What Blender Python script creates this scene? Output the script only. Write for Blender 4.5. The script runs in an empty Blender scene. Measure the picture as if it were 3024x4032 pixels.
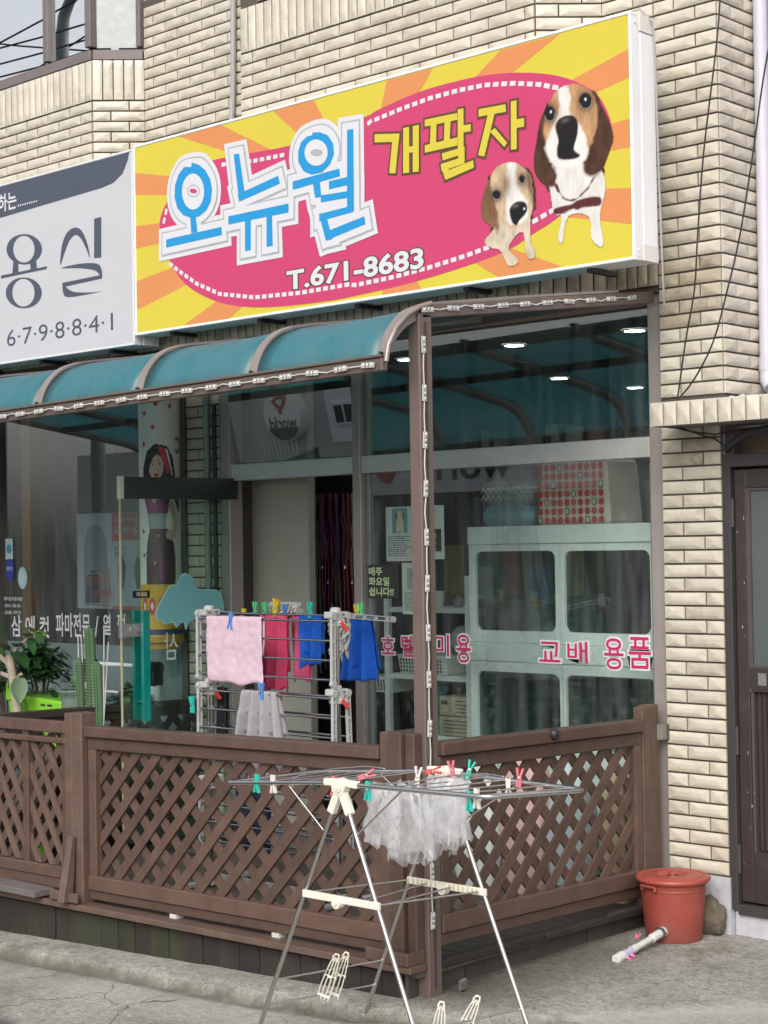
import bpy, math, random
from mathutils import Vector, Matrix, noise
R = random.Random(11)
sc = bpy.context.scene
COL = sc.collection
PI = math.pi

# ------------------------------------------------------------------ camera, sky, sun, exposure
def camera():
    yaw, pitch, roll = -0.745387, 0.0214414, -0.0155654
    f = Vector((math.sin(yaw)*math.cos(pitch), math.cos(yaw)*math.cos(pitch), math.sin(pitch)))
    r = Vector((math.cos(yaw), -math.sin(yaw), 0)); u = r.cross(f)
    r2 = r*math.cos(roll)+u*math.sin(roll); u2 = -r*math.sin(roll)+u*math.cos(roll)
    cd = bpy.data.cameras.new('camera'); c = bpy.data.objects.new('camera', cd); COL.objects.link(c)
    m = Matrix((r2, u2, -f)).transposed().to_4x4(); m.translation = (4.40406, -7.26513, 1.97299)
    c.matrix_world = m
    cd.sensor_fit = 'VERTICAL'; cd.sensor_height = 36; cd.sensor_width = 36; cd.lens = 59.31
    cd.clip_start = .05; cd.clip_end = 500
    sc.camera = c
camera()

SUN_EL, SUN_AZ = math.radians(40), math.radians(152)      # azimuth from +Y towards +X
w = bpy.data.worlds.new('World'); sc.world = w; w.use_nodes = True
nt = w.node_tree; nt.nodes.clear()
sky = nt.nodes.new('ShaderNodeTexSky'); sky.sky_type = 'NISHITA'; sky.sun_disc = False
sky.sun_elevation = SUN_EL; sky.sun_rotation = SUN_AZ; sky.dust_density = 4; sky.air_density = 1.2; sky.ozone_density = 1.0
hs = nt.nodes.new('ShaderNodeHueSaturation'); hs.inputs['Saturation'].default_value = .28     # an overcast sky is nearly grey
bg = nt.nodes.new('ShaderNodeBackground'); bg.inputs['Strength'].default_value = .15
ow = nt.nodes.new('ShaderNodeOutputWorld')
nt.links.new(sky.outputs[0], hs.inputs['Color']); nt.links.new(hs.outputs[0], bg.inputs[0]); nt.links.new(bg.outputs[0], ow.inputs[0])
sd = bpy.data.lights.new('sun', 'SUN'); sd.energy = .75; sd.angle = math.radians(40); sd.color = (1, .97, .92)
so = bpy.data.objects.new('sun', sd); COL.objects.link(so)
sv = Vector((math.sin(SUN_AZ)*math.cos(SUN_EL), math.cos(SUN_AZ)*math.cos(SUN_EL), math.sin(SUN_EL)))
so.rotation_euler = (-sv).to_track_quat('-Z', 'Y').to_euler(); so.location = (3, -6, 9)
sc.view_settings.view_transform = 'Standard'; sc.view_settings.look = 'None'
sc.view_settings.gamma = 1; sc.view_settings.use_curve_mapping = False
sc.view_settings.exposure = .60
sc.cycles.max_bounces = 10; sc.cycles.transparent_max_bounces = 24; sc.cycles.transmission_bounces = 8
sc.cycles.use_denoising = True

# ------------------------------------------------------------------ materials
MATS = {}
def _nodes(name):
    m = bpy.data.materials.new(name); m.use_nodes = True
    t = m.node_tree; t.nodes.clear()
    return m, t, t.nodes.new, t.links.new
def mat(name, col, rough=.5, metal=0, nv=.12, ns=6., rv=0., bump=0., bs=40., dirt=None, damt=.5, ds=2., stretch=None, spec=.5, trans=0.):
    if name in MATS: return MATS[name]
    m, t, N, L = _nodes(name)
    b = N('ShaderNodeBsdfPrincipled'); o = N('ShaderNodeOutputMaterial'); L(b.outputs[0], o.inputs[0])
    tc = N('ShaderNodeTexCoord'); vec = tc.outputs['Object']
    oi = N('ShaderNodeObjectInfo')
    add = N('ShaderNodeVectorMath'); add.operation = 'MULTIPLY_ADD'
    L(oi.outputs['Random'], add.inputs[0]); add.inputs[1].default_value = (17, 31, 23) if rv else (0, 0, 0); L(vec, add.inputs[2])
    vec = add.outputs[0]
    if stretch:
        mp = N('ShaderNodeMapping'); mp.inputs['Scale'].default_value = stretch; L(vec, mp.inputs[0]); vec = mp.outputs[0]
    n1 = N('ShaderNodeTexNoise'); n1.inputs['Scale'].default_value = ns; n1.inputs['Detail'].default_value = 6; n1.inputs['Roughness'].default_value = .65
    L(vec, n1.inputs['Vector'])
    mr = N('ShaderNodeMapRange'); mr.inputs['From Min'].default_value = .25; mr.inputs['From Max'].default_value = .75
    mr.inputs['To Min'].default_value = 1-nv; mr.inputs['To Max'].default_value = 1+nv; L(n1.outputs[0], mr.inputs[0])
    val = mr.outputs[0]
    if rv:
        m2 = N('ShaderNodeMapRange'); m2.inputs['To Min'].default_value = 1-rv; m2.inputs['To Max'].default_value = 1+rv; L(oi.outputs['Random'], m2.inputs[0])
        mm = N('ShaderNodeMath'); mm.operation = 'MULTIPLY'; L(val, mm.inputs[0]); L(m2.outputs[0], mm.inputs[1]); val = mm.outputs[0]
    c = N('ShaderNodeVectorMath'); c.operation = 'SCALE'; c.inputs[0].default_value = col[:3]; L(val, c.inputs['Scale'])
    out = c.outputs[0]
    if dirt:
        n2 = N('ShaderNodeTexNoise'); n2.inputs['Scale'].default_value = ds; n2.inputs['Detail'].default_value = 8; n2.inputs['Roughness'].default_value = .7
        L(vec, n2.inputs['Vector'])
        r2 = N('ShaderNodeMapRange'); r2.inputs['From Min'].default_value = .5; r2.inputs['From Max'].default_value = .72; r2.inputs['To Max'].default_value = damt
        L(n2.outputs[0], r2.inputs[0])
        mx = N('ShaderNodeMix'); mx.data_type = 'RGBA'; L(r2.outputs[0], mx.inputs['Factor']); L(out, mx.inputs['A']); mx.inputs['B'].default_value = (*dirt, 1); out = mx.outputs['Result']
    L(out, b.inputs['Base Color'])
    b.inputs['Roughness'].default_value = rough; b.inputs['Metallic'].default_value = metal; b.inputs['Specular IOR Level'].default_value = spec
    if trans: b.inputs['Transmission Weight'].default_value = trans
    if bump:
        n3 = N('ShaderNodeTexNoise'); n3.inputs['Scale'].default_value = bs; n3.inputs['Detail'].default_value = 5; L(vec, n3.inputs['Vector'])
        bp = N('ShaderNodeBump'); bp.inputs['Strength'].default_value = bump; bp.inputs['Distance'].default_value = .01; L(n3.outputs[0], bp.inputs['Height']); L(bp.outputs[0], b.inputs['Normal'])
    MATS[name] = m; return m
def smooth(p, k=4):
    "rounded closed outline through the given corners"
    P = [Vector(q) for q in p]; n = len(P); out = []
    for i in range(n):
        a, b, c, d = P[i-1], P[i], P[(i+1) % n], P[(i+2) % n]
        for j in range(k):
            t = j/k; out.append(tuple(.5*((2*b)+(c-a)*t+(2*a-5*b+4*c-d)*t*t+(3*b-a-3*c+d)*t**3)))
    return out
def glass(name, tint, base=.045, haze_streak=0.):
    m, t, N, L = _nodes(name)
    o = N('ShaderNodeOutputMaterial'); mx = N('ShaderNodeMixShader'); tr = N('ShaderNodeBsdfTransparent'); gl = N('ShaderNodeBsdfGlossy')
    tr.inputs[0].default_value = (*tint, 1); gl.inputs['Roughness'].default_value = .0; gl.inputs[0].default_value = (1, 1, 1, 1)
    lw = N('ShaderNodeLayerWeight'); lw.inputs[0].default_value = .5
    p = N('ShaderNodeMath'); p.operation = 'POWER'; L(lw.outputs['Facing'], p.inputs[0]); p.inputs[1].default_value = 5
    a = N('ShaderNodeMath'); a.operation = 'MULTIPLY_ADD'; L(p.outputs[0], a.inputs[0]); a.inputs[1].default_value = 1-base; a.inputs[2].default_value = base
    L(a.outputs[0], mx.inputs[0]); L(tr.outputs[0], mx.inputs[1]); L(gl.outputs[0], mx.inputs[2]); out = mx.outputs[0]
    if haze_streak:  # dusty streaks whose pale diffuse also paints in a milky veil of reflections
        df = N('ShaderNodeBsdfDiffuse'); df.inputs[0].default_value = (.6, .63, .62, 1)
        tc = N('ShaderNodeTexCoord'); mp = N('ShaderNodeMapping'); mp.inputs['Scale'].default_value = (9, 9, 1.2); L(tc.outputs['Object'], mp.inputs[0])
        nz = N('ShaderNodeTexNoise'); nz.inputs['Scale'].default_value = 1.5; nz.inputs['Detail'].default_value = 8; L(mp.outputs[0], nz.inputs['Vector'])
        r = N('ShaderNodeMapRange'); r.inputs['From Min'].default_value = .4; r.inputs['From Max'].default_value = .8; r.inputs['To Max'].default_value = haze_streak; L(nz.outputs[0], r.inputs[0])
        m3 = N('ShaderNodeMixShader'); L(r.outputs[0], m3.inputs[0]); L(out, m3.inputs[1]); L(df.outputs[0], m3.inputs[2]); out = m3.outputs[0]
    L(out, o.inputs[0]); MATS[name] = m; return m
def film(name, col, alpha, rough=.3, translucent=.4, var=.3, ns=18.):
    "thin plastic: part see-through, part scattering, with a soft sheen"
    m, t, N, L = _nodes(name)
    o = N('ShaderNodeOutputMaterial')
    tr = N('ShaderNodeBsdfTransparent'); d = N('ShaderNodeBsdfDiffuse'); tl = N('ShaderNodeBsdfTranslucent'); g = N('ShaderNodeBsdfGlossy')
    for x in (d, tl): x.inputs[0].default_value = (*col, 1)
    tr.inputs[0].default_value = (*[min(1, .5+.5*c) for c in col], 1); g.inputs['Roughness'].default_value = rough
    a = N('ShaderNodeMixShader'); a.inputs[0].default_value = translucent; L(d.outputs[0], a.inputs[1]); L(tl.outputs[0], a.inputs[2])
    b = N('ShaderNodeMixShader'); b.inputs[0].default_value = .09; L(a.outputs[0], b.inputs[1]); L(g.outputs[0], b.inputs[2])
    tc = N('ShaderNodeTexCoord'); nz = N('ShaderNodeTexNoise'); nz.inputs['Scale'].default_value = ns; nz.inputs['Detail'].default_value = 6; L(tc.outputs['Object'], nz.inputs['Vector'])
    mr = N('ShaderNodeMapRange'); mr.inputs['From Min'].default_value = .3; mr.inputs['From Max'].default_value = .7
    mr.inputs['To Min'].default_value = alpha-var; mr.inputs['To Max'].default_value = alpha+var; L(nz.outputs[0], mr.inputs[0])
    c = N('ShaderNodeMixShader'); L(mr.outputs[0], c.inputs[0]); L(tr.outputs[0], c.inputs[1]); L(b.outputs[0], c.inputs[2]); L(c.outputs[0], o.inputs[0])
    MATS[name] = m; return m
def emit(name, col, s):
    m, t, N, L = _nodes(name); e = N('ShaderNodeEmission'); e.inputs[0].default_value = (*col, 1); e.inputs[1].default_value = s
    o = N('ShaderNodeOutputMaterial'); L(e.outputs[0], o.inputs[0]); MATS[name] = m; return m

# ------------------------------------------------------------------ mesh building
ORG = {}
class MB:
    def __init__(s): s.v = []; s.f = []; s.mi = []; s.sm = []
    def add(s, vs, fs, m=0, smooth=False):
        o = len(s.v); s.v += [Vector(p) for p in vs]
        for f in fs: s.f.append([i+o for i in f]); s.mi.append(m); s.sm.append(smooth)
        return s
    def box(s, x0, x1, y0, y1, z0, z1, m=0):
        if x0 > x1: x0, x1 = x1, x0
        if y0 > y1: y0, y1 = y1, y0
        if z0 > z1: z0, z1 = z1, z0
        return s.add([(x0,y0,z0),(x1,y0,z0),(x1,y1,z0),(x0,y1,z0),(x0,y0,z1),(x1,y0,z1),(x1,y1,z1),(x0,y1,z1)],
              [(0,3,2,1),(4,5,6,7),(0,1,5,4),(1,2,6,5),(2,3,7,6),(3,0,4,7)], m)
    def hexa(s, q0, q1, m=0):
        "box between two quads of four matching corners"
        return s.add(list(q0)+list(q1), [(0,3,2,1),(4,5,6,7),(0,1,5,4),(1,2,6,5),(2,3,7,6),(3,0,4,7)], m)
    def beam(s, p0, p1, w, h, up=(0,0,1), m=0):
        p0, p1, up = Vector(p0), Vector(p1), Vector(up); d = (p1-p0).normalized()
        a = d.cross(up)
        if a.length < 1e-4: a = d.cross(Vector((1,0,0)))
        a = a.normalized()*w/2; b = a.cross(d).normalized()*h/2
        return s.hexa([p0-a-b, p0+a-b, p0+a+b, p0-a+b], [p1-a-b, p1+a-b, p1+a+b, p1-a+b], m)
    def tube(s, pts, r, n=8, m=0, cap=True):
        pts = [Vector(p) for p in pts]; rr = r if isinstance(r, (list, tuple)) else [r]*len(pts)
        ring = []; prev = None
        for i, p in enumerate(pts):
            d = (pts[min(i+1, len(pts)-1)]-pts[max(i-1, 0)]).normalized()
            if prev is None:
                a = d.cross(Vector((0,0,1)))
                if a.length < .05: a = d.cross(Vector((1,0,0)))
            else: a = prev-d*prev.dot(d)
            a.normalize(); prev = a; b = d.cross(a)
            ring.append([p+(a*math.cos(2*PI*k/n)+b*math.sin(2*PI*k/n))*rr[i] for k in range(n)])
        vs = [q for g in ring for q in g]; fs = []
        for i in range(len(pts)-1):
            for k in range(n):
                k2 = (k+1) % n; fs.append((i*n+k, i*n+k2, (i+1)*n+k2, (i+1)*n+k))
        s.add(vs, fs, m, True)
        if cap:
            s.add(ring[0], [tuple(range(n))[::-1]], m); s.add(ring[-1], [tuple(range(n))], m)
        return s
    def cyl(s, p0, p1, r, n=12, m=0): return s.tube([p0, p1], r, n, m)
    def poly(s, pts, m=0): return s.add(pts, [tuple(range(len(pts)))], m)
    def extr(s, pts, vec, m=0):
        n = len(pts); vec = Vector(vec); a = [Vector(p) for p in pts]; b = [p+vec for p in a]
        fs = [tuple(range(n))[::-1], tuple(range(n, 2*n))]+[(i, (i+1) % n, n+(i+1) % n, n+i) for i in range(n)]
        return s.add(a+b, fs, m)
    def lathe(s, c, prof, n=24, m=0, smooth=True, sx=1, sy=1, caps=True):
        c = Vector(c); vs = []; fs = []
        for r, z in prof:
            for k in range(n): vs.append(c+Vector((r*math.cos(2*PI*k/n)*sx, r*math.sin(2*PI*k/n)*sy, z)))
        for i in range(len(prof)-1):
            for k in range(n):
                k2 = (k+1) % n; fs.append((i*n+k, i*n+k2, (i+1)*n+k2, (i+1)*n+k))
        s.add(vs, fs, m, smooth)
        for i, rev in ((0, True), (len(prof)-1, False)):
            if caps and prof[i][0] > 1e-4:
                q = tuple(range(n)); s.add(vs[i*n:(i+1)*n], [q[::-1] if rev else q], m)
        return s
    def ball(s, c, r, n=10, m=0, sz=1.):
        return s.lathe(c, [(max(1e-5, r*math.sin(PI*i/n)), -r*math.cos(PI*i/n)*sz) for i in range(n+1)], n+4, m)
    def grid(s, nu, nv, fn, m=0, smooth=True):
        vs = [fn(i/nu, j/nv) for j in range(nv+1) for i in range(nu+1)]
        fs = [(j*(nu+1)+i, j*(nu+1)+i+1, (j+1)*(nu+1)+i+1, (j+1)*(nu+1)+i) for j in range(nv) for i in range(nu)]
        return s.add(vs, fs, m, smooth)
    def mesh(s, name, mats, org=Vector((0,0,0))):
        me = bpy.data.meshes.new(name); me.from_pydata([tuple(p-org) for p in s.v], [], s.f)
        for x in (mats if isinstance(mats, (list, tuple)) else [mats]): me.materials.append(x)
        me.polygons.foreach_set('material_index', s.mi); me.polygons.foreach_set('use_smooth', s.sm); me.update()
        return me
    def build(s, name, mats, parent=None, loc=None, bev=0, label=None, kind=None):
        org = ORG[parent] if parent is not None else Vector(loc or (0,0,0))
        o = bpy.data.objects.new(name, s.mesh(name, mats, org)); COL.objects.link(o); ORG[o] = org
        if parent is not None: o.parent = parent
        else: o.location = org
        if bev:
            b = o.modifiers.new('bevel', 'BEVEL'); b.width = bev; b.segments = 1; b.limit_method = 'ANGLE'; b.angle_limit = math.radians(50)
        if label: o['label'] = label
        if kind: o['kind'] = kind
        return o
def tag(o, label, cat, group=None):
    o['label'] = label; o['category'] = cat
    if group: o['group'] = group
    return o
def thing(name, label, cat, loc=(0,0,0), group=None):
    o = bpy.data.objects.new(name, None); COL.objects.link(o); o.location = loc; ORG[o] = Vector(loc); o.empty_display_size = .1
    return tag(o, label, cat, group)
def dup(root, loc, rot=(0,0,0), label=None):
    def cp(o, par):
        c = o.copy(); COL.objects.link(c)
        if par is not None: c.parent = par
        for ch in list(o.children): cp(ch, c)
        return c
    r = cp(root, None); r.location = loc; r.rotation_euler = rot
    if label: r['label'] = label
    return r
def place(name, me, parent, mx):
    o = bpy.data.objects.new(name, me); COL.objects.link(o)
    if parent is not None: o.parent = parent
    o.matrix_local = mx; return o
def text_polys(body, bold=0.):
    cu = bpy.data.curves.new('t', 'FONT'); cu.body = body; cu.offset = bold; cu.resolution_u = 3
    o = bpy.data.objects.new('t', cu); COL.objects.link(o); bpy.context.view_layer.update()
    me = bpy.data.meshes.new_from_object(o.evaluated_get(bpy.context.evaluated_depsgraph_get()))
    vs = [v.co.copy() for v in me.vertices]; fs = [tuple(p.vertices) for p in me.polygons]
    bpy.data.objects.remove(o); bpy.data.curves.remove(cu); bpy.data.meshes.remove(me)
    return vs, fs
def text(mb, body, O, U, V, W, H, m=0, bold=0., fit=None, shear=0.):
    "flat lettering filling W x H from lower left O along U and V (fit: the letter outline whose box sets the scale)"
    vs, fs = text_polys(body, bold)
    ref = vs if fit is None else text_polys(body, fit)[0]
    x0 = min(v.x for v in ref); x1 = max(v.x for v in ref); y0 = min(v.y for v in ref); y1 = max(v.y for v in ref)
    O, U, V = Vector(O), Vector(U), Vector(V)
    mb.add([O+U*((v.x-x0)/(x1-x0)*W+shear*(v.y-y0)/(y1-y0)*H)+V*((v.y-y0)/(y1-y0)*H) for v in vs], fs, m)
X, Y, Z = Vector((1,0,0)), Vector((0,1,0)), Vector((0,0,1))
# ------------------------------------------------------------------ palette
tileM = mat('glazed_tile', (.53,.487,.40), .30, nv=.13, ns=9, rv=.10, dirt=(.30,.25,.185), damt=.6, ds=3.2)
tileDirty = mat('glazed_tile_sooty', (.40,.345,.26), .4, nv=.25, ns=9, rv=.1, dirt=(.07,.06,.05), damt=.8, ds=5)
mortar = mat('dark_mortar', (.085,.071,.057), .95, nv=.2, bump=.3)
brown = mat('brown_paint_wood', (.090,.053,.040), .55, nv=.28, ns=9, rv=.16, stretch=(1,1,1), bump=.12, bs=60, dirt=(.06,.045,.036), damt=.5, ds=3)
brownLt = mat('brown_paint_worn', (.108,.066,.050), .6, nv=.2, ns=5, rv=.06, bump=.15, bs=70, dirt=(.18,.13,.10), damt=.45, ds=7)
darkwood = mat('old_dark_wood', (.026,.019,.0155), .75, nv=.35, ns=4, rv=.15, bump=.3, bs=50, dirt=(.014,.012,.011), damt=.9, ds=2.2, stretch=(1,1,.35))
mosswood = mat('mossy_wood', (.028,.029,.016), .8, nv=.4, ns=4, rv=.2, bump=.3, bs=50, dirt=(.028,.045,.012), damt=.85, ds=3, stretch=(1,1,.35))
greywood = mat('weathered_grey_wood', (.12,.105,.10), .8, nv=.35, ns=6, bump=.4, bs=50, stretch=(.3,1,1))
bronze = mat('bronze_aluminium', (.15,.115,.10), .38, metal=.35, nv=.1)
alu = mat('brushed_aluminium', (.64,.625,.60), .42, metal=.55, nv=.08, dirt=(.33,.31,.28), damt=.4)
warmst = mat('warm_steel', (.36,.315,.29), .4, metal=.35, nv=.08, dirt=(.24,.21,.19), damt=.35)
steel = mat('stainless_steel', (.60,.58,.56), .2, metal=1., nv=.05)
greyPl = mat('grey_plastic', (.42,.42,.41), .45, nv=.05)
ivory = mat('ivory_plastic', (.66,.64,.55), .42, nv=.05)
whitePl = mat('white_plastic', (.70,.70,.68), .4, nv=.04)
white = mat('white_paint', (.76,.76,.76), .4, nv=.04, dirt=(.55,.54,.50), damt=.3)
black = mat('black_plastic', (.018,.018,.02), .45, nv=.1)
darkI = mat('dark_interior', (.045,.045,.045), .8, nv=.2)
mint = mat('mint_white_panel', (.72,.775,.755), .4, nv=.04)
paper = mat('white_paper', (.62,.66,.63), .7, nv=.04)
pane = glass('shop_glass', (.93,.97,.955), .085, haze_streak=.07)
paneD = glass('salon_glass', (.90,.94,.94), .13, haze_streak=.09)
paneUp = glass('upper_glass', (.35,.38,.40), .80)
paneDoor = glass('door_glass', (.86,.95,.92), .05)

# ------------------------------------------------------------------ ground
def clamp(x, a, b): return max(a, min(b, x))
KX = [(-14,-2.2),(-3.4,-2.12),(-3.0,-2.10),(-1.9,-2.10),(-1.2,-2.11),(-.6,-2.06),(-.2,-1.95),(.2,-1.66),(.8,-.97),(1.6,-.1),(6,3)]
def kerbY(x):
    for (a, b), (c, d) in zip(KX, KX[1:]):
        if x <= c: return b+(d-b)*(x-a)/(c-a)
    return KX[-1][1]
def apron(x, y):
    z = .047+.044*min(0, x+.5) if x > -8 else .047-.33
    return z-.006*max(0, -y-1.0)
def road(x, y):
    drop = .062*clamp((.35-x)/.9, 0, 1)+.006
    return apron(x, min(y, kerbY(x)))-drop-.012*max(0, kerbY(x)-y)
def ground_z(x, y):
    k = kerbY(x); n = noise.noise((x*7, y*7, 0))*.018+noise.noise((x*23, y*23, 3))*.006
    t = clamp((y-(k-.03+n))/(.028), 0, 1)
    za = apron(x, y)-.02*clamp((k+.10-y)/.12, 0, 1)**2
    return road(x, y)*(1-t)+za*t+noise.noise((x*3, y*3, 9))*.005
def ground():
    xs = [-12+.5*i for i in range(16)]+[-4+.045*i for i in range(134)]+[2.05+.6*i for i in range(16)]
    ys = [-16+.8*i for i in range(16)]+[-3.2+.04*i for i in range(23)]+[-2.28+.0105*i for i in range(38)]+[-1.88+.04*i for i in range(22)]+[-1.0+.1*i for i in range(14)]
    mb = MB(); nx = len(xs)
    mb.v = [Vector((x, y, ground_z(x, y))) for y in ys for x in xs]
    for j in range(len(ys)-1):
        for i in range(nx-1): mb.f.append((j*nx+i, j*nx+i+1, (j+1)*nx+i+1, (j+1)*nx+i)); mb.mi.append(0); mb.sm.append(True)
    m, t, N, L = _nodes('weathered_concrete')
    b = N('ShaderNodeBsdfPrincipled'); o = N('ShaderNodeOutputMaterial'); L(b.outputs[0], o.inputs[0]); b.inputs['Roughness'].default_value = .85
    tc = N('ShaderNodeTexCoord')
    def nz(s, d=8, st=None, rot=0):
        n = N('ShaderNodeTexNoise'); n.inputs['Scale'].default_value = s; n.inputs['Detail'].default_value = d; n.inputs['Roughness'].default_value = .7
        if st:
            mp = N('ShaderNodeMapping'); mp.inputs['Scale'].default_value = st; mp.inputs['Rotation'].default_value = (0,0,rot); L(tc.outputs['Object'], mp.inputs[0]); L(mp.outputs[0], n.inputs['Vector'])
        else: L(tc.outputs['Object'], n.inputs['Vector'])
        return n.outputs[0]
    def rng(x, a, c, lo=0, hi=1):
        r = N('ShaderNodeMapRange'); r.inputs['From Min'].default_value = a; r.inputs['From Max'].default_value = c; r.inputs['To Min'].default_value = lo; r.inputs['To Max'].default_value = hi; L(x, r.inputs[0]); return r.outputs[0]
    def mix(f, a, c):
        mx = N('ShaderNodeMix'); mx.data_type = 'RGBA'; L(f, mx.inputs['Factor'])
        for k, q in (('A', a), ('B', c)):
            if isinstance(q, tuple): mx.inputs[k].default_value = (*q, 1)
            else: L(q, mx.inputs[k])
        return mx.outputs['Result']
    c = mix(rng(nz(1.3), .3, .7), (.26,.247,.215), (.42,.405,.365))
    c = mix(rng(nz(28, 4), .40, .66, 0, .75), c, (.15,.137,.112))
    c = mix(rng(nz(6, 8), .52, .62, 0, .55), c, (.36,.34,.30))
    c = mix(rng(nz(3, 9, (1.0, 7, 1), -.93), .60, .66, 0, .7), c, (.42,.41,.38))      # pale trowel streaks
    c = mix(rng(nz(75, 3), .57, .64, 0, .8), c, (.07,.062,.05))
    c = mix(rng(nz(48, 3), .60, .68, 0, .8), c, (.50,.48,.44))
    c = mix(rng(nz(1.1, 6, (1, 1, 1)), .56, .68, 0, .65), c, (.075,.07,.04))          # damp, mossy patches
    at = N('ShaderNodeAttribute'); at.attribute_name = 'wear'; sp = N('ShaderNodeSeparateColor'); L(at.outputs['Color'], sp.inputs[0])
    nk = nz(16, 6)
    def gate(ch, lo, hi, amt):
        r = N('ShaderNodeMath'); r.operation = 'MULTIPLY'; L(rng(nk, .25, .65, lo, hi), r.inputs[0]); L(sp.outputs[ch], r.inputs[1])
        q = N('ShaderNodeMath'); q.operation = 'MULTIPLY'; L(r.outputs[0], q.inputs[0]); q.inputs[1].default_value = amt; q.use_clamp = True; return q.outputs[0]
    c = mix(gate(0, .7, 1.1, 1.), c, (.038,.036,.020))      # kerb face grime and moss
    c = mix(gate(1, .4, 1.2, .9), c, (.43,.42,.385))      # pale cement of the road edge
    c = mix(gate(2, .8, 1.2, 1.), c, (.07,.07,.075))      # asphalt patch
    # hairline cracks
    vo = N('ShaderNodeTexVoronoi'); vo.feature = 'DISTANCE_TO_EDGE'; vo.inputs['Scale'].default_value = 1.5
    wv = N('ShaderNodeVectorMath'); wv.operation = 'MULTIPLY_ADD'; nn = N('ShaderNodeTexNoise'); nn.inputs['Scale'].default_value = 4; nn.inputs['Detail'].default_value = 6; L(tc.outputs['Object'], nn.inputs['Vector'])
    L(nn.outputs['Color'], wv.inputs[0]); wv.inputs[1].default_value = (.45,.45,0); L(tc.outputs['Object'], wv.inputs[2]); L(wv.outputs[0], vo.inputs['Vector'])
    cr = rng(vo.outputs['Distance'], .0, .014, 1, 0)
    q = N('ShaderNodeMath'); q.operation = 'MULTIPLY'; L(cr, q.inputs[0]); L(rng(nz(.9, 3), .36, .46), q.inputs[1])
    q2 = N('ShaderNodeMath'); q2.operation = 'MULTIPLY'; ak = N('ShaderNodeAttribute'); ak.attribute_name = 'cracked'; L(q.outputs[0], q2.inputs[0]); L(ak.outputs['Fac'], q2.inputs[1]); q = q2
    c = mix(q.outputs[0], c, (.035,.033,.03))
    L(c, b.inputs['Base Color'])
    bp = N('ShaderNodeBump'); bp.inputs['Strength'].default_value = .55; bp.inputs['Distance'].default_value = .012
    ad = N('ShaderNodeMath'); ad.operation = 'ADD'; L(nz(60, 6), ad.inputs[0]); L(nz(9, 5), ad.inputs[1])
    sb = N('ShaderNodeMath'); sb.operation = 'SUBTRACT'; L(ad.outputs[0], sb.inputs[0]); L(q.outputs[0], sb.inputs[1])
    L(sb.outputs[0], bp.inputs['Height']); L(bp.outputs[0], b.inputs['Normal'])
    g = mb.build('ground', m, kind='structure')
    g.data.color_attributes.new('wear', 'FLOAT_COLOR', 'POINT'); g.data.attributes.new('cracked', 'FLOAT', 'POINT'); ca = g.data.color_attributes['wear']; ck = g.data.attributes['cracked']
    for i, v in enumerate(mb.v):
        k = kerbY(v.x); d = v.y-k; step = clamp((.35-v.x)/.9, 0, 1)
        r = step*max(0, 1-abs(d+.03)/.04); gg = max(0, 1-abs(d+.2)/.22)*.55+max(0, 1-abs(d+.03)/.14)*(1-step)*.9
        asp = clamp((-2.72-.10*(v.x+3)-v.y)*12, 0, 1) if v.x < -1.9 else 0
        if -.9 < v.x < .3 and abs(v.y+2.0) < .35: gg *= .3
        if -.47 < v.x < .15: r = max(r, .75*clamp(1-(v.x+.42)/.5, 0, 1)*clamp((-v.y-.25)*3, 0, 1)*clamp((v.y+2.0)*3, 0, 1))
        ck.data[i].value = clamp((-d-.06)*12, 0, 1)*clamp((-.7-v.x)*4, 0, 1)
        ca.data[i].color = (r, gg*(1-asp), asp, 1)
ground()

# ------------------------------------------------------------------ the building
bld = thing('shop_building', 'cream tiled two storey building with bay windows upstairs and glass shop fronts', 'building')
H, T = .07, .2467
TILE = {}
def tile_mesh(l, h, mt, vert=False):
    key = (round(l, 3), round(h, 3), mt.name, vert)
    if key in TILE: return TILE[key]
    "rounded, hipped face: length along local x, out along -y, height along z (turned for soldiers)"
    L_, h_ = (l, h) if not vert else (h, l)
    zs = [-.5, -.47, -.27, -.13, .13, .27, .47, .5]; hs = [.005, .0065, .0116, .0134, .0134, .0116, .0065, .005]
    L2 = L_/2; a = []
    for zf, hh in zip(zs, hs):
        e = .004+(hh-.0065)*5.9 if hh > .0055 else 0
        e = min(e, L2*.8); a.append([(-L2, zf*h_, .0065 if hh > .0055 else .005), (-L2+e, zf*h_, hh), (L2-e, zf*h_, hh), (L2, zf*h_, .0065 if hh > .0055 else .005)])
    vs = [p for r in a for p in r]; fs = []
    for j in range(len(zs)-1):
        for i in range(3): fs.append((j*4+i, j*4+i+1, j*4+4+i+1, j*4+4+i))
    b0 = len(vs); vs += [(-L2, -.5*h_, -.006), (L2, -.5*h_, -.006), (L2, .5*h_, -.006), (-L2, .5*h_, -.006)]
    n = (len(zs)-1)*4
    fs += [(b0, b0+1, 3, 0), (b0+2, b0+3, n, n+3), (b0+1, b0+2)+tuple(j*4+3 for j in range(len(zs)-1, -1, -1)), (b0+3, b0)+tuple(j*4 for j in range(len(zs)))]
    mb = MB()
    mb.add([Vector((x, -d, z)) if not vert else Vector((z, -d, -x)) for x, z, d in vs], fs)
    TILE[key] = mb.mesh('tile', mt); return TILE[key]
TQ = []        # (priority, mesh, matrix, name)
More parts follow.
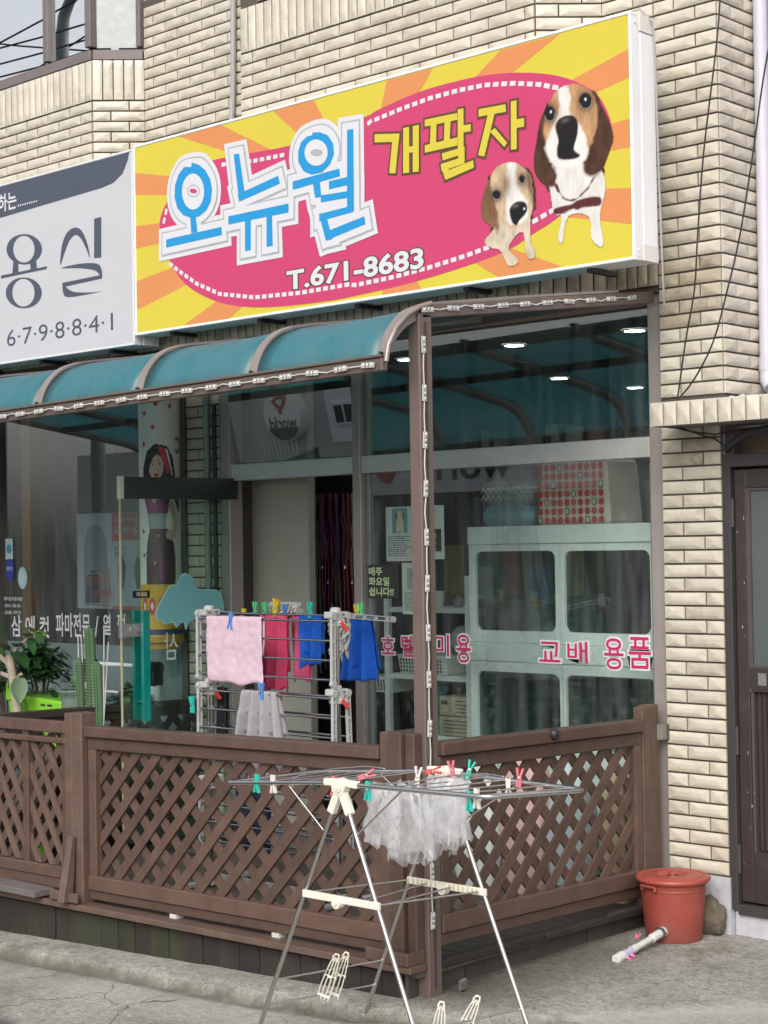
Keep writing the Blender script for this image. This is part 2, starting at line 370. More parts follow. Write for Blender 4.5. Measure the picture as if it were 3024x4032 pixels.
def face(O, ang, u0, u1, z0, z1, pr, off=0., parity=0, mt=tileM, sooty=None, cut=None):
    "rows of tiles on a wall face: O a point of the face, ang its direction along u about Z (0 = facing -Y)"
    O = Vector((O[0], O[1], 0)); U = Vector((math.cos(ang), math.sin(ang), 0)); rot = Matrix.Rotation(ang, 4, 'Z')
    k0 = math.ceil((4.6-z1)/H-1e-6); k1 = math.floor((4.6-z0)/H+1e-6)
    for k in range(k0, k1):
        zt = 4.6-k*H; shift = (0 if (k+parity) % 2 == 0 else T/2)+off
        u = u0+((-u0+shift) % T)-T
        while u < u1-.01:
            a, b = max(u, u0), min(u+T, u1)
            if b-a > .03:
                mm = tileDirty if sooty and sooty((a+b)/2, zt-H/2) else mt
                me = tile_mesh(b-a-.009, H-.0095, mm)
                j = R.uniform(-.0012, .0012)
                mx = Matrix.Translation(O+U*((a+b)/2)+Vector((U.y, -U.x, 0))*j+Vector((0,0,zt-H/2)))@rot@Matrix.Rotation(R.uniform(-.006,.006), 4, 'Y')
                TQ.append((pr, me, mx, 'tile'))
            u += T
def soldiers(O, ang, u0, u1, z0, z1, pr, w=.0705, mt=tileM, off=0., par=None, name='soldier_tile'):
    O = Vector((O[0], O[1], 0)); U = Vector((math.cos(ang), math.sin(ang), 0)); rot = Matrix.Rotation(ang, 4, 'Z')
    n = max(1, round((u1-u0)/w)); w = (u1-u0)/n
    for i in range(n):
        me = tile_mesh(w-.008, z1-z0-.008, mt, True)
        mx = Matrix.Translation(O+U*(u0+w*(i+.5))+Vector((0,0,(z0+z1)/2)))@rot@Matrix.Rotation(R.uniform(-.004,.004), 4, 'Y')
        if par is not None: place(name, me, par, Matrix.Translation(-ORG[par])@mx)
        else: TQ.append((pr, me, mx, name))
A45 = PI/4; CH = .25*math.sqrt(2)
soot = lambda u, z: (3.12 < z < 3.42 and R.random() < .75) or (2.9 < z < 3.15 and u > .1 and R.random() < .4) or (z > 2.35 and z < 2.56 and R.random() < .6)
# pillar beside the shop front, its side, wall between the bays, bays and their chamfers
face((-.37,0), 0, 0, .37, 2.66, 5.65, 1, off=.37-T, sooty=soot)
face((-.37,0), 0, 0, .3485, .33, 2.66, 0, off=.37-T, sooty=lambda u, z: z > 2.38 and R.random() < .5)
face((0,0), PI/2, .0, .376, 2.66, 5.65, 2, off=0)
face((-.69,0), 0, 0, .32, 4.3, 5.65, 3, off=.32-T)
face((-3.21,-.25), 0, 0, 2.27, 4.3, 5.06, 4, off=T*.45)
face((-.94,-.25), A45, 0, CH, 4.3, 5.65, 3)
face((-4.44,0), 0, 0, 1.25, 4.2, 5.65, 6, off=.1)
face((-4.69,-.25), A45, 0, CH, 4.3, 5.05, 5)
face((-6.9,-.25), 0, 0, 2.21, 4.3, 5.05, 7, off=2.21-T)
face((-4.09,.03), 0, 0, .33, .2, 3.25, 8, off=.12)
face((-3.21,-.25), 0, .8, 2.27, 5.31, 5.65, 9)
soldiers((-3.21,-.25), 0, 0, 2.27, 5.024, 5.302, 0)
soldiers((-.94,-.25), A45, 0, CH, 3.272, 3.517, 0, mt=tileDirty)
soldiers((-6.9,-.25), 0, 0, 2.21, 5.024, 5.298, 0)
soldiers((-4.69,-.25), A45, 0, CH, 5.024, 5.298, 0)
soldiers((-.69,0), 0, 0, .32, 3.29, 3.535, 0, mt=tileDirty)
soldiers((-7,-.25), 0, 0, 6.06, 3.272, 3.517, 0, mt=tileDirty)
TQ.sort(key=lambda t: t[0])
rest = {}; cnt = {}
for pr, me, mx, nm in TQ:
    cnt[nm] = cnt.get(nm, 0)+1
    if cnt[nm] <= 300: place(nm, me, bld, mx)
    else:
        r = rest.setdefault(me.materials[0].name, (MB(), me.materials[0]))[0]
        r.add([mx@v.co for v in me.vertices], [tuple(p.vertices) for p in me.polygons])
if rest:
    mb = MB(); ms = []
    for k, (r, m_) in rest.items():
        mb.add(r.v, r.f, len(ms)); ms.append(m_)
    mb.build('tile_field', ms, bld, kind='stuff')
# backing walls behind the tiles (dark joints show between them)
def walls():
    mb = MB()
    mb.box(-.37, -.0225, .003, .376, -.1, 2.6); mb.box(-.37, -.003, .003, .376, 2.6, 5.7)
    mb.box(-.69, -.37, .003, .30, 3.29, 5.7)
    mb.box(-4.45, -.69, .003, .30, 3.29, 5.7)
    mb.box(-7.2, -4.45, .003, .30, 3.29, 5.04)
    def bay(xa, xb, za, zb, ra=True):
        y = -.247
        q = [(xa, .002), (xa, y), (xb, y), (xb+.247, .002)]
        mb.extr([(px, py, za) for px, py in q][::-1], (0,0,zb-za))
    bay(-3.21, -.94, 4.25, 5.7); bay(-7.2, -4.69, 4.25, 5.28); bay(-7.2, -.94, 3.275, 3.6)
    mb.box(-4.09, -3.76, .033, .30, -.2, 3.28)
    mb.box(-7.2, -.37, .01, .30, 3.262, 3.288)
    mb.build('wall', mortar, bld)
    p = MB(); p.box(-.40, -.016, -.012, .30, -.15, .325); p.build('plinth', mat('grey_white_paint', (.44,.44,.475), .7, nv=.18, ns=5, bump=.5, bs=25, dirt=(.25,.245,.24), damt=.7, ds=4), bld)
walls()
# side wall and far interior shell so that nothing hollow shows
# ------------------------------------------------------------------ upper bay window
def bay_window():
    fr = mat('brown_window_frame', (.15,.125,.12), .5, nv=.15)
    win = MB(); 
    y = -.235
    win.beam((-6.9,y,5.335), (-4.70,y,5.335), .05, .07); win.beam((-5.20,y,5.39), (-5.20,y,6.6), .055, .055); win.beam((-4.72,y,5.39), (-4.72,y,6.6), .06, .06)
    win.beam((-4.70,-.232,5.335), (-4.46,.005,5.335), .04, .07); win.beam((-4.475,-.01,5.39), (-4.475,-.01,6.6), .04, .04)
    win.box(-6.9, -4.7, -.21, -.19, 5.7, 6.6)
    w_ = win.build('bay_window', fr, bld, bev=.004)
    g = MB(); g.box(-5.17, -4.75, -.225, -.221, 5.39, 6.6); g.build('pane', paneUp, w_)
    g = MB(); g.box(-6.9, -5.23, -.215, -.211, 5.39, 6.6); g.build('pane', paneUp, w_)
    g = MB(); g.hexa([(-4.70,-.21,5.39),(-4.49,-.005,5.39),(-4.492,.0,5.39),(-4.702,-.205,5.39)], [(-4.70,-.21,6.6),(-4.49,-.005,6.6),(-4.492,.0,6.6),(-4.702,-.205,6.6)])
    g.build('pane', film('frosted_pane', (.40,.43,.425), .9, .25, .15, .08), w_)
    b = MB(); b.box(-7.2, -4.80, -.12, .0, 5.3, 6.6); b.build('dark_room', darkI, w_)
    b = MB(); b.box(-4.74, -4.46, .02, .05, 5.3, 6.6); b.build('pale_wall', mat('pale_backing', (.55,.56,.54), .8), w_)  # pale wall panel added behind the frosted pane so it reads light
    # low edge of the next window, over the shop sign
    w2 = MB(); w2.box(-3.05, -1.6, -.262, -.20, 5.31, 5.36); w2.box(-3.05, -2.99, -.262, -.20, 5.36, 5.7); w2.box(-2.99, -1.6, -.23, -.225, 5.36, 5.7, 1)
    w2.build('window', [fr, paneUp], bld)
bay_window()
def conduit():
    mb = MB(); mb.tube([(-3.50,-.035,5.7), (-3.52,-.035,4.9), (-3.55,-.035,4.6), (-3.55,-.035,4.2)], .019, 8); mb.tube([(-3.42,-.015,5.7), (-3.44,-.015,4.2)], .006, 5)
    mb.build('conduit', mat('grey_pvc', (.36,.34,.32), .5, nv=.1), bld)
    for x, z0, z1, r, m_ in ((-3.86,.5,3.25,.022,mat('greenish_grey_pipe', (.23,.27,.25), .5)), (-3.785,1.35,2.92,.014,black)):
        p = MB(); p.tube([(x,.0,z0), (x,.0,z1)], r, 8); p.build('pipe', m_, bld)
conduit()

# ------------------------------------------------------------------ shop front
def shopfront():
    def P(name, m_, *boxes, bev=.003):
        for b in boxes:
            mb = MB(); mb.box(*b); mb.build(name, m_, bld, bev=bev)
    P('jamb', warmst, (-.465,-.372,.03,.13,.12,3.26))
    P('mullion', warmst, (-2.575,-2.51,.02,.13,.12,3.26))
    P('jamb', warmst, (-3.755,-3.665,.02,.13,.12,3.26))
    P('transom', alu, (-2.508,-.467,.028,.12,2.42,2.525)); P('transom', alu, (-3.663,-2.577,.028,.12,2.42,2.525))
    P('head_rail', bronze, (-2.508,-.467,.03,.12,3.2,3.258)); P('head_rail', bronze, (-3.663,-2.577,.03,.12,3.2,3.258))
    P('sill', bronze, (-2.508,-.467,.03,.12,.13,.24))
    for b in ((-2.51,-.467,.072,.078,2.525,3.2), (-2.51,-.467,.072,.078,.24,2.42)):
        mb = MB(); mb.box(*b); mb.build('window_pane', pane, bld)
    mb = MB(); mb.hexa([(-3.663,.070,2.525),(-2.577,.070,2.525),(-2.577,.076,2.525),(-3.663,.076,2.525)], [(-3.663,-.0215,3.19),(-2.577,-.0215,3.19),(-2.577,-.0155,3.19),(-3.663,-.0155,3.19)]); mb.build('window_pane', glass('door_top_glass', (.80,.86,.84), .20), bld)      # pane over the door, tilt added so it mirrors the round sign
    # bronze stop beads inside the large pane
    P('glazing_bead', mat('green_grey_alu', (.20,.24,.22), .45, metal=.4), (-2.508,-2.475,.06,.10,.24,2.42), (-2.508,-2.475,.06,.10,2.525,3.2), (-.49,-.467,.06,.10,.24,2.42))
    # interior shell
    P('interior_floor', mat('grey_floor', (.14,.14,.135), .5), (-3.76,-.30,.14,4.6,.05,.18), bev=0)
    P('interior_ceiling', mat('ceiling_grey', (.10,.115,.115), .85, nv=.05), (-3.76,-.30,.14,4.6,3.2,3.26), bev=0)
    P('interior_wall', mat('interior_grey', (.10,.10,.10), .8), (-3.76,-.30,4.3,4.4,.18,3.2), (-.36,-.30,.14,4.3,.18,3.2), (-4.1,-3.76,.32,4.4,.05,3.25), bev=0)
    P('partition', mat('beige_partition', (.33,.33,.285), .7, nv=.05), (-3.76,-3.235,.30,.36,.18,3.2), bev=.002)
    for x, y in ((-1.06,.79),(-1.95,.81),(-3.0,2.67),(-3.06,3.73),(-2.89,.88),(-1.6,2.6),(-1.0,3.7)):
        mb = MB(); mb.lathe((x,y,3.193), [(.06,.004),(.06,0)], 18); mb.lathe((x,y,3.19), [(.075,.009),(.075,.001),(.06,.001)], 18, 1, caps=False)
        mb.build('downlight', [emit('lit_lamp', (1,.98,.93), 26) if 'lit_lamp' not in MATS else MATS['lit_lamp'], white], bld)
    # salon front
    P('salon_frame', mat('salon_bronze', (.16,.13,.12), .4, metal=.3), (-4.165,-4.105,.02,.12,.0,3.26), (-7.0,-4.17,.03,.11,3.2,3.258), (-7.0,-4.17,.03,.11,.02,.12), (-6.31,-6.24,.02,.12,.12,3.2))
    mb = MB(); mb.box(-6.24, -4.165, .062, .068, .12, 3.2); mb.build('salon_pane', paneD, bld)
    mb = MB(); mb.box(-7.0, -6.31, .062, .068, .12, 3.2); mb.build('salon_pane', paneD, bld)
    mb = MB(); mb.box(-6.24, -4.168, .075, .08, .12, 1.328); mb.build('frosted_band', film('frosted_film', (.50,.57,.58), .93, .4, .25, .04, 3), bld)
    sg = mat('salon_wall', (.34,.33,.32), .85)
    P('salon_interior_wall', sg, (-7.3,-4.1,3.0,3.1,.0,3.25), (-7.4,-7.3,.1,3.1,.0,3.25), bev=0)
    P('salon_interior_floor', sg, (-7.3,-4.1,.12,3.0,-.05,.02), bev=0)
    P('salon_ceiling', sg, (-7.3,-4.1,.12,3.0,3.2,3.25), bev=0)
    # wood strip, mirror frame and dryer hood inside the salon
    P('timber_post', mat('orange_wood', (.42,.20,.06), .5), (-6.62,-6.5,.5,.6,.02,3.1))
    mb = MB(); mb.box(-6.75,-6.2,.9,.94,1.2,2.3); mb.box(-6.72,-6.23,.89,.90,1.25,2.25,1); mb.build('mirror', [mat('dark_frame', (.06,.055,.05)), mat('mirror_grey', (.25,.27,.28), .15, metal=.6)], bld)
    mb = MB(); mb.lathe((-6.2,1.0,2.05), [(.23,-.2),(.27,-.05),(.25,.1),(.16,.22),(.02,.26)], 20); mb.tube([(-6.2,1.0,1.85),(-6.25,1.1,1.2),(-6.25,1.1,.1)], .03, 8)
    mb.build('dryer_hood', mat('dryer_grey', (.28,.27,.27), .35), bld)
    mb = MB(); mb.box(-5.55,-5.0,1.3,1.34,1.9,2.5); mb.build('red_panel', mat('dull_red', (.30,.08,.06), .7), bld)
shopfront()
def salon_print():
    mb = MB()
    U = X; yv = .054
    wt = mat('white_vinyl', (.72,.72,.71), .5, nv=.02)
    for s, x0, x1, z0, z1, b in (('삼 에 컷', -6.13, -5.66, 1.36, 1.52, .015), ('파마전문', -5.58, -5.18, 1.375, 1.545, .015), ('/', -5.13, -5.085, 1.385, 1.53, .01), ('열', -5.03, -4.95, 1.40, 1.545, .015), ('펌', -4.88, -4.79, 1.41, 1.55, .015), ('크리닉', -4.72, -4.42, 1.415, 1.555, .015)):
        text(mb, s, (x0, yv, z0), U, Z, x1-x0, z1-z0, 0, b)
    text(mb, '매주 월, 화 정기휴일', (-6.22, yv, 1.625), U, Z, .23, .03, 0, .02)
    text(mb, 'OPEN : 아침 10시', (-6.21, yv, 1.575), U, Z, .20, .03, 0, .015); text(mb, 'CLOSE : 저녁 7시', (-6.21, yv, 1.525), U, Z, .20, .03, 0, .015)
    mb.build('window_lettering', wt, bld)
    def sticker(name, cx, cz, w, h, body, ins, txt=None):
        s = MB(); n = 20
        rect = name == 'notice_sticker'
        e = lambda k, a, b: (cx+a*math.cos(2*PI*k/n), cz+b*math.sin(2*PI*k/n))
        if rect: s.box(cx-w/2, cx+w/2, .052, .055, cz-h/2, cz+h/2)
        else: s.extr([(q[0], .055, q[1]) for q in (e(k, w/2, h/2) for k in range(n))], (0,-.003,0))
        s.extr([(q[0], .0515, q[1]) for q in (e(k, w*.36, h*.22 if rect else h*.36) for k in range(n))], (0,-.001,0), 1)
        if txt: text(s, txt, (cx-w*.36, .049, cz-h*.08), X, Z, w*.72, h*.2, 2, .02)
        s.build(name, [mat('sticker_'+str(body), body, .5, nv=.02), mat('sticker_'+str(ins), ins, .5, nv=.02), wt], bld)
    sticker('notice_sticker', -6.145, 2.01, .092, .155, (.62,.70,.68), (.08,.30,.50))
    sticker('round_sticker', -6.14, 1.86, .105, .16, (.035,.06,.42), (.04,.07,.45), '착한가격')
    sticker('round_sticker', -5.98, 1.795, .115, .165, (.40,.62,.70), (.58,.72,.74))
salon_print()
SG = {
 'rays': [[(-3.947,4.373),(-3.945,4.232),(-1.958,3.926)],[(-3.947,4.033),(-3.938,3.890),(-1.958,3.926)],[(-3.937,3.684),(-3.936,3.503),(-1.958,3.926)],[(-3.496,3.351),(-3.073,3.356),(-1.958,3.926)],[(-2.335,4.530),(-2.669,4.526),(-1.958,3.926)],[(-3.122,4.528),(-3.506,4.526),(-1.958,3.926)],[(-1.823,3.352),(-1.542,3.356),(-1.958,3.926)],[(-1.014,3.353),(-0.609,3.361),(-1.958,3.926)],[(-0.179,3.688),(-0.180,3.514),(-1.958,3.926)],[(-0.179,4.024),(-0.182,3.886),(-1.958,3.926)],[(-0.181,4.362),(-0.179,4.223),(-1.958,3.926)],[(-0.599,4.523),(-0.972,4.524),(-1.958,3.926)],[(-1.438,4.524),(-1.771,4.524),(-1.958,3.926)],],
 'pink': [[(-3.704,4.011),(-3.680,4.080),(-3.639,4.131),(-3.578,4.208),(-3.456,4.275),(-3.241,4.324),(-3.033,4.324),(-2.538,4.301),(-2.256,4.330),(-1.914,4.359),(-1.848,4.375),(-1.546,4.416),(-1.284,4.422),(-1.081,4.414),(-0.886,4.388),(-0.696,4.344),(-0.543,4.286),(-0.394,4.193),(-0.323,4.093),(-0.295,3.991),(-0.327,3.875),(-0.404,3.766),(-0.496,3.682),(-0.650,3.599),(-0.808,3.540),(-0.929,3.493),(-1.152,3.451),(-1.568,3.403),(-2.030,3.375),(-2.276,3.371),(-2.654,3.383),(-2.950,3.415),(-3.195,3.477),(-3.405,3.571),(-3.534,3.672),(-3.630,3.798),(-3.684,3.892)],],
 'dash': [[(-3.635,4.095),(-3.654,4.040),(-3.671,3.999)],[(-3.117,4.287),(-2.832,4.263),(-2.549,4.255)],[(-1.915,4.314),(-1.896,4.322),(-1.674,4.349),(-1.459,4.368),(-1.251,4.371),(-1.083,4.364),(-0.887,4.334),(-0.728,4.296),(-0.605,4.253)],[(-0.649,3.653),(-0.791,3.607),(-1.035,3.526),(-1.236,3.494),(-1.478,3.466),(-1.748,3.445),(-2.028,3.435),(-2.093,3.445),(-2.461,3.442),(-2.849,3.459),(-3.153,3.514),(-3.362,3.601),(-3.511,3.690),(-3.609,3.753)],],
 'blue': [[(-3.407,4.014),(-3.354,4.009),(-3.343,3.913),(-3.399,3.913)],[(-3.635,3.907),(-3.124,3.914),(-3.121,3.865),(-3.636,3.857)],[(-3.007,4.329),(-2.960,4.328),(-2.912,4.077),(-2.964,4.041)],[(-2.977,4.087),(-2.628,4.141),(-2.614,4.094),(-2.964,4.041)],[(-3.061,3.968),(-2.545,3.967),(-2.546,3.916),(-3.062,3.919)],[(-2.916,3.919),(-2.865,3.919),(-2.869,3.741),(-2.919,3.741)],[(-2.730,3.920),(-2.685,3.920),(-2.681,3.741),(-2.734,3.741)],[(-2.508,4.088),(-2.133,4.102),(-2.130,4.058),(-2.509,4.041)],[(-2.345,4.055),(-2.289,4.056),(-2.278,3.963),(-2.328,3.967)],[(-2.069,4.307),(-2.021,4.304),(-2.025,3.847),(-2.079,3.848)],[(-2.216,4.044),(-2.071,4.044),(-2.072,3.999),(-2.217,3.998)],[(-2.282,3.973),(-2.023,3.963),(-2.024,3.927),(-2.283,3.934)],[(-2.297,3.870),(-2.030,3.879),(-2.031,3.843),(-2.298,3.828)],[(-2.297,3.863),(-2.244,3.862),(-2.195,3.714),(-2.247,3.712)],[(-2.262,3.760),(-1.947,3.806),(-1.939,3.762),(-2.247,3.712)],],
 'ringo': [[(-3.384,4.344),(-3.322,4.321),(-3.263,4.279),(-3.218,4.215),(-3.203,4.150),(-3.215,4.081),(-3.258,4.032),(-3.322,4.006),(-3.397,4.007),(-3.472,4.035),(-3.525,4.085),(-3.550,4.154),(-3.544,4.232),(-3.510,4.291),(-3.455,4.329),(-3.391,4.318)],[(-2.339,4.341),(-2.283,4.333),(-2.220,4.304),(-2.179,4.251),(-2.173,4.191),(-2.205,4.138),(-2.270,4.103),(-2.353,4.103),(-2.418,4.133),(-2.459,4.193),(-2.459,4.253),(-2.434,4.302),(-2.386,4.327),(-2.345,4.326)],],
 'ringi': [[(-3.274,4.150),(-3.280,4.116),(-3.295,4.088),(-3.318,4.067),(-3.347,4.056),(-3.379,4.055),(-3.410,4.065),(-3.439,4.085),(-3.461,4.113),(-3.475,4.146),(-3.480,4.181),(-3.474,4.215),(-3.459,4.244),(-3.435,4.264),(-3.406,4.275),(-3.374,4.276),(-3.343,4.265),(-3.315,4.245),(-3.293,4.217),(-3.279,4.184)],[(-2.222,4.206),(-2.227,4.184),(-2.240,4.165),(-2.261,4.152),(-2.287,4.146),(-2.315,4.147),(-2.344,4.155),(-2.369,4.170),(-2.390,4.190),(-2.403,4.214),(-2.407,4.238),(-2.402,4.260),(-2.388,4.279),(-2.367,4.292),(-2.341,4.298),(-2.312,4.297),(-2.284,4.288),(-2.258,4.273),(-2.238,4.253),(-2.226,4.230)],],
 'ringc': [[(-3.312,4.158),(-3.316,4.147),(-3.324,4.137),(-3.338,4.130),(-3.354,4.127),(-3.373,4.128),(-3.391,4.133),(-3.408,4.141),(-3.421,4.152),(-3.429,4.164),(-3.432,4.177),(-3.429,4.189),(-3.420,4.198),(-3.407,4.205),(-3.390,4.208),(-3.371,4.207),(-3.353,4.202),(-3.336,4.194),(-3.323,4.183),(-3.315,4.171)],[(-2.262,4.213),(-2.264,4.207),(-2.271,4.203),(-2.282,4.200),(-2.295,4.200),(-2.310,4.201),(-2.325,4.205),(-2.339,4.210),(-2.349,4.216),(-2.356,4.223),(-2.358,4.229),(-2.356,4.235),(-2.349,4.240),(-2.338,4.242),(-2.324,4.243),(-2.309,4.241),(-2.295,4.237),(-2.281,4.232),(-2.271,4.226),(-2.264,4.219)],],
 'yel': [[(-1.864,4.247),(-1.680,4.218),(-1.685,4.174),(-1.865,4.202)],[(-1.728,4.223),(-1.680,4.218),(-1.714,4.007),(-1.760,4.015)],[(-1.652,4.243),(-1.609,4.241),(-1.614,3.994),(-1.658,3.998)],[(-1.582,4.241),(-1.539,4.239),(-1.545,3.989),(-1.588,3.993)],[(-1.615,4.135),(-1.581,4.133),(-1.582,4.100),(-1.616,4.102)],[(-1.496,4.259),(-1.270,4.253),(-1.268,4.217),(-1.497,4.222)],[(-1.499,4.122),(-1.270,4.125),(-1.271,4.082),(-1.500,4.082)],[(-1.453,4.234),(-1.413,4.230),(-1.420,4.108),(-1.464,4.109)],[(-1.357,4.229),(-1.314,4.228),(-1.325,4.109),(-1.365,4.110)],[(-1.265,4.271),(-1.226,4.269),(-1.230,4.062),(-1.269,4.065)],[(-1.231,4.180),(-1.179,4.177),(-1.179,4.140),(-1.232,4.143)],[(-1.381,4.058),(-1.223,4.067),(-1.224,4.031),(-1.375,4.020)],[(-1.266,4.068),(-1.223,4.067),(-1.225,3.983),(-1.268,3.983)],[(-1.388,4.003),(-1.224,4.015),(-1.225,3.979),(-1.383,3.963)],[(-1.388,3.997),(-1.345,4.000),(-1.322,3.929),(-1.360,3.917)],[(-1.366,3.957),(-1.166,3.986),(-1.162,3.947),(-1.357,3.913)],[(-1.123,4.245),(-0.946,4.237),(-0.943,4.198),(-1.124,4.206)],[(-1.061,4.213),(-1.017,4.205),(-1.091,3.992),(-1.132,4.006)],[(-1.050,4.115),(-1.018,4.128),(-0.939,4.037),(-0.958,4.019)],[(-0.910,4.245),(-0.873,4.243),(-0.878,3.995),(-0.915,3.997)],[(-0.878,4.147),(-0.827,4.144),(-0.828,4.100),(-0.879,4.103)],],
 'd_body': [[(-0.666,3.958),(-0.676,3.834),(-0.670,3.746),(-0.650,3.630),(-0.604,3.611),(-0.629,3.503),(-0.599,3.480),(-0.561,3.605),(-0.438,3.585),(-0.425,3.475),(-0.367,3.424),(-0.354,3.465),(-0.371,3.577),(-0.339,3.682),(-0.337,3.755),(-0.366,3.808),(-0.394,3.862),(-0.460,3.922)],[(-1.033,3.609),(-1.092,3.566),(-1.092,3.534),(-1.043,3.508),(-0.994,3.489),(-0.947,3.406),(-0.883,3.410),(-0.890,3.443),(-0.938,3.488),(-0.912,3.535),(-0.847,3.564),(-0.826,3.441),(-0.779,3.423),(-0.770,3.472),(-0.801,3.507),(-0.798,3.627),(-0.837,3.683),(-0.966,3.689),(-1.023,3.659)],],
 'd_ears': [[(-0.684,4.174),(-0.724,4.119),(-0.750,4.023),(-0.771,3.926),(-0.762,3.848),(-0.708,3.783),(-0.646,3.770),(-0.630,3.827),(-0.659,3.894),(-0.696,3.976),(-0.702,4.065),(-0.677,4.135)],[(-0.402,4.182),(-0.351,4.123),(-0.309,4.042),(-0.282,3.952),(-0.313,3.873),(-0.359,3.795),(-0.418,3.778),(-0.463,3.812),(-0.464,3.874),(-0.422,3.940),(-0.384,4.007),(-0.374,4.091)],[(-1.060,3.871),(-1.103,3.800),(-1.122,3.712),(-1.098,3.657),(-1.033,3.609),(-1.009,3.568),(-1.000,3.630),(-1.022,3.724),(-1.045,3.804)],[(-0.817,3.870),(-0.783,3.801),(-0.776,3.687),(-0.796,3.740),(-0.810,3.806)],],
 'd_tan': [[(-0.636,4.234),(-0.559,4.260),(-0.483,4.250),(-0.409,4.196),(-0.374,4.115),(-0.384,4.007),(-0.423,3.928),(-0.491,3.878),(-0.582,3.881),(-0.666,3.945),(-0.703,4.040),(-0.685,4.137)],[(-1.035,3.906),(-0.960,3.938),(-0.880,3.925),(-0.817,3.870),(-0.787,3.802),(-0.781,3.700),(-0.798,3.640),(-0.855,3.603),(-0.935,3.596),(-0.983,3.641),(-1.022,3.724),(-1.053,3.818)],],
 'd_white': [[(-0.605,4.253),(-0.559,4.260),(-0.533,4.183),(-0.543,4.123),(-0.502,4.078),(-0.444,3.969),(-0.438,3.894),(-0.492,3.848),(-0.568,3.844),(-0.644,3.879),(-0.697,3.951),(-0.680,4.010),(-0.639,4.091),(-0.604,4.147)],[(-0.936,3.928),(-0.880,3.921),(-0.889,3.869),(-0.867,3.789),(-0.820,3.719),(-0.806,3.641),(-0.871,3.606),(-0.942,3.635),(-0.956,3.752)],],
 'd_dark': [[(-0.632,4.064),(-0.601,4.102),(-0.532,4.104),(-0.495,4.070),(-0.496,4.003),(-0.520,3.933),(-0.483,3.896),(-0.521,3.883),(-0.613,3.899),(-0.624,3.951),(-0.614,3.993)],[(-0.628,4.129),(-0.633,4.108),(-0.647,4.095),(-0.666,4.093),(-0.684,4.102),(-0.697,4.120),(-0.702,4.142),(-0.697,4.163),(-0.683,4.176),(-0.664,4.178),(-0.645,4.169),(-0.632,4.151)],[(-0.403,4.149),(-0.409,4.129),(-0.424,4.116),(-0.445,4.114),(-0.466,4.124),(-0.481,4.142),(-0.486,4.165),(-0.480,4.185),(-0.465,4.198),(-0.443,4.200),(-0.423,4.190),(-0.408,4.171)],[(-0.925,3.703),(-0.884,3.726),(-0.828,3.714),(-0.818,3.668),(-0.870,3.625),(-0.887,3.604),(-0.915,3.625),(-0.930,3.672)],[(-0.980,3.775),(-0.987,3.759),(-1.003,3.752),(-1.023,3.755),(-1.040,3.767),(-1.045,3.785),(-1.039,3.801),(-1.022,3.808),(-1.002,3.805),(-0.986,3.792)],[(-0.824,3.831),(-0.829,3.816),(-0.840,3.808),(-0.854,3.810),(-0.865,3.821),(-0.869,3.838),(-0.864,3.853),(-0.853,3.861),(-0.839,3.858),(-0.828,3.847)],],
 'd_glint': [[(-0.648,4.142),(-0.650,4.136),(-0.657,4.134),(-0.664,4.138),(-0.666,4.146),(-0.663,4.152),(-0.657,4.154),(-0.650,4.150)],[(-0.434,4.164),(-0.437,4.156),(-0.444,4.155),(-0.452,4.159),(-0.455,4.168),(-0.451,4.175),(-0.444,4.177),(-0.437,4.172)],[(-0.827,3.682),(-0.830,3.675),(-0.836,3.673),(-0.841,3.677),(-0.843,3.684),(-0.841,3.691),(-0.835,3.693),(-0.830,3.689)],],
 'd_strap': [[(-0.639,3.772),(-0.594,3.697),(-0.526,3.674),(-0.450,3.712),(-0.396,3.771),(-0.407,3.776),(-0.457,3.719),(-0.526,3.686),(-0.586,3.708),(-0.628,3.771)],[(-0.649,3.655),(-0.541,3.664),(-0.465,3.683),(-0.369,3.669),(-0.370,3.632),(-0.467,3.634),(-0.557,3.629),(-0.642,3.623)],],
 's_hdr': [[(-5.834,4.526),(-3.995,4.532),(-4.008,4.468),(-4.063,4.388),(-4.158,4.344),(-4.278,4.330),(-5.838,4.278)],],
 's_yo': [[(-4.931,4.018),(-4.938,3.992),(-4.958,3.970),(-4.991,3.953),(-5.033,3.941),(-5.082,3.937),(-5.135,3.940),(-5.188,3.951),(-5.238,3.967),(-5.281,3.990),(-5.314,4.016),(-5.334,4.044),(-5.341,4.072),(-5.333,4.098),(-5.312,4.121),(-5.278,4.138),(-5.235,4.149),(-5.185,4.152),(-5.131,4.149),(-5.078,4.138),(-5.030,4.121),(-4.988,4.098),(-4.957,4.073),(-4.937,4.045)],[(-4.939,3.725),(-4.946,3.699),(-4.967,3.676),(-5.000,3.658),(-5.042,3.646),(-5.092,3.641),(-5.146,3.643),(-5.200,3.652),(-5.250,3.669),(-5.294,3.690),(-5.327,3.716),(-5.348,3.744),(-5.355,3.773),(-5.347,3.800),(-5.325,3.823),(-5.291,3.841),(-5.247,3.853),(-5.196,3.857),(-5.142,3.854),(-5.089,3.844),(-5.039,3.828),(-4.997,3.806),(-4.965,3.781),(-4.945,3.753)],],
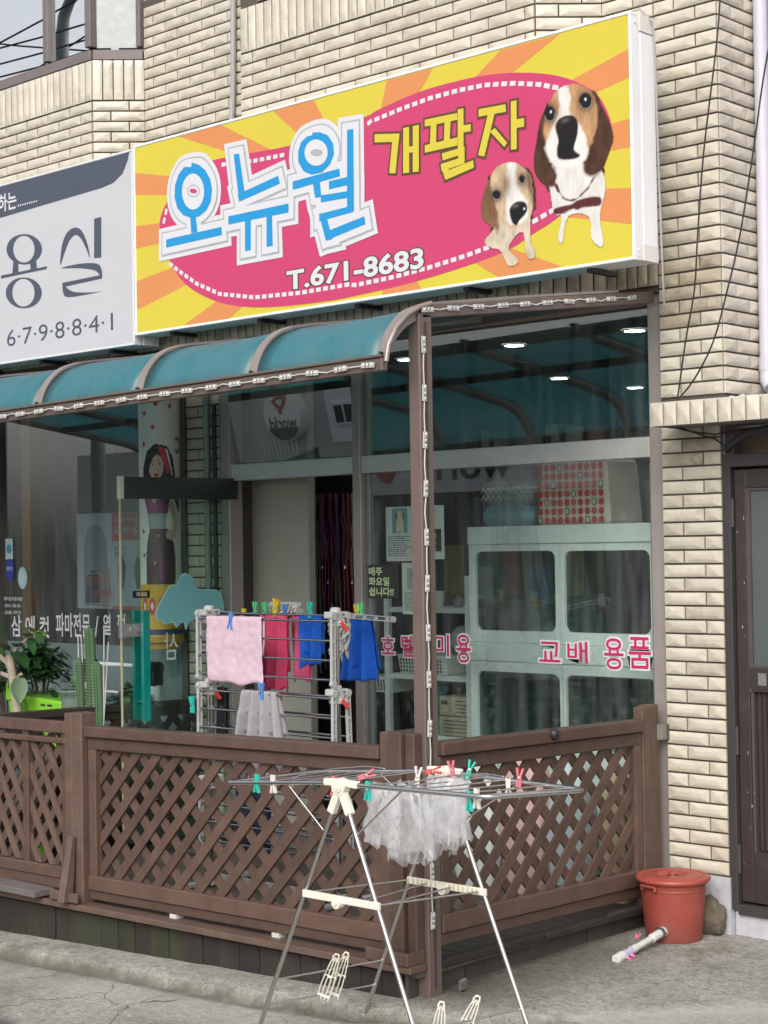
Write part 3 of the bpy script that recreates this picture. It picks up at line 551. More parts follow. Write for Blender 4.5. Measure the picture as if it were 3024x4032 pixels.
 's_yi': [[(-5.012,4.028),(-5.016,4.005),(-5.029,3.985),(-5.048,3.969),(-5.074,3.957),(-5.103,3.952),(-5.135,3.953),(-5.167,3.960),(-5.196,3.973),(-5.222,3.991),(-5.241,4.013),(-5.253,4.036),(-5.257,4.061),(-5.252,4.084),(-5.239,4.105),(-5.219,4.121),(-5.193,4.132),(-5.163,4.137),(-5.132,4.136),(-5.100,4.128),(-5.071,4.115),(-5.046,4.097),(-5.027,4.076),(-5.015,4.052)],[(-5.017,3.734),(-5.022,3.710),(-5.035,3.689),(-5.055,3.672),(-5.082,3.660),(-5.113,3.654),(-5.146,3.654),(-5.179,3.661),(-5.210,3.674),(-5.236,3.692),(-5.257,3.714),(-5.269,3.738),(-5.273,3.763),(-5.268,3.788),(-5.255,3.809),(-5.234,3.826),(-5.207,3.838),(-5.176,3.844),(-5.142,3.843),(-5.109,3.836),(-5.079,3.823),(-5.053,3.805),(-5.033,3.783),(-5.021,3.759)],],
 's_strk': [[(-5.261,3.977),(-5.202,3.977),(-5.203,3.890),(-5.276,3.890)],[(-5.068,3.965),(-5.002,3.968),(-4.990,3.896),(-5.064,3.894)],[(-5.407,3.899),(-4.878,3.897),(-4.879,3.879),(-5.408,3.878)],[(-4.732,3.887),(-4.709,4.015),(-4.652,4.092),(-4.564,4.113),(-4.490,4.077),(-4.431,3.977),(-4.413,3.892),(-4.444,3.949),(-4.504,4.033),(-4.565,4.064),(-4.628,4.035),(-4.680,3.965)],[(-4.362,4.142),(-4.287,4.143),(-4.292,3.881),(-4.367,3.886)],[(-4.720,3.865),(-4.532,3.869),(-4.348,3.849),(-4.293,3.809),(-4.289,3.741),(-4.325,3.783),(-4.385,3.813),(-4.557,3.845)],[(-4.709,3.765),(-4.289,3.768),(-4.289,3.744),(-4.705,3.737)],[(-4.709,3.765),(-4.672,3.736),(-4.634,3.710),(-4.560,3.686),(-4.388,3.665),(-4.291,3.660),(-4.560,3.659),(-4.660,3.667),(-4.698,3.690)],],
}
def salon_poster():
    y = .1
    A = lambda x, z, yy=y: (x, yy, z)
    p = MB(); p.box(-5.385, -4.60, .100, .104, 1.58, 2.25)
    red = mat('poster_red', (.55,.10,.075), .6, nv=.02); pw = mat('poster_white', (.50,.53,.55), .6, nv=.03); hair = mat('poster_dark_hair', (.05,.05,.055), .6); skin = mat('poster_skin', (.40,.30,.26), .6, nv=.03); gg = mat('poster_grey', (.26,.28,.30), .6, nv=.02)
    y1 = .098
    p.extr([(-4.98,y1,2.25),(-4.60,y1,2.245),(-4.60,y1,2.06),(-4.98,y1,2.05)], (0,.001,0), 1)
    p.extr([(-4.98,y1,1.60),(-4.60,y1,1.60),(-4.60,y1,1.575),(-4.98,y1,1.575)], (0,.001,0), 1)
    p.extr([(-5.30+.0,y1,1.6)]+[(-5.17+.13*math.cos(t), y1, 2.0+.17*math.sin(t)) for t in [PI-PI*i/14 for i in range(15)]]+[(-5.03,y1,1.6)], (0,.001,0), 4)
    y2 = .0965
    p.extr([(-5.29,y2,1.62)]+[(-5.20+.06*math.cos(t), y2, 1.80+.05*math.sin(t)) for t in [PI-PI*i/8 for i in range(9)]]+[(-5.12,y2,1.62)], (0,.001,0), 2)
    p.extr([(-5.11,y2,1.59),(-5.10,y2,1.8),(-5.07,y2,1.9),(-5.02,y2,1.87),(-5.0,y2,1.75),(-5.01,y2,1.59)], (0,.001,0), 3)
    for cx in (-4.87, -4.70): p.extr([(cx+.035*math.cos(t)*(1+.2*math.sin(3*t)), y2, 1.83+.115*math.sin(t)) for t in [2*PI*i/16 for i in range(16)]], (0,.001,0), 2)
    text(p, '손상모를 위한 모발 대 약', (-4.95, .095, 2.18), X, Z, .33, .035, 0, .01); text(p, '시·카·케·어', (-4.95, .095, 2.09), X, Z, .33, .06, 0, .02)
    text(p, '헤어 시카', (-4.95,.095,1.985), X, Z, .13, .03, 2, .0); text(p, '집중 케어', (-4.95,.095,1.945), X, Z, .13, .03, 2, .0)
    text(p, '수분·탄력', (-5.30,.095,1.745), X, Z, .20, .065, 1, .01); text(p, '광채 케어', (-5.19,.095,1.65), X, Z, .22, .065, 1, .01)
    for z_, a, b in ((1.825,-5.29,-5.1),(1.615,-5.17,-4.98)): p.box(a, b, .0945, .0955, z_, z_+.005, 0)
    p.build('poster', [pw, red, hair, skin, gg], bld)
    # round advertising column of the salon: a printed cylinder, coloured patch by patch
    cols = [mat('column_white', (.72,.70,.63), .35, nv=.03), mat('column_red', (.55,.05,.06), .4), mat('column_green', (.08,.20,.12), .4), mat('column_hair', (.03,.025,.03), .4), mat('column_skin', (.58,.40,.32), .4), mat('column_purple', (.20,.03,.16), .4), mat('column_plum', (.075,.035,.05), .4), mat('column_grey', (.30,.32,.32), .4), mat('column_yellow', (.62,.36,.02), .4), mat('column_navy', (.03,.05,.14), .4), mat('column_ochre', (.50,.27,.03), .4)]
    cx, cy, r = -4.18, -.13, .135
    def E(x0, z0, a, b, n=16): return [(x0+a*math.cos(2*PI*i/n), z0+b*math.sin(2*PI*i/n)) for i in range(n)]
    def star(x0, z0, s): return [(x0+(s if i % 2 == 0 else s*.45)*math.sin(PI*i/5), z0+(s if i % 2 == 0 else s*.45)*math.cos(PI*i/5)) for i in range(10)]
    # u runs across the visible half, 0 in the middle; figure of a dark haired woman in a purple dress
    sh = [([(-.12,2.40),(-.17,2.25),(-.16,2.08),(-.10,2.02),(.02,2.0),(.14,2.0),(.20,1.86),(.22,1.93),(.17,2.12),(.13,2.34),(.07,2.44),(-.04,2.46)],3), ([(-.02,2.44),(.05,2.42),(.10,2.22),(.07,2.20)],1), ([(.05,2.43),(.08,2.40),(.13,2.2),(.12,2.18)],0),
          (E(-.035,2.265,.072,.105,20),4), ([(-.07,2.2),(-.005,2.2),(.01,2.08),(-.085,2.08)],4), ([(-.13,2.33),(-.06,2.41),(.0,2.40),(-.06,2.34),(-.10,2.24),(-.12,2.2)],3),
          (E(-.032,2.195,.026,.016),1), ([(-.055,2.197),(-.009,2.197),(-.009,2.193),(-.055,2.193)],3), (E(-.066,2.285,.020,.012),0), (E(.004,2.287,.020,.012),0), (E(-.066,2.285,.010,.011),3), (E(.004,2.287,.010,.011),3), ([(-.095,2.312),(-.065,2.325),(-.04,2.312),(-.065,2.318)],3), ([(-.02,2.313),(.008,2.326),(.03,2.314),(.008,2.32)],3),
          ([(-.17,2.03),(-.09,2.09),(.02,2.09),(.11,2.02),(.07,1.88),(-.12,1.88)],4), ([(-.155,1.99),(-.10,2.04),(-.055,1.95),(.02,2.05),(.09,1.99),(.07,1.87),(-.12,1.87)],5), ([(-.05,1.98),(-.035,1.98),(-.03,1.90),(-.05,1.90)],1),
          ([(-.12,1.87),(.06,1.87),(.055,1.80),(.05,1.73),(-.10,1.73),(-.115,1.8)],7), ([(-.10,1.74),(.07,1.74),(.13,1.62),(.15,1.5),(.145,1.27),(-.14,1.27),(-.145,1.5),(-.13,1.62)],6), ([(-.02,1.6),(.0,1.6),(.02,1.3),(-.01,1.3)],5), (E(.10,1.69,.05,.045),4), ([(.12,1.97),(.19,1.80),(.15,1.66),(.11,1.68),(.13,1.8),(.08,1.93)],4), (E(-.02,1.68,.012,.013),10), (E(-.05,1.45,.012,.013),10), (E(-.17,1.52,.012,.02),9), (E(-.175,1.72,.016,.018),9)]
    for k, (u0, z0, s) in enumerate([(-.03,2.80,.035),(-.15,2.72,.03),(-.06,2.60,.03),(-.16,2.46,.03),(.10,2.78,.03),(.12,2.9,.03),(-.10,2.93,.035)]): sh.append((star(u0,z0,s),1))
    bands = [(0,1.15,1.20,9),(0,1.02,1.06,10),(0,.94,1.02,10)]
    mb = MB(); nu, nz = 110, 300; z0, z1 = 1.34, 3.2
    prof = lambda z: r*(1.0 if z > 1.46 else (1.06 if z > 1.43 else (1.09 if z > 1.38 else .86)))
    def pt(i, j):
        z = z0+(z1-z0)*j; a = (i-.5)*PI*1.25+.876; return Vector((cx+prof(z)*math.sin(a), cy-prof(z)*math.cos(a), z))
    mb.grid(nu, nz, pt)
    import numpy as np
    def within(px, pz, pts):
        c = np.zeros(px.shape, bool)
        for (xi, zi), (xj, zj) in zip(pts, pts[-1:]+pts[:-1]):
            if abs(zj-zi) > 1e-9: c ^= ((zi > pz) != (zj > pz)) & (px < (xj-xi)*(pz-zi)/(zj-zi)+xi)
        return c
    zr = (z0+(z1-z0)*(np.arange(nz)+.5)/nz)[:, None]+np.zeros((1, nu)); uu = (((np.arange(nu)+.5)/nu-.5)*PI*1.25*.19)[None, :]+np.zeros((nz, 1)); zz = (zr-1.76)/.768+1.27
    cc = np.zeros((nz, nu), int); cc[zz < 1.27] = 8; cc[(zr > 1.43) & (zr < 1.47)] = 9; cc[zr <= 1.43] = 10
    cc[(uu > .16) & (uu < .25) & (np.abs(np.hypot(uu-.19, (zz-2.45))-.055) < .016)] = 2
    for pl, m_ in sh: cc[within(uu, zz, pl)] = m_
    for k in range(5):
        e = np.hypot((uu+.17-k*.085)/.032, (zr-1.62)/.055); cc[(e < 1) & (zr < 1.76)] = 1; cc[(e < .45) & (zr < 1.76)] = 0
    mb.mi = [int(q) for q in cc.ravel()]
    mb.build('advertising_column', cols, bld)
salon_poster()
def door():
    dx, dy = -.11, -.78; l = math.hypot(dx, dy); D = Vector((dx/l, dy/l, 0)); NN = Vector((-D.y, D.x, 0)); O = Vector((-3.655, -.0, 0)); N_ = Vector((D.y, -D.x, 0))*-1
    N_ = Vector((.99, -.14, 0)).normalized()      # side towards the street camera
    P = lambda s, z, n=0.: O+D*s+Z*z+N_*n
    def slab(mb, s0, s1, z0, z1, n0, n1, m=0): mb.hexa([P(s0,z0,n0),P(s1,z0,n0),P(s1,z0,n1),P(s0,z0,n1)], [P(s0,z1,n0),P(s1,z1,n0),P(s1,z1,n1),P(s0,z1,n1)], m)
    g = MB(); slab(g, .0, .795, .22, 2.42, -.006, .006); d = g.build('glass_door', paneDoor, bld)
    e = MB(); slab(e, .795, .803, .22, 2.44, -.007, .007); e.build('glass_edge', mat('yellow_glass_edge', (.45,.43,.27), .3, nv=.05), d)
    r = MB(); slab(r, -.06, .79, .20, .30, -.018, .018); r.build('door_rail', mat('dark_green_grey', (.035,.045,.045), .3, metal=.3, spec=.6), d)
    r = MB(); slab(r, -.06, .79, 2.30, 2.435, -.018, .018); slab(r, .78, .806, 2.30, 2.437, -.02, .02, 1)
    r.build('door_rail', [mat('dark_green_grey', (.035,.045,.045), .3, metal=.3, spec=.6), ivory], d)
    teal = mat('teal_acrylic', (.0,.30,.27), .12, nv=.1, trans=.35)
    for s in (.663, .657):
        h = MB(); n = .058 if s > .66 else -.058
        h.beam(P(s,.94,n), P(s,1.615,n), .045, .03, up=tuple(N_)); 
        h.cyl(P(s,1.50,0), P(s,1.50,n), .011, 10, 1); h.cyl(P(s,1.05,0), P(s,1.05,n), .011, 10, 1)
        h.build('handle', [teal, steel], d)
    lk = MB(); slab(lk, .665, .81, 1.455, 1.535, .006, .022); slab(lk, .79, .815, 1.445, 1.545, -.01, .024); lk.cyl(P(.73,1.495,.02), P(.73,1.495,.034), .022, 14); lk.cyl(P(.69,1.495,.02), P(.69,1.495,.034), .012, 12)
    lk.build('lock', mat('satin_steel', (.42,.42,.42), .35, metal=.7), d, bev=.003)
    pl = MB(); slab(pl, .60, .72, 1.69, 1.735, .007, .011); text(pl, '미세요', P(.695,1.698,.0125), -D, Z, .075, .03, 1, .03)
    pl.build('push_plate', [mat('plate_black', (.012,.012,.014), .4), mat('plate_text', (.62,.58,.38), .5)], d)
    # pale blue dog-shaped vinyl
    dog = [(.56,1.60),(.55,1.55),(.52,1.55),(.50,1.52),(.44,1.53),(.41,1.50),(.36,1.53),(.34,1.48),(.31,1.53),(.24,1.55),(.16,1.56),(.10,1.55),(.06,1.58),(.06,1.66),(.10,1.72),(.18,1.73),(.26,1.74),(.28,1.80),(.33,1.835),(.38,1.82),(.40,1.77),(.46,1.76),(.50,1.70),(.53,1.66)]
    s = MB(); dog = smooth(dog, 3); s.extr([P(a,b,.0085) for a,b in dog], N_*.0015, 1); s.extr([P(.30+(a-.30)*.965,1.66+(b-1.66)*.95,.0105) for a,b in dog], N_*.0015, 0)
    s.build('dog_sticker', [mat('vinyl_blue', (.16,.40,.42), .5, nv=.03), mat('vinyl_pale', (.34,.55,.56), .5)], d)
    # ghost letters seen from their back: pale outlines on the glass
    q = MB(); text(q, '삼', P(.40,1.30,.009), D, Z, .10, .17, 0, .0); text(q, '결', P(.16,1.31,.009), D, Z, .11, .17, 0, .0); text(q, '애', P(.02,1.32,.009), D, Z, .10, .17, 0, .0)
    q.build('glass_lettering', mat('vinyl_ice', (.40,.50,.49), .5), d)
door()
def storefront_print():
    pk = mat('vinyl_crimson', (.50,.02,.11), .45, nv=.03); vw = mat('vinyl_white', (.68,.70,.70), .45, nv=.03)
    mb = MB(); y0, y1 = .066, .0635
    for s, x0, x1, z0, z1 in (('호',-2.40,-2.29,1.345,1.455),('텔',-2.24,-2.125,1.335,1.465),('미',-1.985,-1.87,1.345,1.475),('용',-1.82,-1.71,1.315,1.48),('교',-1.23,-1.08,1.34,1.455),('배',-1.04,-.90,1.34,1.46),('용',-.80,-.67,1.315,1.485),('품',-.645,-.50,1.325,1.495)):
        text(mb, s, (x0,y0,z0), X, Z, x1-x0, z1-z0, 1, .062, fit=.025); text(mb, s, (x0,y1,z0), X, Z, x1-x0, z1-z0, 0, .008, fit=.025)
    mb.build('window_lettering', [pk, vw], bld)
    n = MB(); n.box(-2.497, -2.25, .058, .062, 1.675, 1.875)
    for s, z, w_ in (('매주',1.81,.11),('화요일',1.75,.165),('쉽니다!!',1.69,.20)): text(n, s, (-2.485,.0555,z), X, Z, w_, .052, 1, .03)
    tag(n.build('closing_day_notice', [mat('smoked_film', (.045,.04,.045), .4), mat('lime_print', (.55,.66,.38), .5, nv=.03)], None, (-2.37,.06,1.675)), 'dark notice with lime handwriting about the closing day, taped inside the tall window', 'notice')
    def poster(label, x0, x1, z0, z1, pic, kind, tilt=0):
        p = MB(); p.box(x0, x1, .080, .083, z0, z1)
        px0, px1, pz0, pz1 = pic; y = .0785
        bgc, furs = {'pale': ((.20,.36,.42), ((.55,.50,.33),(.10,.07,.05))), 'tan': ((.05,.045,.04), ((.45,.28,.10),(.50,.40,.22))), 'cat': ((.30,.42,.42), ((.58,.62,.60),(.15,.12,.10)))}[kind]
        p.extr([(px0,y,pz0),(px1,y,pz0),(px1,y,pz1),(px0,y,pz1)], (0,.001,0), 1)
        cx, cz, w_, h_ = (px0+px1)/2, (pz0+pz1)/2, px1-px0, pz1-pz0
        ell = lambda a, b, c, d, n=14: [(cx+a*w_+c*w_*math.cos(2*PI*i/n), y-.0012*(1+len(p.f) % 5*.2), cz+b*h_+d*h_*math.sin(2*PI*i/n)) for i in range(n)]
        p.extr(ell(.02,-.12,.25,.30), (0,.0004,0), 2); p.extr(ell(.0,.22,.2,.18), (0,.0004,0), 2)
        p.extr(ell(-.2,.2,.07,.14), (0,.0004,0), 3); p.extr(ell(.2,.2,.07,.14), (0,.0004,0), 3); p.extr(ell(0,.17,.06,.05), (0,.0004,0), 4); p.extr(ell(-.08,.27,.03,.03), (0,.0004,0), 4); p.extr(ell(.08,.27,.03,.03), (0,.0004,0), 4)
        p.extr(ell(-.15,-.4,.08,.1), (0,.0004,0), 2); p.extr(ell(.18,-.4,.08,.1), (0,.0004,0), 2)
        z = pz0-.022
        while z > z0+.02:
            wl = (x1-x0)*R.uniform(.55,.86); xx = x0+.018
            while xx < x0+wl:
                ww = R.uniform(.01,.035); p.box(xx, min(xx+ww, x1-.015), .0787, .0792, z, z+.0045, 4); xx += ww+.006
            z -= .0125
        nm = p.build('poster', [paper, mat('pic_'+kind, bgc, .6), mat('fur_'+kind, furs[0], .7, nv=.2), mat('ear_'+kind, furs[1], .7), mat('print_ink', (.05,.055,.06), .6)], None, ((x0+x1)/2,.08,z0))
        tag(nm, label, 'poster', 'posters inside the shop window')
    poster('white poster of a pale shaggy dog on blue with lines of text below', -2.362, -2.128, 1.895, 2.215, (-2.31,-2.19,2.06,2.205), 'pale')
    poster('white poster of a tan dog on a dark picture, half hidden by the brown post', -2.118, -1.91, 1.905, 2.215, (-2.10,-1.93,1.95,2.08), 'tan')
    poster('bluish white poster of a white cat over a block of text, lowest of the posters', -2.24, -2.02, 1.585, 1.885, (-2.20,-2.04,1.73,1.855), 'cat')
storefront_print()

# ------------------------------------------------------------------ signs
def inset(p, d):
    "grow (d>0) a convex polygon"
    n = len(p); ar = sum(p[i][0]*p[(i+1) % n][1]-p[(i+1) % n][0]*p[i][1] for i in range(n)); sg = 1 if ar > 0 else -1; out = []
    for i in range(n):
        a, b, c = Vector(p[i-1]), Vector(p[i]), Vector(p[(i+1) % n])
        e, f = (b-a).normalized(), (c-b).normalized(); n1 = Vector((e.y, -e.x))*sg; n2 = Vector((f.y, -f.x))*sg
        k = n1+n2; k = k/max(.35, k.dot(k)/2) if k.length > 1e-6 else n1
        out.append(tuple(b+k*d))
    return out
def sign_cabinet(x0, x1, z0, z1, root, frm):
    yF, yB = -.498, -.305
    b = MB(); b.box(x0+.004, x1-.004, yF+.012, yB, z0+.004, z1-.004); b.build('cabinet', frm, root, bev=.004)
    f = MB(); t = .016
    f.box(x0, x1, yF-.006, yF+.05, z1-t, z1); f.box(x0, x1, yF-.006, yF+.05, z0, z0+t); f.box(x0, x0+t, yF-.006, yF+.05, z0+t, z1-t); f.box(x1-t, x1, yF-.006, yF+.05, z0+t, z1-t)
    f.build('frame', frm, root, bev=.003)
    s = MB(); s.box(x1-.003, x1+.004, yF+.07, yB-.002, z0+.02, z1-.09); s.box(x1-.003, x1+.006, yF+.065, yB, z1-.085, z1-.002, 1); s.box(x1-.003, x1+.006, yF+.065, yB, z0+.002, z0+.085, 1)
    for zz in (z0+.05, z1-.05): s.cyl((x1,yF+.03,zz), (x1+.007,yF+.03,zz), .006, 8, 1)
    s.build('end_cap', [white, mat('warm_white_cap', (.66,.62,.57), .5)], root, bev=.002)
    br = MB()
    for x in [x0+.3+k*(x1-x0-.6)/4 for k in range(5)]: br.box(x-.02, x+.02, yB-.15, -.24, z0-.02, z0+.0)
    br.build('bracket', black, root)
def flat(root, name, lst, y, m, grow=0, step=.00012):
    mb = MB()
    for i, p in enumerate(lst):
        q = inset(p, grow) if grow else p; yy = y-i*step
        mb.poly([(a, yy, b) for a, b in q])
    return mb
def pet_sign():
    root = thing('shop_sign', 'yellow and orange sunburst box sign with a crimson oval, big blue letters and two puppies', 'sign', (-2.07,-.40,3.345))
    sign_cabinet(-3.955, -.172, 3.34, 4.545, root, white)
    yel = mat('print_yellow', (.56,.46,.055), .5, spec=.18, nv=.035, ns=2); org = mat('print_orange', (.58,.225,.085), .5, spec=.18, nv=.03, ns=2); pk = mat('print_crimson', (.49,.052,.135), .5, spec=.18, nv=.03, ns=2)
    ww = mat('print_white', (.57,.57,.60), .5, spec=.18, nv=.02); gr = mat('print_grey', (.36,.35,.37), .5, spec=.18); bl = mat('print_blue', (.02,.25,.53), .5, spec=.18, nv=.02); ol = mat('print_outline', (.10,.055,.03), .5, spec=.18)
    y = -.4995
    f = MB(); f.box(-3.94, -.188, y, -.48, 3.356, 4.53); f.build('printed_face', yel, root)
    L = .0011; lay = lambda k: y-L*k
    def cl(p): return [(clamp(a, -3.939, -.189), clamp(b, 3.357, 4.529)) for a, b in p]
    flat(root, '', [cl(p) for p in SG['rays']], lay(.5), org, step=.00003).build('sun_ray', org, root)
    flat(root, '', [smooth(SG['pink'][0])], lay(1.3), pk).build('oval', pk, root)
    mb = MB()
    for path in SG['dash']:
        seg = [(Vector(a), Vector(b)) for a, b in zip(path, path[1:])]; acc = 0; pos = .015
        for a, b in seg:
            l = (b-a).length
            while pos < acc+l:
                c = a+(b-a)*((pos-acc)/l); d = (b-a).normalized(); n = Vector((-d.y, d.x))
                q = [c-d*.019-n*.012, c+d*.019-n*.012, c+d*.019+n*.012, c-d*.019+n*.012]
                mb.poly([(v.x, lay(1.9), v.y) for v in q]); pos += .056
            acc += l
    mb.build('dashed_line', ww, root)
    bars, rings = SG['blue'], [smooth(q, 3) for q in SG['ringo']]; outer = [smooth(q[1:-1], 3) for q in SG['ringo']]
    sh = MB()
    for k, (gro, m_, nm) in enumerate(((.076, ww, 'letter_border'), (.050, gr, 'letter_line'), (.040, ww, 'letter_border'), (0, bl, 'letter'))):
        mb = flat(root, nm, bars+(outer if gro else SG['ringo']), lay(2.6+k*1.3), m_, grow=gro, step=.00006); mb.build(nm, m_, root)
    flat(root, '', SG['ringi'], lay(7.4), ww, step=.0002).build('letter_border', ww, root)
    c = flat(root, '', SG['ringc'], lay(7.9), gr, step=.0002); c.build('letter_line', gr, root)
    flat(root, '', [inset(p, -.008) for p in SG['ringc'][:1]], lay(8.3), ww).build('letter_border', ww, root)
    flat(root, '', [[(x, z) for x, z in inset(p, -.024)] for p in SG['ringc'][:1]], lay(8.6), pk).build('oval_gap', pk, root)
    flat(root, '', SG['yel'], lay(2.2), ol, grow=.0125, step=.00005).build('letter_line', ol, root)
    flat(root, '', SG['yel'], lay(3.4), yel, step=.00005).build('letter', yel, root)
    mb = MB(); text(mb, 'T.671-8683', (-2.575, lay(2.2), 3.464), X, Z, 1.055, .118, 0, .07, fit=.035); text(mb, 'T.671-8683', (-2.575, lay(3.0), 3.464), X, Z, 1.055, .118, 1, .03, fit=.035)
    mb.build('phone_number', [ol, ww], root)
    import numpy as np
    def sdist(px, pz, poly):
        "signed distance to an outline, positive inside"
        P = np.array(poly); Q = np.roll(P, -1, 0); d = np.full(px.shape, 9.); ins = np.zeros(px.shape, bool)
        for (ax, az), (bx, bz) in zip(P, Q):
            ex, ez = bx-ax, bz-az; t = np.clip(((px-ax)*ex+(pz-az)*ez)/(ex*ex+ez*ez+1e-12), 0, 1)
            d = np.minimum(d, np.hypot(px-ax-ex*t, pz-az-ez*t))
            if abs(ez) > 1e-9: ins ^= ((az > pz) != (bz > pz)) & (px < ex*(pz-az)/ez+ax)
        return np.where(ins, d, -d)
    pm, t, N, L_ = _nodes('puppy_photo'); b = N('ShaderNodeBsdfPrincipled'); o = N('ShaderNodeOutputMaterial'); at = N('ShaderNodeAttribute'); at.attribute_name = 'print'
    L_(at.outputs['Color'], b.inputs['Base Color']); L_(b.outputs[0], o.inputs[0]); b.inputs['Roughness'].default_value = .5; b.inputs['Specular IOR Level'].default_value = .18
    for k, sel in enumerate(({'d_body':[0],'d_ears':[0,1],'d_tan':[0],'d_white':[0],'d_dark':[0,1,2],'d_glint':[0,1],'d_strap':[0,1]}, {'d_body':[1],'d_ears':[2,3],'d_tan':[1],'d_white':[1],'d_dark':[3,4,5],'d_glint':[2]})):
        polys = [(key, q, smooth(SG[key][q], 3) if key not in ('d_dark','d_glint') or q in (0,3) else SG[key][q]) for key in sel for q in sel[key]]
        polys = [(a, b_, [(sum(p[0] for p in pl)/len(pl)*.4+p_[0]*.6, sum(p[1] for p in pl)/len(pl)*.4+p_[1]*.6) for p_ in pl] if a == 'd_glint' else pl) for a, b_, pl in polys]
        allp = [p for _, _, pl in polys for p in pl]; x0, x1 = min(p[0] for p in allp)-.01, max(p[0] for p in allp)+.01; z0, z1 = min(p[1] for p in allp)-.01, max(p[1] for p in allp)+.01
        st = .0042; xs = np.arange(x0, x1, st); zs = np.arange(z0, z1, st); gx, gz = np.meshgrid(xs, zs)
        rs = np.random.RandomState(5+k)
        def nz(sx, sz):
            c = rs.rand(int(len(zs)/sz)+3, int(len(xs)/sx)+3); ix = np.arange(len(xs))/sx; iz = np.arange(len(zs))/sz
            fx, fz = (ix % 1), (iz % 1); ix, iz = ix.astype(int), iz.astype(int); fx = fx*fx*(3-2*fx); fz = (fz*fz*(3-2*fz))[:, None]
            return (c[iz][:, ix]*(1-fx)+c[iz][:, ix+1]*fx)*(1-fz)+(c[iz+1][:, ix]*(1-fx)+c[iz+1][:, ix+1]*fx)*fz
        fur = (nz(2, 7)-.5)*.5+(nz(9, 14)-.5)*.6; wob = (nz(6, 6)-.5)*.016
        col = np.zeros(gx.shape+(3,)); mask = np.zeros(gx.shape, bool); near = np.zeros(gx.shape, int)
        sty = {'d_body': ((.60,.575,.54),.006,.25), 'd_ears': ((.062,.028,.017),.008,.9), 'd_tan': ((.44,.25,.125),.008,.55), 'd_white': ((.66,.63,.60),.008,.25), 'd_dark': ((.012,.010,.012),.0045,.2), 'd_glint': ((.75,.77,.8),.004,0), 'd_strap': ((.085,.02,.022),.004,.2)}
        pt = {'d_ears': ((.17,.085,.05),.7)}
        if k: sty['d_tan'] = ((.50,.37,.24),.008,.5); sty['d_ears'] = ((.17,.085,.045),.012,.8); sty['d_body'] = ((.52,.43,.33),.006,.5)
        order = ('d_body','d_ears','d_tan','d_white','d_dark','d_glint','d_strap') if k == 0 else ('d_body','d_tan','d_ears','d_white','d_dark','d_glint')
        for key in order:
            for kk, q, pl in polys:
                if kk != key: continue
                d = sdist(gx, gz, pl); c, s_, fv = sty[key]
                if key in ('d_body','d_ears','d_tan'): mask |= d > -.001; near = near+(d > -.022); mask |= near >= 2
                w_ = np.clip((d+(wob*.8 if key not in ('d_glint','d_dark') else 0))/s_*.5+.5, 0, 1)[..., None]
                if key in ('d_body','d_ears') or (key == 'd_tan'): w_ = np.where((d > -.001)[..., None] & ~((col.sum(-1) > 0)[..., None]), 1, w_)
                shade = (1+fv*fur)[..., None]
                col = col*(1-w_)+np.array(c)*shade*w_
        col[(col.sum(-1) <= 0)] = (.10,.05,.03)
        if True:      # darker fur round the eyes and along the muzzle
            for q in (sel['d_dark'][1:]):
                d = sdist(gx, gz, SG['d_dark'][q]); e = np.exp(-np.maximum(0, -d)/.022)[..., None]*(d < 0)[..., None]*.75
                col = col*(1-e)+np.array((.11,.055,.03))*e
                rim = np.clip(1-np.abs(d-.004)/.003, 0, 1)[..., None]*((gz < np.mean([p[1] for p in SG['d_dark'][q]]))[..., None])*.7      # pale lower lid
                col = col*(1-rim)+np.array((.34,.36,.38))*rim
            nq = np.array(SG['d_dark'][sel['d_dark'][0]]); hx, hz = nq[:, 0].mean()-.012, nq[:, 1].max()-.02
            hl = np.exp(-(((gx-hx)/.022)**2+((gz-hz)/.010)**2))[..., None]*.35; col = col*(1-hl)+np.array((.25,.25,.27))*hl
            if k == 1:
                pd = np.exp(-(((gx-nq[:, 0].mean()+.065)/.03)**2+((gz-nq[:, 1].max()-.10)/.055)**2))[..., None]*.8*mask[..., None]; col = col*(1-pd)+np.array((.16,.075,.035))*pd*(1+.5*fur)[..., None]
        mb = MB(); idx = {}; cols = []
        def vid(j, i):
            if (j, i) not in idx: idx[(j, i)] = len(mb.v); mb.v.append(Vector((xs[i], lay(4.2+k*.6), zs[j]))); cols.append(col[j, i])
            return idx[(j, i)]
        for j in range(len(zs)-1):
            for i in range(len(xs)-1):
                if mask[j, i] and mask[j+1, i] and mask[j, i+1] and mask[j+1, i+1]: mb.f.append([vid(j,i), vid(j,i+1), vid(j+1,i+1), vid(j+1,i)]); mb.mi.append(0); mb.sm.append(False)
        ob = mb.build('puppy_print', pm, root, label='large puppy with dark brown ears and a maroon bow' if k == 0 else 'smaller cream puppy with its head tilted')
        ca = ob.data.color_attributes.new('print', 'FLOAT_COLOR', 'POINT')
        for i, c in enumerate(cols): ca.data[i].color = (*[float(max(0, q)) for q in c], 1)
    # cord over the top corner and the drop below
    w_ = MB(); w_.tube([(-.30,-.40,4.548),(-.26,-.40,4.575),(-.20,-.38,4.585),(-.155,-.34,4.52),(-.15,-.33,4.40),(-.15,-.32,3.9),(-.15,-.30,3.3),(-.155,-.28,3.12),(-.2,-.25,3.10)], .006, 6)
    w_.build('cord', mat('grey_cord', (.30,.30,.29), .6), root)
pet_sign()
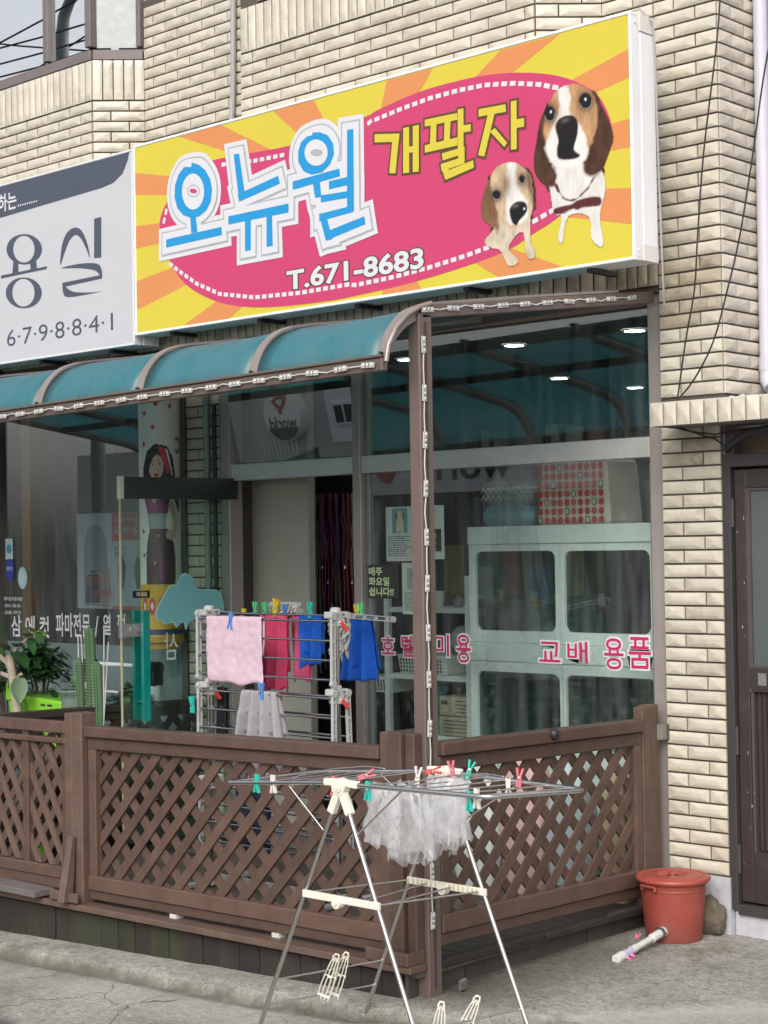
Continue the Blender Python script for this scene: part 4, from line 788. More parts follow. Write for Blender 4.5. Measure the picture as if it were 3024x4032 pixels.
def salon_sign():
    root = thing('shop_sign', 'white salon box sign with dark blue grey brush letters and a dark band on top', 'sign', (-5.4,-.40,3.28))
    frm = mat('sign_white_frame', (.60,.60,.60), .4, nv=.03)
    sign_cabinet(-7.6, -3.962, 3.283, 4.53, root, frm)
    ink = mat('print_slate', (.07,.08,.112), .5, spec=.18, nv=.03); face_ = mat('print_pale_grey', (.465,.465,.49), .5, spec=.18, nv=.02, ns=2); ww = MATS['print_white']
    y = -.4995; f = MB(); f.box(-7.58, -3.98, y, -.48, 3.30, 4.515); f.build('printed_face', face_, root)
    cl = lambda p: [(clamp(a, -7.57, -3.985), clamp(b, 3.30, 4.513)) for a, b in p]
    hd = [cl(p) for p in SG['s_hdr']]; hd[0] = [(-7.57,4.512)]+[(a,b) for a, b in hd[0][1:-1]]+[(-7.57,4.24)]
    flat(root, '', hd, y-.001, ink).build('band', ink, root)
    flat(root, '', SG['s_yo']+[smooth(p) if len(p) > 6 else p for p in SG['s_strk']], y-.0012, ink, step=.0001).build('letter', ink, root)
    flat(root, '', SG['s_yi'], y-.0035, face_, step=.0001).build('letter_gap', face_, root)
    mb = MB(); text(mb, '하는', (-5.43, y-.003, 4.335), X, Z, .215, .125, 0, .02)
    for k in range(9): mb.box(-5.20+k*.026, -5.187+k*.026, y-.0035, y-.003, 4.345, 4.357)
    mb.build('letter', ww, root)
    n = MB(); text(n, '6·7·9·8·8·4·1', (-5.345, y-.002, 3.40), X, Z, 1.165, .112, 0, -.006)
    n.build('phone_number', ink, root)
salon_sign()
# ------------------------------------------------------------------ awning
def awning():
    root = thing('awning', 'teal translucent curved awning on bronze ribs and a square corner post', 'awning', (-.43,-1.8,0))
    tl = lambda x: -.017*(-.42-x)
    prof = [(-.30,3.225),(-.9,3.145),(-1.5,3.06),(-1.70,3.03),(-1.80,3.005),(-1.88,2.97),(-1.95,2.91),(-1.995,2.84),(-2.015,2.775)]
    P_ = [Vector(q) for q in prof]; prof = []
    for i in range(len(P_)-1):
        a, b, c, d = P_[max(i-1,0)], P_[i], P_[i+1], P_[min(i+2,len(P_)-1)]
        for j in range(3):
            t = j/3; v = .5*((2*b)+(c-a)*t+(2*a-5*b+4*c-d)*t*t+(3*b-a-3*c+d)*t**3); prof.append((v.x, v.y))
    prof.append(tuple(P_[-1]))
    m, t, N, L = _nodes('teal_polycarbonate')
    o = N('ShaderNodeOutputMaterial'); b = N('ShaderNodeBsdfPrincipled'); tr = N('ShaderNodeBsdfTranslucent'); mx = N('ShaderNodeMixShader'); mx.inputs[0].default_value = .58
    b.inputs['Roughness'].default_value = .34; b.inputs['Specular IOR Level'].default_value = .85
    uv = N('ShaderNodeUVMap'); sp = N('ShaderNodeSeparateXYZ'); L(uv.outputs[0], sp.inputs[0])
    nz = N('ShaderNodeTexNoise'); nz.inputs['Scale'].default_value = 5; nz.inputs['Detail'].default_value = 7; tc = N('ShaderNodeTexCoord'); L(tc.outputs['Object'], nz.inputs['Vector'])
    def mth(op, a, c=None, cl=False):
        q = N('ShaderNodeMath'); q.operation = op; q.use_clamp = cl
        for i, z in enumerate((a, c)):
            if z is None: continue
            if isinstance(z, (int, float)): q.inputs[i].default_value = z
            else: L(z, q.inputs[i])
        return q.outputs[0]
    e = mth('ABSOLUTE', mth('SUBTRACT', sp.outputs[0], .5)); e = mth('MULTIPLY', mth('SUBTRACT', e, .40), 9., True)
    v = mth('MULTIPLY', mth('SUBTRACT', sp.outputs[1], .88), 7., True)
    d = mth('MULTIPLY', mth('MAXIMUM', v, mth('MULTIPLY', e, .7)), mth('MULTIPLY', mth('SUBTRACT', nz.outputs[0], .22), 2.6, True), True)     # grime left along the lower edge and the ribs
    mc = N('ShaderNodeMix'); mc.data_type = 'RGBA'; L(d, mc.inputs['Factor']); mc.inputs['A'].default_value = (.075,.295,.355,1); mc.inputs['B'].default_value = (.12,.10,.085,1)
    n4 = N('ShaderNodeTexNoise'); n4.inputs['Scale'].default_value = 2.2; n4.inputs['Detail'].default_value = 8; n4.inputs['Roughness'].default_value = .75; mp = N('ShaderNodeMapping'); mp.inputs['Scale'].default_value = (3, 1, 1); L(tc.outputs['Object'], mp.inputs[0]); L(mp.outputs[0], n4.inputs['Vector'])
    du = N('ShaderNodeMapRange'); du.inputs['From Min'].default_value = .42; du.inputs['From Max'].default_value = .75; du.inputs['To Max'].default_value = .55; L(n4.outputs[0], du.inputs[0])      # dust film
    md = N('ShaderNodeMix'); md.data_type = 'RGBA'; L(du.outputs[0], md.inputs['Factor']); L(mc.outputs['Result'], md.inputs['A']); md.inputs['B'].default_value = (.22,.35,.38,1)
    L(md.outputs['Result'], b.inputs['Base Color']); L(mth('ADD', mth('MULTIPLY', du.outputs[0], .35), .26), b.inputs['Roughness']); tr.inputs[0].default_value = (.24,.53,.57,1)
    L(b.outputs[0], mx.inputs[1]); L(tr.outputs[0], mx.inputs[2]); L(mx.outputs[0], o.inputs[0])
    xs = [-.435, -1.245, -2.06, -2.89, -3.71, -4.53, -5.35, -6.17, -7.0]
    for a, c in zip(xs, xs[1:]):
        mb = MB(); pts = []
        for i in range(len(prof)-1):
            pts.append(prof[i])
        pts.append(prof[-1]); n = len(pts)-1
        sag = lambda u, v: -.008*math.sin(PI*u)*math.sin(PI*v)
        mb.grid(8, n, lambda u, v: Vector((a-.03+(c+.03-a+.03)*u, pts[round(v*n)][0], pts[round(v*n)][1]+tl(a+(c-a)*u)+sag(u, v))))
        s = mb.build('sheet', m, root)
        uvl = s.data.uv_layers.new(name='UVMap'); vals = [((i % 9)/8, (i//9)/n) for i in range(len(mb.v))]
        for lp in s.data.loops: uvl.data[lp.index].uv = vals[lp.vertex_index]
        mdf = s.modifiers.new('thickness', 'SOLIDIFY'); mdf.thickness = .003
    for i, x in enumerate(xs):
        mb = MB()
        for (ya, za), (yb, zb) in zip(prof, prof[1:]):
            mb.hexa([(x-.026,ya,za+.004+tl(x)),(x+.026,ya,za+.004+tl(x)),(x+.026,ya,za+.016+tl(x)),(x-.026,ya,za+.016+tl(x))], [(x-.026,yb,zb+.004+tl(x)),(x+.026,yb,zb+.004+tl(x)),(x+.026,yb,zb+.016+tl(x)),(x-.026,yb,zb+.016+tl(x))])
            mb.hexa([(x-.02,ya,za-.045+tl(x)),(x+.02,ya,za-.045+tl(x)),(x+.02,ya,za-.004+tl(x)),(x-.02,ya,za-.004+tl(x))], [(x-.02,yb,zb-.045+tl(x)),(x+.02,yb,zb-.045+tl(x)),(x+.02,yb,zb-.004+tl(x)),(x-.02,yb,zb-.004+tl(x))])
        mb.cyl((x,-2.018,2.80+tl(x)), (x,-2.034,2.80+tl(x)), .007, 8, 1)
        mb.build('rib', [mat('bronze_rib', (.27,.23,.215), .4, metal=.3, dirt=(.15,.13,.12), damt=.5), black], root)
    fr = MB(); p0, p1 = Vector((-.42,-2.02,2.752)), Vector((-7,-2.02,2.752-.017*6.58))
    fr.beam(p0, p1, .035, .055); fr.beam(p0+Vector((0,-.012,.035)), p1+Vector((0,-.012,.035)), .03, .012)
    fr.build('front_rail', bronze, root, bev=.003)
    for yy, zz in ((-1.05,3.10),(-.36,3.19)):
        q = MB(); q.beam((-.43,yy,zz), (-7,yy,zz-.017*6.58), .04, .05); q.build('purlin', bronze, root)
    sr = MB(); sr.beam((-.425,-1.80,2.995), (-.425,-.0,3.235), .05, .06); sr.build('side_rail', bronze, root, bev=.004)
    ed = MB(); ed.tube([(-.398,-1.74,3.035),(-.398,-1.82,3.012),(-.398,-1.90,2.97),(-.398,-1.97,2.91),(-.398,-2.02,2.83),(-.398,-2.035,2.76)], .012, 6); ed.build('edge_trim', mat('bronze_light', (.30,.25,.23), .35, metal=.4), root)
    po = MB(); po.box(-.465, -.40, -1.82, -1.735, .03, 2.985); po.build('post', mat('brown_post', (.145,.105,.092), .45, metal=.15, nv=.08, dirt=(.08,.06,.05), damt=.4), root, bev=.004)
    gr = MB(); gr.box(-.398, -.3955, -1.785, -1.775, .08, 2.95); gr.build('post_groove', mat('groove_dark', (.05,.04,.035)), root)
    # far support by the next shop
    p2 = MB(); p2.box(-6.6, -6.535, -1.82, -1.735, -.3, 2.88); p2.build('post', MATS['brown_post'], root)
awning()
def led(label, pts, loc, out, start=.04, gap=.16):
    "a cord of small clear LED modules fixed along a path"
    root = thing('led_string', label, 'light string', loc, 'LED module strings on the awning')
    pts = [Vector(p) for p in pts]; out = Vector(out)
    Ls = [(b-a).length for a, b in zip(pts, pts[1:])]; tot = sum(Ls)
    def pos(s):
        for a, b, l in zip(pts, pts[1:], Ls):
            if s <= l or b == pts[-1]: return a+(b-a)*min(1, s/l), (b-a).normalized()
            s -= l
    ledm = mat('clear_led_case', (.47,.46,.44), .25, nv=.05); chip = mat('led_chip', (.62,.62,.58), .2); cordm = mat('white_cord', (.50,.50,.48), .5)
    s = start; cord = []; k = 0
    me = {}
    while s < tot-.07:
        c, d = pos(s); wv = out.cross(d).normalized(); R_ = Matrix((d, wv, out)).transposed().to_4x4()
        if 'm' not in me:
            q = MB(); q.box(-.036, .036, -.011, .011, 0, .008)
            for xx in (-.024, 0, .024): q.lathe((xx,0,.008), [(.0065,0),(.005,.003),(.0001,.004)], 8, 1)
            q.box(-.012,-.004,-.008,.008,.008,.010,2); q.box(.008,.016,-.008,.008,.008,.010,2); q.cyl((-.03,0,.008),(-.03,0,.011),.004,6,1)
            me['m'] = q.mesh('led_module', [ledm, chip, mat('module_print', (.22,.22,.22))])
        mx = Matrix.Translation(c-ORG[root]+out*.004)@R_@Matrix.Rotation(R.uniform(-.06,.06), 4, 'Z')
        place('led_module', me['m'], root, mx)
        for dd, o2 in ((-.036,.004),(.036,.004)): cord.append(c+d*dd+out*.007)
        if s+gap < tot-.07:
            c2, d2 = pos(s+gap*.5); cord.append(c2+out.cross(d2).normalized()*R.uniform(-.009,.009)+out*.005)
        s += gap*R.uniform(.96,1.04); k += 1
    mb = MB(); sm = []
    for i in range(len(cord)-1):
        for t_ in range(3): sm.append(cord[i].lerp(cord[i+1], t_/3))
    sm.append(cord[-1]); mb.tube(sm, .0035, 5); mb.build('cord', cordm, root)
def leds():
    z0 = 2.752
    led('string of clear LED modules along the low front edge of the teal awning', [(-.44,-2.042,z0+.0), (-6.9,-2.042,z0-.017*6.46)], (-.44,-2.04,2.75), (0,-1,0), .05, .168)
    led('string of LED modules on the sloping side rail between corner post and brick pillar', [(-.40,-1.80,3.0), (-.40,-.10,3.225)], (-.40,-1.8,3.0), (1,0,0), .03, .172)
    led('string of LED modules running down the brown corner post', [(-.40,-1.80,2.96), (-.40,-1.80,.14)], (-.40,-1.8,.14), (1,0,0), .11, .205)
leds()

# ------------------------------------------------------------------ deck and fences
def dz(x): return .016*(x+.4)           # the deck falls a little to the far end
def clip(poly, x0, x1, z0, z1):
    for ax, lim, sg in ((0,x0,1),(0,x1,-1),(1,z0,1),(1,z1,-1)):
        out = []
        for i in range(len(poly)):
            a, b = poly[i-1], poly[i]; da, db = (a[ax]-lim)*sg, (b[ax]-lim)*sg
            if (da >= 0) != (db >= 0): tt = da/(da-db); out.append((a[0]+(b[0]-a[0])*tt, a[1]+(b[1]-a[1])*tt))
            if db >= 0: out.append(b)
        poly = out
        if not poly: break
    return poly
def lattice(root, O, U, N_, l, z0, z1, depth0, th, sgn, sp, w_, ang=45, zf=lambda s: 0, mt=None, name='slat', off=0.):
    "parallel slats over a panel, each its own piece; sgn +1 leans right going up"
    O, U, N_ = Vector(O), Vector(U), Vector(N_); ca = math.tan(math.radians(ang)); h = z1-z0; run = h/ca; hw = w_/2/math.sin(math.radians(ang))
    s = -run+off
    while s < l+run:
        q = [(s-hw, z0), (s+hw, z0), (s+hw+run*sgn, z1), (s-hw+run*sgn, z1)]
        q = clip(q, 0, l, z0, z1)
        if len(q) > 2 and (max(a for a, b in q)-min(a for a, b in q)) > .02:
            mb = MB(); j = R.uniform(-.0015,.0015)
            mb.extr([O+U*a+Z*(b+zf(a))+N_*(depth0+j) for a, b in q], N_*(-th))
            mb.build(name, mt or brown, root)
        s += sp*R.uniform(.985,1.015)
def rail(root, p0, p1, w_, h_, name='rail', mt=None):
    mb = MB(); mb.beam(p0, p1, w_, h_); return mb.build(name, mt or brown, root, bev=.005)
def deck():
    root = thing('wooden_deck', 'raised brown timber deck in front of the pet shop with mossy skirt boards', 'deck', (-1.9,-.9,0))
    # floor boards
    for k in range(20):
        y = -1.87+k*.097; mb = MB(); q = [( -7.0, y), (-.42, y), (-.42, y+.091), (-7.0, y+.091)]
        mb.hexa([(a, b, .135+dz(a)) for a, b in q], [(a, b, .165+dz(a)) for a, b in q]); mb.build('floor_board', mat('deck_board', (.095,.075,.062), .7, nv=.3, rv=.12, bump=.2, stretch=(.3,1,1)), root)
    # front skirt boards
    x = -.50
    while x > -5.4:
        w_ = R.uniform(.118,.142); mb = MB(); zt = .145+dz(x); yy = -1.885+R.uniform(-.004,.004)
        mb.box(x-w_+.004, x, yy, yy+.02, apron(x,-1.9)-.06, zt); mb.build('skirt_board', mosswood if (x < -1.9 and R.random() < .75) else darkwood, root, bev=.003); x -= w_
    # side skirt
    y = -1.885
    while y < -.06:
        w_ = R.uniform(.15,.19); mb = MB(); xx = -.462+R.uniform(-.003,.003)
        mb.box(xx-.02, xx, y, min(y+w_-.004, -.04), -.02, .128+.02*(-y/1.9)); mb.build('skirt_board', mat('side_skirt', (.06,.05,.044), .75, nv=.3, ns=4, rv=.1, bump=.2, dirt=(.018,.016,.014), damt=.85, ds=3), root, bev=.003); y += w_
    # ledges
    mb = MB(); q = [(-5.4,-1.935),(-.405,-1.935),(-.405,-1.828),(-5.4,-1.828)]
    mb.hexa([(a, b, .163+dz(a)) for a, b in q], [(a, b, .195+dz(a)) for a, b in q]); mb.build('ledge', brownLt, root, bev=.004)
    for y0, y1, zz in ((-1.73,-1.0,.185),(-.985,-.04,.17)):
        mb = MB(); mb.hexa([(-.47,y0,zz-.03),(-.40,y0,zz-.03),(-.40,y1,zz-.04),(-.47,y1,zz-.04)], [(-.47,y0,zz),(-.40,y0,zz),(-.40,y1,zz-.01),(-.47,y1,zz-.01)]); mb.build('ledge', darkwood, root, bev=.004)
    mb = MB(); mb.box(-.66, -.437, -1.945, -1.915, .195, .25); mb.box(-.435, -.413, -1.945, -1.83, .195, .25); mb.build('post_collar', brown, root, bev=.004)
    mb = MB(); mb.box(-4.1,-3.0,-2.0,-1.86,.165,.20); mb.build('loose_plank', greywood, root, bev=.004)
    # darkness under the floor: the joists
    mb = MB()
    for y in (-1.5,-1.0,-.5): mb.box(-5.4, -.5, y, y+.06, -.1, .12)
    mb.build('joist', darkwood, root)
deck()
def fences():
    fz = lambda x: .017*(x+.61)
    # front
    f = thing('lattice_fence', 'long brown lattice fence along the street front of the deck', 'fence', (-1.65,-1.86,.17), 'brown lattice fences of the deck')
    x0, x1 = -2.70, -.615
    def R_(z, h, y=-1.85, w_=.05, a=x0, b=x1, n='rail'): rail(f, (a,y,z+fz(a)), (b,y,z+fz(b)), w_, h, n)
    R_(1.082, .055, -1.85, .085, n='cap_rail'); R_(1.02, .062, -1.845, .045); R_(.30, .075, -1.845, .06); R_(.238, .05, -1.84, .045)
    for x in (x0+.035, x1-.035):
        mb = MB(); mb.box(x-.03, x+.03, -1.868, -1.825, .33+fz(x), .99+fz(x)); mb.build('stile', brown, f, bev=.003)
    O = (x0+.07, -1.835, 0); l = x1-x0-.14; zf = lambda s: fz(x0+.07+s)
    lattice(f, O, X, (0,-1,0), l, .335, .99, .012, .012, 1, .157, .05, zf=zf); lattice(f, O, X, (0,-1,0), l, .335, .99, -.001, .012, -1, .157, .05, zf=zf, off=.05)
    for xx in (-2.03, -1.30):
        mb = MB(); mb.box(xx-.03, xx+.02, -1.865, -1.82, .19+dz(xx), .213+fz(xx)); mb.build('spacer', mat('white_block', (.50,.49,.47)), f)
    # corner post pair
    for a, b, y0, y1, h in ((-.612,-.555,-1.885,-1.80,1.175),(-.553,-.475,-1.90,-1.79,1.18),(-.473,-.42,-1.875,-1.73,1.175)):
        mb = MB(); mb.box(a, b, y0, y1, .20, h); mb.build('post', brown, f, bev=.005)
    # left post
    for a, b, h in ((-2.862,-2.80,1.135),(-2.798,-2.715,1.14)):
        mb = MB(); mb.box(a, b, -1.895, -1.80, .155, h); mb.build('post', brownLt, f, bev=.005)
    mb = MB(); mb.hexa([(-2.82,-1.985,.165),(-2.765,-1.985,.165),(-2.765,-1.92,.165),(-2.82,-1.92,.165)], [(-2.80,-1.925,.50),(-2.76,-1.925,.50),(-2.76,-1.90,.50),(-2.80,-1.90,.50)]); mb.build('prop', brownLt, f, bev=.003)
    mb = MB(); mb.box(-2.93,-2.70,-1.95,-1.93,.165,.215); mb.build('foot_block', brownLt, f, bev=.004)
    # side, running back to the wall
    s = thing('lattice_fence', 'brown lattice fence running from the corner post back to the brick pillar', 'fence', (-.42,-.9,.17), 'brown lattice fences of the deck')
    sz = lambda y: -.022*(y+1.72)
    y0, y1 = -1.735, -.19
    def S_(z, h, x, w_, n='rail'): rail(s, (x,y0,z+sz(y0)), (x,y1,z+sz(y1)), w_, h, n)
    S_(1.10, .058, -.415, .085, 'cap_rail'); S_(1.035, .065, -.42, .045); S_(.345, .078, -.418, .06); S_(.277, .055, -.425, .045)
    for y in (y0+.03, y1-.03):
        mb = MB(); mb.box(-.44, -.398, y-.028, y+.028, .38+sz(y), 1.005+sz(y)); mb.build('stile', brown, s, bev=.003)
    O = (-.43, y0+.06, 0); l = y1-y0-.12; zf = lambda q: sz(y0+.06+q)
    lattice(s, O, Y, (1,0,0), l, .383, 1.004, .014, .012, 1, .150, .05, ang=45, zf=zf); lattice(s, O, Y, (1,0,0), l, .383, 1.004, .001, .012, -1, .150, .05, zf=zf, off=.06)
    for a, b, q0, q1, h in ((-.452,-.395,-.185,-.118,1.155),(-.47,-.40,-.116,-.03,1.16)):
        mb = MB(); mb.box(a, b, q0, q1, .16, h); mb.build('post', brown, s, bev=.005)
    mb = MB(); mb.ball((-.37,-.95,1.095), .028, 8); mb.cyl((-.40,-.95,1.095), (-.37,-.95,1.095), .013, 8); mb.build('knob', black, s)
    mb = MB(); mb.box(-.398,-.393,-.06,-.02,.98,1.06); mb.box(-.393,-.35,-.016,-.012,.98,1.06); mb.cyl((-.394,-.018,.98),(-.394,-.018,1.06),.006,8); mb.build('hinge', steel, s)
    # gate panel at the far end
    g = thing('lattice_gate', 'narrow brown lattice gate panel beside the left fence post', 'gate', (-3.4,-1.86,.2))
    gz = lambda x: .012*(x+2.85)
    a, b = -4.2, -2.87
    def G_(z, h, y, w_, n='rail'): rail(g, (a,y,z+gz(a)), (b,y,z+gz(b)), w_, h, n)
    G_(1.055, .06, -1.86, .06, 'cap_rail'); G_(.985, .03, -1.865, .05); G_(.29, .06, -1.86, .05); G_(.232, .055, -1.855, .045)
    for x, w_ in ((-2.895,.03),(-3.235,.05),(-3.66,.05),(-4.15,.05)):
        mb = MB(); mb.box(x-w_/2, x+w_/2, -1.878, -1.84, .26, 1.03); mb.build('stile', brown, g, bev=.003)
    for c, d in ((-3.21,-2.91),(-3.635,-3.26),(-4.12,-3.69)):
        lattice(g, (c,-1.85,0), X, (0,-1,0), d-c, .32, .97, .014, .011, -1, .118, .042, ang=58, mt=brownLt); lattice(g, (c,-1.85,0), X, (0,-1,0), d-c, .32, .97, .001, .011, 1, .118, .042, ang=50, off=.03)
    # dark fence between the two shops
    r = thing('lattice_fence', 'dark lattice fence dividing the deck from the salon, behind the open glass door', 'fence', (-3.9,-.9,.15), 'brown lattice fences of the deck')
    dk = mat('dark_brown_wood', (.04,.027,.022), .6, nv=.15, bump=.1)
    rz = lambda y: -.017*(y+.05)
    for z, h, w_, n in ((1.0,.045,.07,'cap_rail'),(.955,.05,.04,'rail'),(.30,.06,.05,'rail')): rail(r, (-3.9,-.05,z+rz(-.05)), (-3.9,-1.80,z+rz(-1.8)), w_, h, n, dk)
    lattice(r, (-3.9,-1.78,0), Y, (1,0,0), 1.7, .33, .94, .014, .011, 1, .15, .048, mt=dk); lattice(r, (-3.9,-1.78,0), Y, (1,0,0), 1.7, .33, .94, .001, .011, -1, .15, .048, mt=dk)
fences()
# ------------------------------------------------------------------ folding rack in front of the deck
HN, HF = Vector((-.19,-2.56,1.05)), Vector((-.10,-2.05,1.05))
RACK = {}
def folding_rack():
    g0 = road(-.2,-2.5)
    root = thing('drying_rack', 'folding stainless steel drying rack with two open wings standing in the street', 'drying rack', (-.15,-2.3,g0))
    yN, yF = -2.56, -2.05
    wing = {}
    # wings: bent tube frames, slightly drooping on the far side
    def frame(pts, n): 
        mb = MB(); sm = []
        for i in range(len(pts)):
            a, b, c = Vector(pts[i-1] if i else pts[0]), Vector(pts[i]), Vector(pts[min(i+1, len(pts)-1)])
            if 0 < i < len(pts)-1:
                r = .05
                for t_ in (0,.25,.5,.75,1):
                    p = b+(a-b).normalized()*r*(1-t_)**2+(c-b).normalized()*r*t_**2; sm.append(p)
            else: sm.append(b)
        mb.tube(sm, .0095, 10); return mb.build('wing_frame', steel, root)
    L = [HN+Vector((-.03,0,.012)), (-.86,yN-.0,1.010), (-.83,yF,1.003), HF+Vector((-.03,0,.01))]
    Rr = [HN+Vector((.03,0,.012)), (.55,yN,1.074), (.61,yF,1.045), HF+Vector((.03,0,.01))]
    frame(L, 'l'); frame(Rr, 'r')
    lerp = lambda a, b, t_: Vector(a)+(Vector(b)-Vector(a))*t_
    RACK['L'], RACK['R'] = L, Rr
    for W in (L, Rr):
        for k in range(6):
            t_ = .13+.15*k; p, q = lerp(W[0], W[1], t_), lerp(W[3], W[2], t_)
            mb = MB(); mb.tube([p+Vector((0,0,.0)), lerp(p, q, .5)+Vector((0,0,-.004)), q], .0032, 6); mb.build('rod', steel, root)
    # thin bow wires over the wings
    for W, t0, t1 in ((L,.42,.02),(Rr,.42,.05)):
        mb = MB(); p, q = lerp(W[0], W[1], t0), lerp(W[3], W[2], t0); mb.tube([p+Vector((0,.0,.012)), lerp(p, q, .2)+Vector((0,0,.03)), lerp(p, q, .5)+Vector((0,0,.035)), lerp(p, q, .8)+Vector((0,0,.03)), q+Vector((0,0,.012))], .003, 6); mb.build('bow_wire', steel, root)
    for Hb, y, s in ((HN,yN,-1),(HF,yF,1)):
        h = MB(); h.cyl(Hb+Vector((0,-.018,0)), Hb+Vector((0,.018,0)), .034, 20); h.cyl(Hb+Vector((0,-.024,0)), Hb+Vector((0,.024,0)), .021, 16); h.cyl(Hb+Vector((0,-.028,0)), Hb+Vector((0,.028,0)), .010, 12)
        h.beam(Hb+Vector((-.085,0,.013)), Hb+Vector((0,0,.016)), .026, .028); h.beam(Hb+Vector((0,0,.016)), Hb+Vector((.095,0,.013)), .026, .028)
        h.beam(Hb+Vector((-.005,0,-.01)), Hb+Vector((-.052,0,-.105)), .03, .034); h.beam(Hb+Vector((.005,0,-.01)), Hb+Vector((.05,0,-.105)), .03, .034)
        h.build('hub', ivory, root, bev=.004)
        lx = -.70 if y == yN else -.565; rx = .235 if y == yN else .335
        for dx, fx in ((-.04,lx),(.035,rx)):
            mb = MB(); foot = Vector((fx,y,road(fx,y))); top = Hb+Vector((dx,0,-.08)); mb.tube([top, foot+Vector((0,0,.02))], .0095, 10); mb.cyl(foot, foot+Vector((0,0,.03)), .013, 10, 1)
            mb.build('leg', [steel, greyPl], root); RACK[(y, dx < 0)] = (top, foot)
    def onleg(y, left, z):
        a, b = RACK[(y, left)]; return a+(b-a)*((a.z-z)/(a.z-b.z))
    for left, zs in ((True,(.245,.135)),(False,(.165,))):
        for z in zs:
            mb = MB(); mb.tube([onleg(yN,left,z), onleg(yF,left,z)], .004, 6); mb.build('rod', steel, root)
    RACK['onleg'] = onleg
    # shoe tray between the legs
    for y, z, op in ((yN,.615,0),(yF,.60,1)):
        a, b = onleg(y,True,z+.0), onleg(y,False,z+.0)
        mb = MB(); mb.beam(a+Vector((-.0,-.012,0)), b+Vector((.03,-.012,.0)), .014, .028)
        if op:
            for k in range(16): q = a.lerp(b, (k+.5)/16); mb.box(q.x-.003, q.x+.003, q.y-.022, q.y-.018, q.z-.012, q.z+.012, 1)
        c = a.lerp(b, .52); mb.cyl(c+Vector((0,-.035,-.012)), c+Vector((0,-.005,-.012)), .022, 16); mb.cyl(c+Vector((0,-.042,-.012)), c+Vector((0,-.03,-.012)), .009, 10)
        mb.build('tray_bar', [ivory, mat('rib_ochre', (.42,.36,.20), .6)], root, bev=.002)
    a0, b0 = onleg(yN,True,.615), onleg(yN,False,.615); a1, b1 = onleg(yF,True,.60), onleg(yF,False,.60)
    for t0, t1, dz_ in ((.12,.02,.01),(.62,.28,-.02),(1.02,1.0,.0),(.95,.62,-.012)):
        mb = MB(); mb.tube([a0.lerp(b0,t0)+Vector((0,0,dz_)), a1.lerp(b1,t1)], .004, 6); mb.build('rod', steel, root)
    for p, q in (((-.477,yN,1.027),onleg(yN,True,.864)),((.126,yN,1.058),onleg(yN,False,.865)),((.28,yF,1.04),onleg(yF,False,.86)),((-.45,yF,1.02),onleg(yF,True,.86))):
        mb = MB(); mb.tube([p, q], .004, 6); mb.build('brace', steel, root)
folding_rack()
def peg_mesh(m):
    mb = MB()
    for s in (-1, 1):
        sec = [(-.004*s+.0,.030),(-.0095*s,.012),(-.003*s,.0),(-.003*s,-.008),(-.0065*s,-.016),(-.0065*s,-.030)]
        pts = [(.0155*s,.036),(.0075*s,.036),(.001*s,.002),(.001*s,-.030),(.0085*s,-.034),(.0085*s,-.012),(.0065*s,0.002)]
        mb.extr([(a, -.006, b) for a, b in pts], (0,.012,0))
    mb.cyl((-.004,0,.0),(.004,0,.0),.0085,8,1)
    return mb.mesh('peg', [m, steel])
PEG = {}
def peg(colour, label, p, rz=0, tilt=0, flip=False, s=1.05, lean=0.):
    cols = {'green': (.10,.62,.22), 'teal': (.02,.47,.38), 'pink': (.66,.16,.20), 'white': (.66,.62,.58), 'yellow': (.70,.52,.02), 'blue': (.10,.26,.62), 'red': (.60,.05,.05)}
    if colour not in PEG: PEG[colour] = peg_mesh(mat('peg_'+colour, cols[colour], .4, nv=.04))
    o = bpy.data.objects.new('clothes_peg', PEG[colour]); COL.objects.link(o)
    o.matrix_world = Matrix.Translation(p)@Matrix.Rotation(rz, 4, 'Z')@Matrix.Rotation(tilt, 4, 'Y')@Matrix.Rotation(lean, 4, 'X')@Matrix.Rotation(PI if flip else 0, 4, 'Y')@Matrix.Scale(s, 4)
    tag(o, label, 'clothes peg', 'pegs on the folding rack' if p[1] < -1.95 else 'pegs on the tall towel rack'); return o
def rack_pegs():
    z = lambda x: 1.05+(.04 if x > -.19 else .058)*(x+.19)*(.7 if x > -.19 else 1.0)+.012
    peg('teal', 'teal peg hanging from the near bar of the left wing, nearest the wing tip', (-.667,-2.56,z(-.667)-.01), 0, .05, True)
    peg('white', 'off white peg hanging beside the teal one near the left wing tip', (-.571,-2.56,z(-.571)-.01), 0, -.05, True)
    peg('pink', 'pink peg hanging from the bar just left of the rack hub', (-.245,-2.54,1.048), .3, 0, True)
    peg('pink', 'pink peg lying open on the rods behind the rack hub', (-.205,-2.40,1.075), .5, 1.2, False)
    peg('teal', 'teal peg hanging from the bar just right of the rack hub', (-.045,-2.56,1.047), 0, .05, True)
    peg('white', 'white peg clipped to a plastic bag on the middle rods', (-.02,-2.30,1.075), .4, .15, False, lean=.1)
    peg('pink', 'pink peg standing upright over the plastic bags', (.02,-2.14,1.085), .3, -.12, False)
    peg('red', 'small red peg lying flat on the far rods', (-.10,-2.12,1.07), .2, 1.4, False)
    peg('teal', 'teal peg standing at the far edge of the plastic bags', (.07,-2.09,1.085), .4, .35, False)
    peg('pink', 'pink peg standing open on the outer rods of the right wing', (.40,-2.19,1.09), .3, .1, False)
    peg('white', 'white peg straddling the outer rods of the right wing', (.385,-2.24,1.06), .6, 0, True)
    peg('teal', 'teal peg hanging under the near corner of the right wing', (.452,-2.55,1.052), 0, .0, True)
    peg('white', 'white peg next to the teal one under the right wing corner', (.478,-2.54,1.062), 0, .0, True)
rack_pegs()
bagM = film('clear_bag', (.97,.97,.98), .40, .12, .68, .22, 8)
